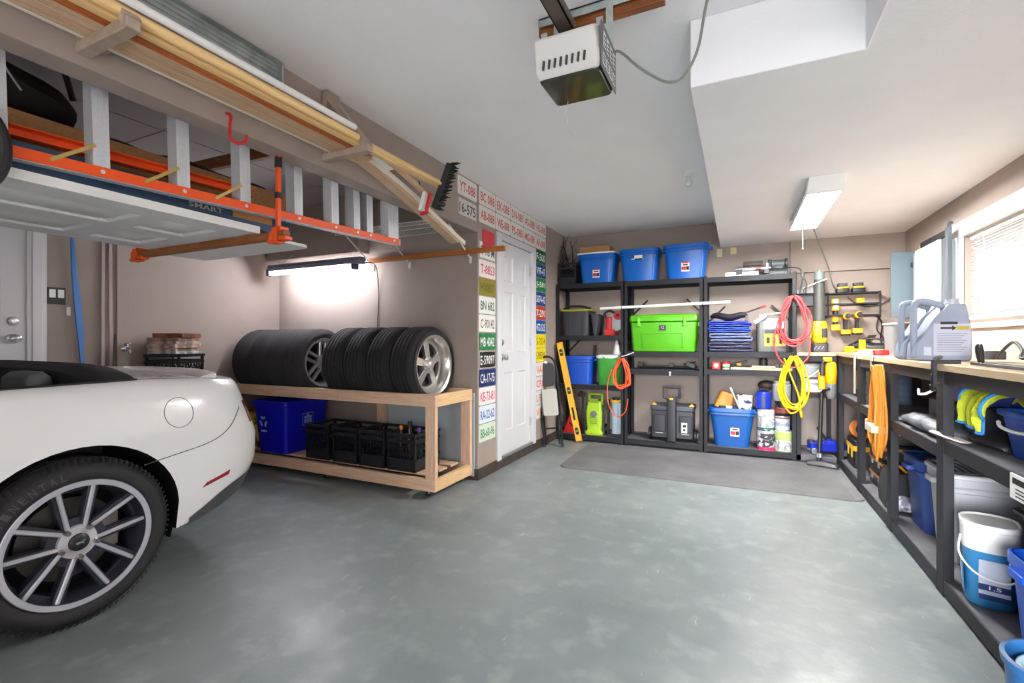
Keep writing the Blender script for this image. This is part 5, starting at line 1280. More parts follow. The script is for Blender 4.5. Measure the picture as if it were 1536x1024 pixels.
# yellow level
lv=thing('spirit_level','long yellow spirit level leaning against the corner shelving','level',(-1.68,5.335,0.012))
Lb=math.radians(-12)
lv.rotation_euler=(math.radians(-2.5),Lb,.15)
g=G(); g.box(-.033,.033,-.012,.012,0,1.18); g.box(-.035,-.028,-.016,.016,0,1.18); g.box(.028,.035,-.016,.016,0,1.18); obj('beam',g,YEL,lv,.001)
for z in (.12,.6,1.06):
    g=G(); g.prism(rrect(.038,.085,.015),-.0165,.0165,0,T(0,0,z) @ RX(PI/2)); w_=obj('vial_window',g,BLACKPL,lv); g=G(); g.cyl((-.012,-.018,z),(.012,-.018,z),.006,8); obj('vial',g,LIME2,w_)
for z in (0,1.172):
    g=G(); g.box(-.036,.036,-.017,.017,z,z+.012); obj('end_cap',g,ORG2,lv,.001)
g=G(); g.box(-.012,.012,-.0145,-.0135,.25,.40); obj('print',g,INKD,lv)
# rubber mat
g=G(); P=[(p[0],p[1]) for p in rrect(2.38,1.15,.10,6)]
g.prism(P,0.0005,.011,0,T(-.345,4.775,0) @ RZ(.018))
for k in range(46):
    y=-.54+1.08*k/45; g.box(-1.12,1.12,y-.004,y+.004,.011,.0128,0,T(-.345,4.775,0) @ RZ(.018))
MT=mat('grey_rubber_mat',(98,98,100),.75,noise=(3,6,.35,.7),rgb2=(118,118,120),bump=(160,.5)); tag(obj('floor_mat',g,MT,sharp=30),'large grey ribbed rubber mat in front of the shelving','mat')

# --- corner bench on the back wall
cbn=thing('corner_bench','plywood topped corner bench linking shelving and workbench','bench',(.69,5.40,0))
g=G(); g.box(-.168,.152,0,.385,1.04,1.072); obj('bench_top',g,PLY,cbn,.003)
g=G(); g.box(-.168,.16,.002,.03,.985,1.04); obj('front_beam',g,BLACKMETAL,cbn,.002)
g=G(); g.box(-.168,.16,.004,.38,.055,.069); g.box(-.168,.16,.0,.006,.014,.070); obj('bottom_shelf',g,GRYBOARD,cbn,.001)
g=G(); g.box(-.168,.16,.15,.38,.648,.662); g.box(-.168,.16,.146,.152,.62,.664); obj('middle_shelf',g,BLACKMETAL,cbn,.001)
for x in (-.168,.13):
    g=G(); g.box(x,x+.036,.0,.036,.0,1.0) if x<0 else g.box(x,x+.036,.34,.38,.0,1.0); obj('post',g,BLACKMETAL,cbn,.001)
# drawer unit
dr=thing('drawer_unit','clear drawer organiser on the corner bench middle shelf','drawer unit',(.64,5.66,.6635))
g=G(); g.box(-.10,.16,-.09,.10,0,.006); g.box(-.10,-.094,-.09,.10,0,.30); g.box(.154,.16,-.09,.10,0,.30); g.box(-.10,.16,-.09,.10,.145,.152); g.box(-.10,.16,-.09,.10,.294,.302); obj('case',g,mat('brown_case_top',(150,96,70),.5),dr,.002)
for k in range(2):
    g=G(); g.tub(.24,.17,.24,.18,.125,.01,.004,mtx=T(.03,-.0,.01+.15*k)); d_=obj('drawer',g,mat('frosted_drawer',(206,212,218),.3),dr); g=G(); g.box(-.02,.08,-.105,-.092,.10+.15*k,.118+.15*k); obj('drawer_pull',g,WHITE,d_,.003)
g=G(); g.bar((-.06,-.12,.12),(.08,-.13,.24),.016,.01); tag(obj('white_ruler',g,WHITE,loc=(.64,5.55,.67)),'white stick slanting across the clear drawers','stick')
g=G(); g.bar((-.05,-.10,.03),(.06,-.12,.10),.014,.01); tag(obj('white_ruler',g,WHITE,loc=(.68,5.53,.665)),'shorter white stick low in front of the clear drawers','stick')
# stick vacuum
sv=thing('stick_vacuum','yellow and black stick vacuum standing at the bench corner','vacuum',(.715,5.24,.012),0)
g=G(); g.tube([(-.03,.0,.05),(.0,.06,.68)],.017,12); obj('wand',g,BLACKPL,sv)
g=G(); g.loft([[(x,y,z) for x,y in rrect(w,d,.02)] for w,d,z in ((.25,.10,0),(.26,.11,.015),(.24,.09,.035),(.08,.06,.05))]); g.cyl((-.03,0,.03),(-.03,0,.075),.02,10); g.v=[tuple(RZ(-.35)@Vector(v)) for v in g.v]; obj('floor_head',g,DKGREY,sv,.004)
g=G(); g.cyl((-.028,.004,.08),(-.026,.008,.12),.0185,10); obj('silver_collar',g,LTGREY,sv)
g=G(); g.lathe([(.03,-.02),(.045,.0),(.05,.10),(.042,.18),(.025,.2)],18,0,T(.075,.07,.78)); g.rbox((.0,.06,.80),(.055,.09,.16),.02); obj('motor_body',g,YEL,sv,.006,60)
g=G(); g.lathe([(.03,0),(.046,.04),(.046,.14),(.03,.15)],18,0,T(.075,.07,.63)); obj('dust_cup',g,mat('smoke_cup',(130,132,132),.25,trans=.2),sv)
g=G(); g.tube(smooth_path([(.0,.06,.68),(.03,.03,.72),(.07,.04,.72)],5),.014,8); g.rbox((.0,.02,.90),(.04,.05,.10),.01); g.tube(smooth_path([(-.01,.05,.86),(.0,.03,.95),(.03,.05,1.0)],5),.016,8); obj('grip',g,BLACKPL,sv,.004)
g=G(); g.rbox((.045,.06,1.0),(.07,.07,.045),.012); obj('battery_pack',g,YEL,sv,.006)
# blue floor jack
fj=thing('trolley_jack','blue trolley jack on the bottom shelf of the corner bench','jack',(.80,5.58,.0705),.12)
BJ=mat('jack_blue',(18,38,168),.3)
g=G(); g.box(-.16,.16,-.07,-.055,.03,.11); g.box(-.16,.16,.055,.07,.03,.11); g.rbox((.06,0,.085),(.16,.1,.08),.02); g.bar((-.14,0,.06),(.04,0,.13),.07,.04); obj('frame',g,BJ,fj,.006)
for x in (-.13,.13):
    for y in (-.085,.085):
        g=G(); g.cyl((x,y-.012,.03),(x,y+.012,.03),.03,16); obj('wheel',g,STEEL,fj,.003)
g=G(); g.bar((.0,0,.12),(-.10,-.05,.26),.02,.02); g.cyl((-.14,0,.09),(-.14,0,.125),.03,14); obj('handle_socket',g,DKGREY,fj,.003)
# blower on the bench
bl=thing('leaf_blower','yellow and black blower standing on its end on the bench','blower',(.728,5.55,1.0735))
g=G(); g.tube([(0,0,.30),(0,0,.62),(.0,0,.72)],[.052,.05,.043],18); obj('tube',g,mat('grey_tube',(74,76,72),.5),bl)
g=G(); g.tube([(0,0,.72),(0,0,.80)],[.046,.043],18); g.tube([(0,0,.80),(0,0,.82)],[.02,.018],12); obj('nozzle',g,mat('blower_grey',(128,140,136),.5),bl)
g=G(); g.loft([[(x,y,z) for x,y in rrect(w,d,.03)] for w,d,z in ((.10,.10,.09),(.13,.13,.12),(.13,.13,.26),(.10,.10,.31))]); obj('motor_housing',g,YEL,bl,.004,60)
g=G(); g.rbox((.035,-.068,.19),(.045,.02,.09),.006); obj('side_vents',g,BLACKPL,bl,.003)
g=G(); g.rbox((0,0,.045),(.14,.13,.09),.03); obj('battery_base',g,DKGREY,bl,.008)
for k in range(3): g=G(); g.bar((-.05+.03*k,-.067,.03),(-.03+.03*k,-.067,.06),.008,.002); obj('chevron',g,WHITE,bl)
# bracket shelf on the wall
hb=thing('wall_bracket_shelf','small grey bracket shelf beside the end post','shelf',(.635,5.60,1.66))
g=G(); g.box(-.10,.09,-.06,.155,0,.045); obj('shelf_body',g,mat('grey_channel',(96,98,104),.5,.3),hb,.003); g=G(); g.box(-.10,.09,-.0,.15,-.12,-.001); obj('backing',g,DKGREY,hb,.003)
g=G(); g.bar((.60,5.60,1.718),(.78,5.48,1.79),.03,.012); tag(obj('white_stick',g,WHITE),'white stick slanting from bracket shelf to blower','stick')
# --- rack of drills on the wall
YW=5.80
tr=thing('tool_rack','black wall rack holding chargers and hanging drills','rack',(1.03,YW,1.55))
g=G()
for x in (-.215,.21):
    g.tube(smooth_path([(x,-.02,.11),(x,-.14,.115),(x,-.15,.09),(x,-.15,-.10),(x,-.14,-.125),(x,-.02,-.12)],4),.009,8)
obj('side_frame',g,BLACKMETAL,tr)
g=G(); g.box(-.22,.215,-.15,-.005,.105,.117); obj('top_shelf',g,BLACKMETAL,tr,.002)
for z in (-.005,-.118):
    g=G(); g.box(-.22,.215,-.152,-.13,z,z+.016); g.box(-.22,.215,-.02,-.003,z,z+.016); obj('hanging_rail',g,BLACKMETAL,tr,.002)
for i,x in enumerate((.945,1.075)):
    b=thing('battery_charger_pack',['yellow and black battery on its charger, nearer the blower on the tool rack','yellow and black battery on its charger, nearer the wall cabinet on the tool rack'][i],'battery',(x,YW-.085,1.6685),group='batteries on the tool rack')
    g=G(); g.rbox((0,0,.02),(.105,.10,.04),.01); obj('charger_base',g,BLACKPL,b,.004); g=G(); g.rbox((0,0,.05),(.095,.09,.018),.01); obj('yellow_band',g,YEL,b,.003); g=G(); g.rbox((0,0,.077),(.08,.08,.034),.01); obj('battery_top',g,DKGREY,b,.005)
def drill(x,label,light=False,dz=0):
    d=thing('cordless_drill',label,'drill',(x,YW-.09,1.43+dz),group='cordless tools hanging on the rack')
    if light:
        g=G(); g.rbox((0,0,.06),(.065,.07,.12),.02); g.rbox((0,0,-.08),(.06,.06,.07),.02); obj('body',g,YEL,d,.006)
        g=G(); g.rbox((0,-.036,.065),(.04,.01,.09),.01); obj('lamp_face',g,WHITE,d,.003); g=G(); g.cyl((0,0,-.05),(0,0,0),.022,10); g.cyl((0,0,-.14),(0,0,-.11),.022,10); obj('grip',g,BLACKPL,d,.003); g=G(); g.rbox((0,0,-.17),(.08,.075,.06),.012); obj('battery_pack',g,YEL,d,.005)
    else:
        g=G(); g.cyl((0,-.10,.0),(0,.05,.0),.034,16); g.cyl((0,-.10,0),(0,-.13,0),.022,12); obj('body',g,YEL,d,.006)
        g=G(); g.cyl((0,-.131,0),(0,-.155,0),.016,12); g.bar((0,-.01,-.02),(0,.0,-.13),.03,.04,0,(0,1,0)); g.cyl((0,-.13,0),(0,-.134,0),.026,12); obj('grip',g,BLACKPL,d,.005)
        g=G(); g.rbox((0,-.005,-.155),(.085,.09,.045),.012); obj('battery_pack',g,YEL,d,.005)
        g=G(); g.rbox((0,-.005,-.185),(.07,.08,.015),.012); obj('battery_foot',g,BLACKPL,d,.004)
drill(.885,'yellow work light tool hanging nearest the blower',True,.06); drill(.97,'yellow drill hanging in the middle of the rack'); drill(1.065,'yellow drill hanging nearest the wall cabinet',dz=.012)
g=G(); g.rbox((0,0,0),(.07,.06,.045),.015); tag(obj('yellow_battery',g,YEL,loc=(1.085,YW-.12,1.584),bevel=.006),'yellow battery pack hooked on the rail above the drills','battery')
# cable down to the rack, wall cables
g=G(); g.tube(smooth_path([(.62,5.05,2.20),(.70,5.3,2.1),(.82,5.65,1.92),(.86,5.72,1.78),(.90,5.77,1.72)],6),.005,6); tag(obj('lamp_cable',g,mat('grey_cable',(120,122,118),.5)),'grey cable running from the shop light down to the tool rack','cable')
g=G(); g.tube(smooth_path([(1.0,5.76,1.63),(1.05,5.78,1.58),(1.15,5.775,1.53),(1.28,5.78,1.55),(1.36,5.77,1.63),(1.39,5.76,1.75)],6),.005,6); tag(obj('black_cable',g,BLACKPL),'black cable sagging from the tool rack to the wall cabinet','cable')
g=G(); g.tube(smooth_path([(1.24,5.76,1.45),(1.28,5.77,1.35),(1.27,5.77,1.2),(1.30,5.75,1.08)],6),.007,6); g.tube(smooth_path([(1.255,5.765,1.44),(1.24,5.77,1.3),(1.29,5.77,1.22),(1.31,5.74,1.085)],6),.006,6); tag(obj('charger_cable',g,BLACKPL),'black charger cords dropping from the tool rack to the bench','cable')
# cream paper scraps on the wall
for i,(x,w,h) in enumerate(((-.215,.055,.09),(-.075,.06,.075))):
    g=G(); g.box(x,x+w,5.797,5.7995,2.13+.02*i,2.13+.02*i+h); tag(obj('masking_tape',g,mat('cream_tape',(214,200,150),.6)),['cream tape patch on the back wall nearer the blue tote','cream tape patch on the back wall above the steel tray'][i],'tape')
# ================================================================ WORKBENCH ALONG THE WINDOW WALL
WBX0,WBX1=.855,1.455
wb=thing('workbench','long plywood topped workbench on black metal shelving under the window','workbench',(WBX0,3.5,0))
def W(name,x0,x1,y0,y1,z0,z1,m,bv=.0015,par=None):
    g=G(); g.box(x0-WBX0,x1-WBX0,y0-3.5,y1-3.5,z0,z1); return obj(name,g,m,par or wb,bv)
W('bench_top',.845,1.455,1.3,5.79,1.044,1.075,PLY,.003)
PYS=(5.36,4.53,3.70,2.87,2.04,1.33)
for y in PYS:
    for x,s in ((WBX0,1),(WBX1,-1)):
        g=G(); a=x-WBX0; b=y-3.5
        g.box(min(a,a+s*.003),max(a,a+s*.003),b-.04,b+.04,0,1.044); 
        for e in (-.04,.04): g.box(min(a,a+s*.04),max(a,a+s*.04),b+e-.0015,b+e+.0015,0,1.044)
        g.box(min(a,a+s*.006),max(a,a+s*.006),b-.002,b+.002,0,1.044)
        if s>0:
            for k in range(7):
                for e in (-.02,.02): g.cyl((a-.001,b+e,.08+.15*k),(a+.001,b+e,.08+.15*k),.005,8)
        obj('post',g,BLACKMETAL,wb,.001)
for a,b in zip(PYS[1:],PYS[:-1]):
    y0,y1=a+.045,b-.045
    W('top_beam',WBX0+.002,WBX0+.01,y0,y1,.985,1.044,BLACKMETAL); W('rear_beam',WBX1-.01,WBX1-.002,y0,y1,.985,1.044,BLACKMETAL)
    zm=.725 if b<3 else .69
    for nm,z in (('lower_shelf',.075),('middle_shelf',zm)):
        if nm=='middle_shelf' and b<2.1: continue
        sh=W(nm,WBX0+.012,WBX1-.012,y0-.045,y1+.045,z-.016,z,GRYBOARD,.001)
        W('shelf_beam',WBX0+.001,WBX0+.011,y0,y1,z-.06,z+.003,BLACKMETAL,.001,sh); W('shelf_beam',WBX1-.011,WBX1-.001,y0,y1,z-.06,z+.003,BLACKMETAL,.001,sh)
W('corner_post',WBX0+.0,WBX0+.035,5.41,5.445,0,1.044,BLACKMETAL)
ZB=1.0755
# oil jugs
JG=mat('silver_jug',(122,130,146),.35,noise=(6,3,.35,.7),rgb2=(140,147,162))
def jug(x,y,label,rz):
    j=thing('oil_jug',label,'oil jug',(x,y,ZB),rz,'silver oil jugs on the workbench')
    M=Matrix(((1,0,0,-.125),(0,0,1,0),(0,1,0,0),(0,0,0,1)))
    g=G(); g.prism([(.0,.012),(.012,0),(.24,0),(.25,.012),(.25,.165),(.243,.205),(.224,.305),(.150,.305),(.135,.285),(.112,.262),(.088,.235),(.052,.165),(.03,.125),(.008,.09)],-.055,.055,0,M); obj('body',g,JG,j,.014,50)
    g=G(); P=[(.018,.03),(.016,.10),(.014,.20),(.018,.300),(.03,.322),(.065,.327),(.10,.315),(.145,.296)]
    g.tube([(p[0]-.125,0,p[1]) for p in smooth_path([(a,b,0) for a,b in P],4)] if False else [(q.x-.125,0,q.y) for q in smooth_path([(a,b,0) for a,b in P],4)],.0165,10); obj('handle',g,JG,j)
    g=G(); g.bar((.085-.125,0,.235),(.11-.125,0,.30),.05,.016); 
    g=G(); g.lathe([(.032,0),(.032,.012),(.028,.014),(.028,.03),(0,.031)],18,0,T(.062,0,.304)); obj('cap',g,mat('grey_cap',(150,154,164),.4),j)
    g=G(); Y=-.0562
    g.box(-.045,.115,Y,Y+.001,.03,.20); lb_=obj('label',g,mat('jug_label',(160,164,178),.4),j)
    g=G(); g.box(-.015,.06,Y-.0009,Y,.196,.21); g.add([(-.015,Y-.001,.172),(.035,Y-.001,.172),(.035,Y-.001,.163),(.055,Y-.001,.177),(.035,Y-.001,.19),(.035,Y-.001,.182),(-.015,Y-.001,.182)],[(0,1,2,3,4,5,6)]); obj('label_print',g,INKD,lb_)
    g=G(); g.add([(.045,Y-.001,.166),(.11,Y-.001,.166),(.11,Y-.001,.186),(.045,Y-.001,.188),(.06,Y-.001,.177)],[(0,1,2,3,4)]); obj('gold_flash',g,mat('gold_print',(170,150,70),.4,.3),lb_)
    g=G()
    for k in range(9): g.box(-.03,.10-.012*(k%3),Y-.0008,Y,.145-.012*k,.149-.012*k)
    obj('label_lines',g,mat('grey_print',(120,124,138),.5),lb_)
    g=G(); g.box(-.088,-.056,Y-.0008,Y+.002,.03,.075); g.tube([(-.09,Y,.028),(-.054,Y,.028),(-.054,Y,.078),(-.09,Y,.078)],.0015,4,0,closed=True); obj('side_window',g,mat('pale_window',(168,176,190),.4),j)
    return j
jug(.985,3.33,'silver oil jug at the bench edge, nearest the window end',math.radians(8)); jug(.97,3.485,'silver oil jug standing right behind the front one',math.radians(8))
# clear bin
cb=thing('clear_canister','clear plastic canister with a grey lid behind the oil jugs','canister',(1.02,4.12,ZB),.2)
g=G(); g.tub(.14,.14,.155,.155,.22,.02,.003); obj('body',g,mat('smoky_clear',(170,172,176),.2,trans=.5),cb); g=G(); g.rbox((0,0,.226),(.165,.165,.014),.02); obj('lid',g,LTGREY,cb,.003); g=G(); g.rbox((0,-.083,.21),(.05,.012,.04),.004); obj('latch',g,mat('brown_latch',(96,66,54),.5),cb,.002)
g=G(); g.tub(.09,.09,.11,.11,.10,.012,.003); tag(obj('clear_cup',g,mat('smoky_clear',(170,172,176),.2,trans=.5),loc=(1.20,4.22,ZB)),'small clear tub between the canister and the wall','tub')
# bench clutter toward the corner
cl=thing('bar_clamp','yellow and black trigger clamp lying on the bench corner','clamp',(1.03,5.15,ZB),-.5)
g=G(); g.box(-.17,.17,-.007,.007,.018,.04); obj('bar',g,YEL,cl,.002); g=G(); g.rbox((-.03,0,.06),(.05,.035,.12),.012); g.rbox((-.13,0,.03),(.07,.04,.06),.012); obj('jaw',g,YEL,cl,.004); g=G(); g.rbox((.15,0,.03),(.05,.045,.06),.01); g.rbox((-.03,0,.013),(.06,.05,.026),.01); obj('pads',g,BLACKPL,cl,.004)
bg2=thing('tool_pouch','black leather tool pouch folded on the bench corner','pouch',(1.12,5.45,ZB),-.3)
g=G(); rr=[]
for i in range(11): f=i/10; s=math.sin(PI*(f*.9+.05))**.45; rr.append([(-.19+.38*f,.09*s*math.cos(a),max(0,.055*s+.055*s*math.sin(a)+.015*math.sin(8*f))) for a in [2*PI*k/12 for k in range(12)]])
g.loft(rr); obj('pouch_body',g,mat('black_leather',(26,26,30),.5),bg2,0,60); g=G(); g.bar((-.02,-.03,.10),(.02,.0,.165),.10,.012); g.tube(smooth_path([(-.17,-.05,.05),(-.05,-.06,.13),(.12,-.05,.11),(.18,-.03,.03)],5),.010,7); obj('flap',g,BLACKPL,bg2,.003)
wbt=thing('white_bottle','small white bottle standing among the clutter in the bench corner','bottle',(1.13,4.86,ZB)); g=G(); g.lathe([(.022,0),(.025,.005),(.025,.06),(.012,.075),(0,.075)],16); obj('body',g,WHITE,wbt); g=G(); g.cyl((0,0,.074),(0,0,.095),.013,12); obj('cap',g,LTGREY,wbt)
g=G(); g.rbox((0,0,.025),(.20,.10,.05),.02); g.rbox((.02,0,.06),(.10,.07,.03),.015); tag(obj('dark_sander',g,DKGREY,loc=(1.30,5.0,ZB),rz=.4,bevel=.006),'dark sander lying by the wall behind the white bottle','sander')
for i,(x,y,c,l) in enumerate(((1.10,4.66,mat('pale_blue_box',(176,196,222),.5),'pale blue flat packet beside the canister'),(1.26,4.70,mat('mint_box',(160,206,176),.5),'mint green flat packet by the wall behind the canister'),(.98,4.62,WHITE,'white flat packet near the bench front edge'))):
    g=G(); g.box(-.09,.09,-.06,.06,0,.022+.008*i); tag(obj('flat_packet',g,c,loc=(x,y,ZB),rz=.3*i-.2,bevel=.003),l,'packet')
rk_=thing('red_clamp','clamp with a red knob gripping the bench edge above the orange cord','clamp',(.856,4.02,ZB+.001))
g=G(); g.rbox((.03,0,.028),(.09,.045,.035),.012); obj('red_knob',g,RED,rk_,.005); g=G(); g.box(-.028,-.016,-.015,.015,-.10,.03); g.box(-.028,.05,-.012,.012,.001,.010); obj('clamp_bar',g,STEEL,rk_,.002)
mc_=thing('steel_clamp','slim steel bar clamp hanging from the bench edge','clamp',(.830,4.53,.99)); g=G(); g.box(-.006,.006,-.012,.012,-.22,.1); obj('bar',g,STEEL,mc_,.001); g=G(); g.box(-.01,.06,-.014,.014,.0865,.105); obj('jaw',g,STEEL,mc_,.002)
dk=thing('hand_clamp','dark C clamp gripping the bench edge in front of the oil jugs','clamp',(.845,2.86,ZB+.001)); g=G(); g.box(-.02,.08,-.015,.015,.0,.018); g.box(-.022,-.006,-.016,.016,-.12,.018); g.cyl((-.014,0,-.13),(-.014,0,-.05),.012,10); g.tube([(-.014,-.05,-.115),(-.014,.05,-.105)],.005,6); obj('frame',g,BLACKMETAL,dk,.002); g=G(); g.tube([(-.03,-.07,.025),(.04,.10,.028)],.009,8); obj('lever',g,BLACKPL,dk)
for i,(y,l) in enumerate(((3.02,'pair of black rubber bands hung over the front oil jug base'),)):
    g=G()
    for q in (0,.035): g.tube(smooth_path([(0,q,.0),(-.01,q+.004,.06),(.0,q+.02,.085),(.01,q+.03,.05),(.012,q+.032,.0)],4),.006,7)
    tag(obj('spring_clip',g,BLACKPL,loc=(1.06,y,ZB+.002)),'black spring clip pair on the bench in front of the oil jugs','clip')
for i,(x0,l) in enumerate(((.92,'long dark steel rod along the bench front edge'),(.97,'second dark steel rod along the bench, behind the front one'))):
    g=G(); g.bar((x0,1.9,ZB+.007),(x0+.02,2.78,ZB+.007),.014,.012); tag(obj('steel_rod',g,mat('dark_steel',(60,62,66),.4,.6),bevel=.002),l,'rod')
g=G(); g.tube(smooth_path([(1.30,3.55,ZB+.01),(1.33,3.45,ZB+.10),(1.31,3.3,ZB+.06),(1.27,3.2,ZB+.02),(1.33,3.1,ZB+.05),(1.36,3.2,ZB+.10),(1.37,3.4,ZB+.04),(1.30,3.05,ZB+.012),(1.25,3.0,ZB+.012)],6),.008,7); tag(obj('cord_bundle',g,BLACKPL),'black cord heaped on the bench under the window','cord')
sw=thing('black_router_case','black power supply box on the bench beneath the window','box',(1.27,2.70,ZB),.1); g=G(); g.rbox((0,0,.045),(.22,.26,.09),.03); obj('case',g,mat('box_charcoal',(66,70,74),.5),sw,.012); g=G(); g.rbox((-.10,0,.045),(.03,.16,.05),.01); obj('front_grille',g,BLACKPL,sw,.004)
g=G(); g.rbox((0,0,.02),(.09,.10,.04),.02); tag(obj('grey_puck',g,MIDGREY,loc=(1.08,2.50,ZB),bevel=.008),'small grey rounded device on the bench near the window','device')
g=G(); g.rbox((0,0,.025),(.09,.14,.05),.008); tag(obj('dark_charger_block',g,DKGREY,loc=(1.34,3.72,ZB),bevel=.005),'dark charger block against the wall behind the cords','charger')
# wall cabinet with open door
wc=thing('wall_cabinet','wall cabinet with pale oak front and an open grey door','cabinet',(1.455,4.78,1.40))
g=G(); g.box(-.10,0,-.27,.36,0,.53); obj('carcass',g,mat('cabinet_grey',(126,134,138),.5),wc,.003)
OAK=mat('pale_grey_oak',(186,188,191),.5,noise=(3,7,.4,.62),rgb2=(158,163,168),stretch=(9,9,1.1))
g=G(); g.box(-.118,-.1005,-.275,.25,-.005,.535); obj('front_panel',g,OAK,wc,.002)
g=G(); g.box(-.245,-.08,.39,.41,-.01,.56); obj('open_door',g,mat('slate_door',(74,88,96),.5),wc,.002)
g=G(); g.box(-.109,-.1045,.36,.41,.1,.14); g.box(-.109,-.1045,.36,.41,.42,.46); obj('hinge',g,BLACKMETAL,wc)
tm=thing('yellow_tape_measure','round yellow disc hung on the wall above the cabinet','disc',(1.448,5.28,1.98)); g=G(); g.lathe([(.04,-.006),(.045,0),(.04,.006)],20,0,RY(PI/2)); obj('disc',g,YEL,tm); g=G(); g.cyl((-.008,0,0),(.006,0,0),.012,12); g.box(-.007,-.003,-.006,.006,-.05,0); obj('hub',g,ORG2,tm)
sq=thing('steel_square','black steel square hung around the cabinet top and end','square',(1.40,4.5,1.98)); g=G(); g.box(-.03,-.012,-.02,.52,-.03,.02); obj('long_leg',g,BLACKMETAL,sq,.002); g=G(); g.box(-.035,-.008,-.06,-.015,-.55,.03); g.tube(smooth_path([(-.02,-.04,.03),(-.02,-.06,.06),(-.02,-.09,.05)],4),.012,7); obj('short_leg',g,mat('slate_leg',(84,90,98),.45,.4),sq,.002)
g=G(); g.tube(smooth_path([(1.375,5.7,1.62),(1.36,5.6,1.60),(1.36,5.55,1.45),(1.37,5.45,1.30),(1.40,5.3,1.22),(1.42,5.2,1.10)],6),.010,8); tag(obj('yellow_cable',g,YEL),'thick yellow cable hanging beside the open cabinet door','cable')

# ================================================================ UNDER THE WORKBENCH
ZM=.6915; ZL=.0765
# first bay from the corner
kc=thing('tool_case','black and yellow upright tool case on the middle shelf at the bench corner','case',(1.03,5.12,ZM)); g=G(); g.rbox((0,0,.125),(.16,.20,.25),.03); obj('body',g,BLACKPL,kc,.01); g=G(); g.rbox((-.05,-.098,.15),(.05,.012,.16),.01); g.rbox((-.078,-.05,.15),(.012,.05,.16),.005); obj('yellow_trim',g,YEL,kc,.004)
def ribbed_jug(x,y,m,label):
    r=thing('ribbed_jug',label,'jug',(x,y,ZM),group='ribbed jugs on the middle shelf')
    g=G(); R=[]
    for i in range(21):
        f=i/20; k=1-.06*(i%4==0)-.0*(f>.9); z=.25*f; R.append([(p*k,q*k,z) for p,q in rrect(.12,.16,.03)])
    g.loft(R); obj('body',g,m,r,0,50); g=G(); g.cyl((-.02,0,.245),(-.02,0,.285),.022,12); obj('cap',g,LTGREY,r); g=G(); g.tube(smooth_path([(.0,.05,.24),(.01,.03,.285),(.02,-.04,.28),(.02,-.06,.24)],4),.010,7); obj('handle',g,m,r)
ribbed_jug(.99,4.86,mat('ribbed_blue',(44,84,160),.35),'blue ribbed jug on the middle shelf by the second post'); ribbed_jug(1.0,4.66,mat('ribbed_slate',(82,96,120),.4),'slate grey ribbed jug on the middle shelf beside the blue one')
ribbed_jug(1.15,4.66,mat('ribbed_slate',(82,96,120),.4),'slate grey ribbed jug deeper on the shelf behind the other two')
def organiser(name,label,x,y,z,w,d,h,accent):
    o=thing(name,label,'tool case',(x,y,z),0,'stacked cases under the workbench')
    g=G(); g.rbox((0,0,h/2),(w,d,h),.02); obj('case_body',g,BLACKPL,o,.006)
    g=G(); g.box(-w/2-.002,w/2+.002,-d/2-.002,d/2+.002,h*.62,h*.80); obj('accent_band',g,accent,o,.002)
    for y_ in (-d*.25,d*.25):
        g=G(); g.box(-w/2-.006,-w/2+.004,y_-.02,y_+.02,h*.35,h*.7); obj('latch',g,STEEL if accent is not YEL else YEL,o,.002)
    return o
AMB=mat('amber_lid',(206,132,52),.4)
organiser('organiser_case','black and yellow case on the bottom shelf in the bench corner',1.06,5.14,ZL,.30,.30,.24,YEL)
rl=thing('orange_reel','orange reel standing on the black case in the bench corner','reel',(.99,5.12,.318)); g=G(); closed_lathe(g,[(.05,-.03),(.085,-.03),(.085,-.022),(.06,-.018),(.06,.018),(.085,.022),(.085,.03),(.05,.03)],24,0,T(0,0,.0855) @ RX(PI/2)); obj('rim',g,ORG2,rl); g=G(); g.cyl((0,-.028,.0855),(0,.028,.0855),.051,20); obj('hub',g,BLACKPL,rl); 
for i in range(4): organiser('organiser_case',['lowest black organiser of the stack behind the second post','black organiser with amber lid, second up behind the second post','black organiser with amber lid, third up behind the second post','top black organiser of the stack behind the second post'][i],1.12,4.46,ZL+.117*i,.34,.38,.116,AMB)
bk=thing('black_tool_bag','black fabric tool bag on the lower shelf in front of the case stack','bag',(1.02,4.02,ZL)); g=G(); rr=[]
for i in range(9): f=i/8; k=1-.15*f; rr.append([(p*k+.008*math.sin(5*f+q*20),q*k,.23*f) for p,q in rrect(.26,.30,.05)])
g.loft(rr); obj('bag_body',g,mat('black_canvas',(30,30,32),.8,bump=(60,.4)),bk,0,60); g=G(); g.tube(smooth_path([(-.06,-.10,.22),(-.08,-.05,.31),(-.08,.05,.31),(-.06,.10,.22)],5),.010,7); obj('bag_handle',g,BLACKPL,bk); g=G(); g.bar((-.02,-.02,.2),(-.09,.06,.30),.01,.012); g.bar((.02,-.06,.2),(-.06,-.09,.28),.012,.012,0); obj('tool_handles',g,AMB,bk)
g=G(); rr=[]
for i in range(9): f=i/8; s=math.sin(PI*(f*.9+.05))**.4; rr.append([(-.08+.16*f,.10*s*math.cos(a),.05*s+.05*s*math.sin(a)) for a in [2*PI*k/10 for k in range(10)]])
g.loft(rr); tag(obj('grey_rag',g,mat('mixed_rag',(104,104,124),.8,noise=(30,3,.45,.6),rgb2=(196,196,200)),loc=(.97,3.865,ZL+.001)),'crumpled grey rag on the lower shelf beside the tool bag','rag')
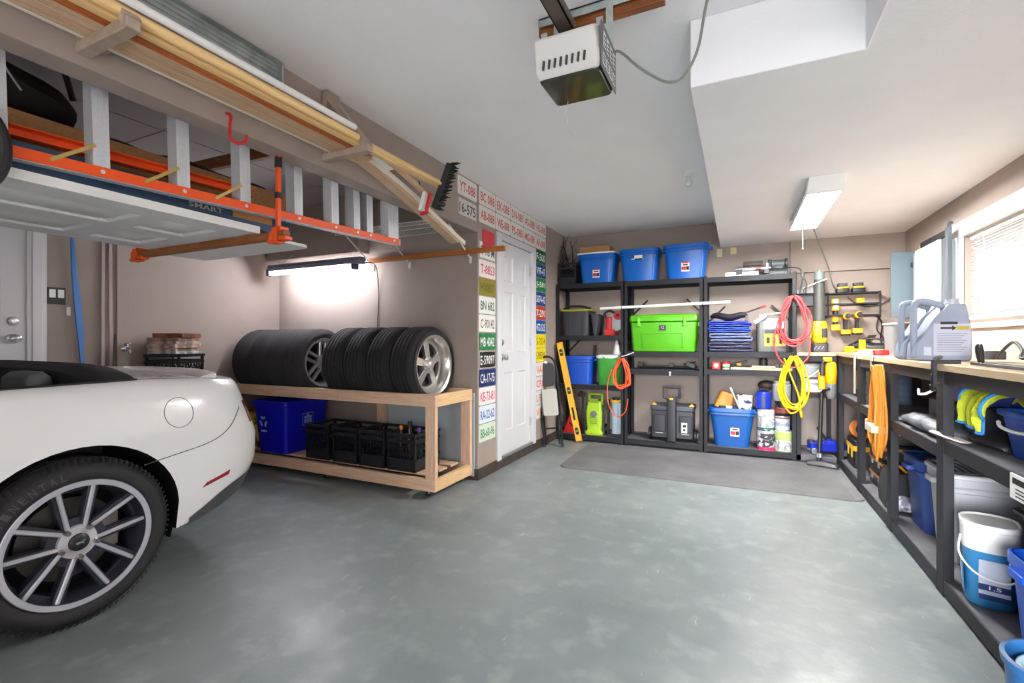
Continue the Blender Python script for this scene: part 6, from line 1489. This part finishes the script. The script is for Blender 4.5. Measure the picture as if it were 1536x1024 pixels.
# orange cord on the post
coil('orange_extension_cord','long orange brown extension cord hank hung from the bench by the third post',.826,1.025,3.80,.24,.62,mat('amber_cord',(212,136,44),.45),12,.0075,21,par_rot=-PI/2)
oc=bpy.data.objects['orange_extension_cord']; oc.location=(.838,3.745,1.025)
g=G(); g.rbox((0,-.045,-.40),(.17,.075,.045),.01); g.box(-.24,-.08,-.05,-.035,-.42,-.375); obj('velcro_strap',g,mat('cream_strap',(206,196,170),.7),oc,.004)
g=G(); g.tube([(.0,0,-.005),(-.03,.02,-.03),(-.045,.06,-.035),(-.035,.10,-.015)],.006,7); tag(obj('white_hook',g,WHITE,loc=(.853,2.92,.955)),'white wire hook on the bench beam before the fourth post','hook')
# third bay
gx=thing('grey_tool_box','dark slate tool box on the middle shelf under the blue box','box',(1.22,3.45,ZM)); g=G(); g.rbox((0,0,.075),(.34,.52,.15),.02); obj('body',g,mat('slate_box',(58,66,82),.5),gx,.006); g=G(); g.rbox((-.17,0,.09),(.02,.14,.03),.006); obj('latch',g,BLACKPL,gx,.003)
bx2=thing('blue_tool_box','blue tool box topping the dark slate one on the middle shelf','box',(1.23,3.45,ZM+.1515)); g=G(); g.rbox((0,0,.05),(.30,.48,.10),.02); obj('body',g,mat('box_blue',(20,60,170),.35),bx2,.008); g=G(); g.tube(smooth_path([(0,-.12,.1),(0,-.1,.13),(0,.1,.13),(0,.12,.1)],4),.010,7); obj('handle',g,BLACKPL,bx2); g=G(); g.box(-.152,-.149,-.24,.24,.0,.012); obj('seam_band',g,INKD,bx2)
g=G(); rr=[]
for i in range(23):
    f=i/22; y=2.95+.72*f; s=math.sin(PI*(f*.94+.03))**.35; rr.append([(.96+.085*s*math.cos(a)+.012*math.sin(19*f+2*a),y,ZM+.003+.042*s+.042*s*math.sin(a)*(1+.12*math.sin(23*f+a))) for a in [2*PI*k/14 for k in range(14)]])
g.loft(rr); tag(obj('grey_tarp_roll',g,mat('grey_nylon',(120,124,132),.55,noise=(12,4,.4,.6),rgb2=(92,96,104),bump=(26,.8)),sharp=70),'crumpled grey nylon roll along the middle shelf edge','roll')
tote('lidded_tote','navy blue lidded tote on the lower shelf, next to the black tool bag',(1.165,3.60,ZL),.46,.345,.40,NAVYP,.84,lid=NAVYP,lab=False,group='lidded totes under the workbench')
tote('lidded_tote','light grey lidded tote on the lower shelf by the fourth post',(1.165,3.20,ZL),.46,.345,.43,LTGREY,.84,lid=mat('pale_lid_grey',(196,198,202),.45),lab=False,group='lidded totes under the workbench')
g=G()
for k in range(5): g.tube([(.95+.03*k,3.05,.535),(.95+.03*k,3.33,.535)],.003,5)
g.tube([(.94,3.05,.535),(1.08,3.05,.535),(1.08,3.33,.535),(.94,3.33,.535)],.004,6,0,closed=True); tag(obj('wire_rack',g,BLACKMETAL),'black wire grille lying on the light grey tote lid','grille')
# near bay
tote('lidded_tote','slate blue lidded tote at the back of the lower shelf behind the white pail',(1.268,2.64,ZL),.28,.42,.45,mat('slate_tote',(92,106,136),.5),.88,lid=mat('slate_lid',(104,118,146),.5),lab=False,group='lidded totes under the workbench')
pl_=thing('detergent_pail','blue pail with a tall white lid on the lower shelf by the fourth post','pail',(.965,2.69,ZL),-.25); pl_.scale=(.82,.82,.86)
g=G(); R=[[(x,y,z) for x,y in rrect(w,w*1.1,.08,6)] for w,z in ((.185,0),(.19,.006),(.21,.27))]; g.loft(R); obj('body',g,mat('pail_blue',(52,130,184),.35),pl_)
g=G(); R=[[(x,y,z) for x,y in rrect(w,w*1.1,.085,6)] for w,z in ((.214,.268),(.218,.275),(.222,.37),(.23,.375),(.23,.395),(.218,.40),(.205,.392))]; g.loft(R); obj('lid',g,WHITE,pl_)
g=G(); g.tube(smooth_path([(-.115,-.09,.33),(-.12,-.10,.24),(-.06,-.14,.17),(.05,-.145,.15),(.11,-.12,.2),(.12,-.10,.30)],6),.005,7); obj('handle',g,WHITE,pl_)
g=G(); g.box(-.1005,-.0955,-.075,.06,.05,.20); l1=obj('info_label',g,mat('label_deep_blue',(44,92,136),.45),pl_,rot=(0,math.radians(-2.6),0)); g=G()
for k in range(8): g.box(-.1012,-.1002,-.06,.045-.01*(k%3),.185-.014*k,.190-.014*k)
g.box(-.1012,-.1002,-.065,-.035,.055,.08); obj('label_lines',g,mat('label_pale_print',(170,200,220),.5),l1)
g=G(); g.box(-.05,.065,-.1115,-.107,.05,.24); l2=obj('front_label',g,mat('label_pale',(190,198,216),.45),pl_,rot=(math.radians(3),0,0)); g=G(); g.box(-.05,.065,-.1125,-.1112,.05,.075); g.box(-.05,.065,-.1125,-.1112,.095,.125); obj('label_navy',g,mat('label_navy',(30,52,110),.45),l2)
g=G(); g.text('1.5',(.01,-.113,.11),(1,0,0),(0,0,1),  .045,.018); obj('label_text',g,WHITE,l2)
ob_=tote('open_tote','open bright blue tote on the lower shelf behind the blue basin',(1.10,2.22,ZL),.42,.34,.34,BLUE2,.84,lab=False)
bb2=thing('black_crate','black open bin stacked in the blue tote under the middle shelf','bin',(1.14,2.22,.40),.05); g=G(); g.tub(.30,.26,.42,.33,.16,.03,.005); obj('tub',g,BLACKPL,bb2); g=G(); R=[[(x,y,z) for x,y in rrect(w,d,.035)] for w,d,z in ((.42,.33,.15),(.445,.35,.155),(.445,.35,.166),(.42,.33,.17))]; g.loft(R,0,False,False); obj('rim',g,BLACKPL,bb2)
g=G(); g.box(-.05,.05,-.04,.04,0,.10); rbx=tag(obj('red_carton',g,mat('dark_red_carton',(120,30,34),.5),loc=(1.12,2.44,.528),bevel=.002,rz=.1),'small dark red carton tucked behind the black bin','carton')
g=G(); g.tube(smooth_path([(.915,2.03,.30),(.90,1.99,.31),(.93,1.95,.29)],4),.012,8); tag(obj('brass_hook',g,mat('brass_end',(206,196,160),.3,.6)),'pale metal hook end beside the open blue tote','hook')
bs=thing('blue_bucket','round blue bucket with coiled pale hose, on the floor against the bench front','bucket',(.731,1.625,.0005))
g=G(); g.lathe([(.092,0),(.095,.005),(.113,.355),(.12,.36),(.122,.38),(.112,.382),(.108,.365),(.09,.012),(0,.012)],36); obj('bucket_body',g,mat('steel_blue_plastic',(30,84,136),.35),bs)
g=G()
for k in range(3): g.tube([((.085-.016*k)*math.cos(a),(.085-.016*k)*math.sin(a),.352-.006*k) for a in [2*PI*q/28 for q in range(28)]],.009,7,0,closed=True)
g.lathe([(0,.30),(.095,.30),(.095,.335),(.0,.335)],28); obj('coiled_hose',g,mat('pale_rope',(176,206,224),.5),bs)
# middle shelf near bay
ut=thing('wash_bucket','deep blue wash bucket with a white handle on the near middle shelf','bucket',(1.13,2.40,.7265)); ut.scale=(1,1,.88); g=G(); g.tub(.30,.34,.36,.40,.205,.05,.004); obj('tub',g,mat('wash_blue',(14,72,176),.35),ut); g=G(); R=[[(x,y,z) for x,y in rrect(w,d,.055)] for w,d,z in ((.362,.402,.18),(.378,.418,.185),(.378,.418,.205),(.355,.395,.21))]; g.loft(R,0,False,False); obj('rim',g,mat('wash_blue',(14,72,176),.35),ut)
g=G(); g.tube(smooth_path([(-.188,.15,.15),(-.20,.10,.135),(-.20,0,.13),(-.196,-.12,.142),(-.188,-.18,.16)],5),.007,8); obj('handle',g,WHITE,ut)
def cloth(name,label,pts,w,m,th=.006,edge=None,seed=0):
    """cloth strip following a path with soft folds across its width"""
    P=smooth_path(pts,6); n=14; rings=[]; top=[];bot=[]
    for i,p in enumerate(P):
        t=(P[min(i+1,len(P)-1)]-P[max(i-1,0)]).normalized(); side=Vector((0,1,0)); side=(side-t*side.dot(t)).normalized(); nn=side.cross(t).normalized()
        if nn.z<0 and abs(nn.z)>.3: nn=-nn
        row=[]
        for j in range(n+1):
            f=-.5+j/n; row.append(p+side*(w*f*(1-.15*math.sin(i*.5+seed)))+nn*(.010*math.sin(9*f*2+seed+i*.25)+.006*math.sin(23*f+i*.4)))
        top.append(row); bot.append([q-nn*th for q in row])
    g=G()
    for rowt,rowb in zip(top,bot): rings.append(rowt+rowb[::-1])
    g.loft(rings); o=obj(name,g,m,sharp=60); tag(o,label,'cloth','microfibre cloths on the wash bucket')
    if edge:
        g=G(); g.tube([r[-1] for r in top],.006,6); g.tube([r[0] for r in top],.006,6); g.tube(top[-1],.006,6); obj('hem',g,edge,o)
    return o
YC=mat('yellow_microfibre',(204,220,52),.9,bump=(260,.6)); GC=mat('green_microfibre',(74,150,56),.9,bump=(260,.6)); BCX=mat('blue_hem',(40,124,200),.8)
cloth('microfibre_cloth','bright yellow microfibre cloth with blue hem draped over the bucket side',[(1.22,2.56,.965),(1.10,2.60,.985),(.99,2.64,.975),(.92,2.66,.94),(.895,2.68,.885),(.90,2.69,.815)],.22,YC,edge=BCX,seed=1)
cloth('microfibre_cloth','yellow microfibre cloth bunched on top inside the bucket',[(1.28,2.40,.945),(1.15,2.40,.965),(1.02,2.40,.957),(.975,2.40,.942)],.26,mat('yellow_microfibre_pale',(214,226,84),.9,bump=(260,.6)),seed=3)
cloth('microfibre_cloth','green microfibre cloth lying behind the yellow ones on the bucket',[(1.30,2.46,.99),(1.20,2.48,1.012),(1.08,2.50,1.0),(1.04,2.5,.985)],.16,GC,seed=5)
cloth('microfibre_cloth','light blue cloth corner tucked between the yellow cloths',[(1.14,2.33,.985),(1.04,2.32,.99),(.965,2.32,.965)],.10,mat('blue_microfibre',(104,168,224),.9,bump=(260,.6)),seed=7)
g=G(); g.prism([(-.02,-.10),(.02,-.10),(.028,0),(.016,.08),(-.016,.08),(-.03,0)],-.004,.004,0,T(.885,2.83,.738) @ RZ(.9) @ RX(.25)); tag(obj('white_scraper',g,mat('cream_scraper',(218,212,200),.5),bevel=.002),'cream plastic scraper poking over the shelf edge by the fourth post','scraper')
g=G(); rr=[]
for i in range(13): f=i/12; s=math.sin(PI*(f*.92+.04))**.4; rr.append([(1.0+.08*s*math.cos(a),2.58+.26*f,.7285+.03*s+.03*s*math.sin(a)) for a in [2*PI*k/10 for k in range(10)]])
g.loft(rr); tag(obj('dark_cover_roll',g,BLACKPL,sharp=60),'black folded cover on the near middle shelf beside the bucket','cover')
pc=thing('shelf_card','white printed card clipped to the near shelf beam','card',(.853,2.14,.69)); g=G(); g.box(-.008,0,-.07,.07,-.045,.04); obj('card',g,PAPER,pc,.002); g=G(); g.box(-.009,-.0075,-.055,.05,.008,.028)
for k in range(3): g.box(-.009,-.0075,-.055,.03,-.01-.012*k,-.006-.012*k)
obj('card_print',g,INKD,pc)

# ================================================================ CEILING: OPENER, BULB, SHOP LIGHT
op=thing('garage_door_opener','white and dark garage door opener hung from the ceiling','garage door opener',(-.56,1.72,2.15))
g=G(); R=[]
for y,x,z0,z1 in ((-.145,.112,.115,.14),(-.125,.122,.09,.155),(-.08,.125,.02,.165),(-.07,.125,.006,.165)):
    R.append([(-x,y,z1),(-x*.98,y,z0),(x*.98,y,z0),(x,y,z1)])
R=[[(-.112,-.135,.125),(.112,-.135,.125),(.118,-.06,.17),(-.118,-.06,.17)],[(-.122,-.10,.025),(.122,-.10,.025),(.124,.02,.172),(-.124,.02,.172)],[(-.118,-.075,.002),(.118,-.075,.002),(.124,.03,.172),(-.124,.03,.172)]]
g.loft(R); g.box(-.122,.122,-.02,.13,.09,.172); obj('front_cover',g,mat('opener_white',(206,204,202),.45),op,.008)
g=G(); g.loft([[(x,y,z) for x,y in rrect(w,d,.02)] for w,d,z in ((.225,.20,0.0),(.24,.215,.02),(.244,.22,.09))]); g.v=[(v[0],v[1]+.025,v[2]) for v in g.v]; obj('lamp_lens',g,mat('smoked_green_lens',(54,56,44),.15,coat=.4),op,.004)
g=G()
for k in range(8):
    x=-.085+.022*k; g.bar((x,-.1085,.024),(x+.006,-.1165,.052),.006,.008,0,(0,1,0))
obj('vent_slots',g,mat('vent_shadow',(70,62,58),.8),op)
g=G(); g.box(.1235,.1275,-.09,.13,.0,.165); sp=obj('side_plate',g,MIDGREY,op,.002); g=G()
for k in range(4): g.box(.1272,.1285,-.07+.048*k,-.034+.048*k,.02,.06); g.box(.1272,.1285,-.06+.048*k,-.03+.048*k,.085,.14)
obj('side_labels',g,PAPER,sp); g=G()
for k in range(4):
    for q in range(3): g.box(.1284,.1292,-.066+.048*k,-.04+.048*k,.025+.011*q,.030+.011*q); g.box(.1284,.1292,-.056+.048*k,-.034+.048*k,.09+.015*q,.096+.015*q)
obj('label_print',g,INKD,sp)
g=G(); g.box(-.035,.02,-4.4,-.05,.165,.172); g.box(-.035,-.031,-4.4,-.05,.165,.205); g.box(.016,.02,-4.4,-.05,.165,.205); obj('drive_rail',g,mat('rail_brown_steel',(110,96,90),.45,.7),op); 
g=G(); g.tube([(-.0075,-4.3,.19),(-.0075,-.1,.19)],.006,6); obj('drive_chain',g,mat('chain_rust',(86,54,36),.6,.4),op)
g=G(); g.box(-.19,.30,.10,.128,.362,.37); g.box(-.19,.30,.10,.105,.335,.37); obj('ceiling_angle',g,GALV,op,.001)
g=G(); g.box(-.20,.31,.129,.165,.315,.37); obj('mounting_batten',g,BROWNW,op,.002)
for x in (-.105,.11):
    g=G(); g.box(x-.014,x+.014,.095,.0985,.15,.345); 
    for k in range(4): g.cyl((x,.094,.19+.04*k),(x,.0955,.19+.04*k),.005,8)
    obj('hanger_strap',g,GALV,op); g=G(); g.box(x-.012,x+.012,-.05,-.046,.15,.20); obj('bracket_tab',g,STEEL,op)
g=G(); g.tube(smooth_path([(.12,.11,.155),(.15,.11,.15),(.23,.10,.06),(.32,.10,-.01),(.38,.09,-.01),(.43,.07,.06),(.46,.03,.18),(.50,-.03,.30),(.51,-.05,.37)],6),.005,7); obj('power_cord',g,mat('grey_cable',(120,122,118),.5),op)
g=G(); g.tube(smooth_path([(-.06,.10,.0),(-.07,.11,-.05),(-.065,.12,-.10),(-.05,.13,-.13)],5),.0012,5); obj('antenna_wire',g,LTGREY,op)
lb2=thing('bulb_holder','white porcelain bulb holder with bulb on the ceiling','light',(-.352,3.97,2.52)); g=G(); g.lathe([(.0,-.034),(.028,-.034),(.032,-.02),(.05,-.014),(.058,-.004),(.058,0)],24); obj('porcelain_base',g,WHITE,lb2)
g=G(); g.lathe([(0,-.118),(.018,-.112),(.028,-.095),(.028,-.08),(.016,-.055),(.013,-.034)],20); obj('bulb',g,mat('white_bulb',(226,226,224),.2),lb2)
sl=thing('shop_light','lit two-tube strip light on the lowered ceiling above the shelving','light',(.51,4.22,2.24))
HW2=mat('white_reflector',(228,228,228),.35)
g=G(); g.prism([(-.105,-.085),(-.085,-.01),(-.06,0),(.06,0),(.085,-.01),(.105,-.085),(.095,-.085),(.07,-.03),(-.07,-.03),(-.095,-.085)],-.56,.56,0,Matrix(((1,0,0,0),(0,0,1,0),(0,1,0,0),(0,0,0,1)))); obj('reflector',g,HW2,sl)
for s in (-1,1):
    g=G(); g.loft([[(-.105,s*.55,-.09),(.105,s*.55,-.09),(.105,s*.55,0),(-.105,s*.55,0)],[(-.105,s*.585,-.085),(.105,s*.585,-.085),(.10,s*.62,0),(-.10,s*.62,0)]] if s>0 else [[(-.105,s*.585,-.085),(.105,s*.585,-.085),(.10,s*.66,0),(-.10,s*.66,0)],[(-.105,s*.55,-.09),(.105,s*.55,-.09),(.105,s*.55,0),(-.105,s*.55,0)]]); obj('end_cover',g,HW2,sl,.006)
EM=emit('strip_glow',(255,252,248),155)
for x in (-.05,.05):
    g=G(); g.tube([(x,-.545,-.068),(x,.545,-.068)],.018,14); obj('tube',g,EM,sl)
g=G(); g.box(-.006,.006,-.54,-.1,-.076,-.045); obj('tube_divider',g,LTGREY,sl)
g=G(); g.tube([(0,.60,-.06),(0,.60,-.24)],.0016,5); g.sph((0,.60,-.25),.007,8); obj('pull_chain',g,LTGREY,sl)
# ================================================================ CAMERA, LIGHT
cam = bpy.data.cameras.new('camera'); co = bpy.data.objects.new('camera', cam); COL.objects.link(co)
cam.sensor_fit = 'HORIZONTAL'; cam.sensor_width = 36; cam.lens = 708/1536*36; cam.clip_start = .05
co.location = (0,0,1.18); co.rotation_euler = (PI/2,0,math.atan(339/708)); bpy.context.scene.camera = co
def area(name, loc, rot, sx, sy, power, col=(1,1,1), portal=False):
    l = bpy.data.lights.new(name,'AREA'); l.shape='RECTANGLE'; l.size=sx; l.size_y=sy; l.energy=power; l.color=col
    o = bpy.data.objects.new(name,l); COL.objects.link(o); o.location=loc; o.rotation_euler=rot
    if portal: l.cycles.is_portal = True
    return o
w = bpy.data.worlds.new('sky'); bpy.context.scene.world = w; w.use_nodes = True
# dim sky with a bright lobe added to throw light in through the garage opening
nt = w.node_tree; bg = nt.nodes['Background']; tc = nt.nodes.new('ShaderNodeTexCoord')
dp = nt.nodes.new('ShaderNodeVectorMath'); dp.operation = 'DOT_PRODUCT'; dp.inputs[1].default_value = Vector((-.68,-.65,.35)).normalized()
nt.links.new(tc.outputs['Generated'], dp.inputs[0])
mr = nt.nodes.new('ShaderNodeMapRange'); mr.interpolation_type = 'SMOOTHSTEP'
for k, v in (('From Min',.35),('From Max',.95),('To Min',.5),('To Max',42.0)): mr.inputs[k].default_value = v
nt.links.new(dp.outputs['Value'], mr.inputs['Value']); nt.links.new(mr.outputs['Result'], bg.inputs['Strength'])
bg.inputs['Color'].default_value = (.98,.98,1,1)
area('garage_door_portal',(.2,-3.05,1.05),(PI/2,0,0),2.2,2.1,1,portal=True)
area('window_portal',(1.6,3.375,1.64),(0,PI/2,0),.56,2.15,1,portal=True)
sc = bpy.context.scene
sc.view_settings.view_transform='Standard'; sc.view_settings.look='None'; sc.view_settings.gamma=1; sc.view_settings.use_curve_mapping=False
sc.view_settings.exposure = 1.36
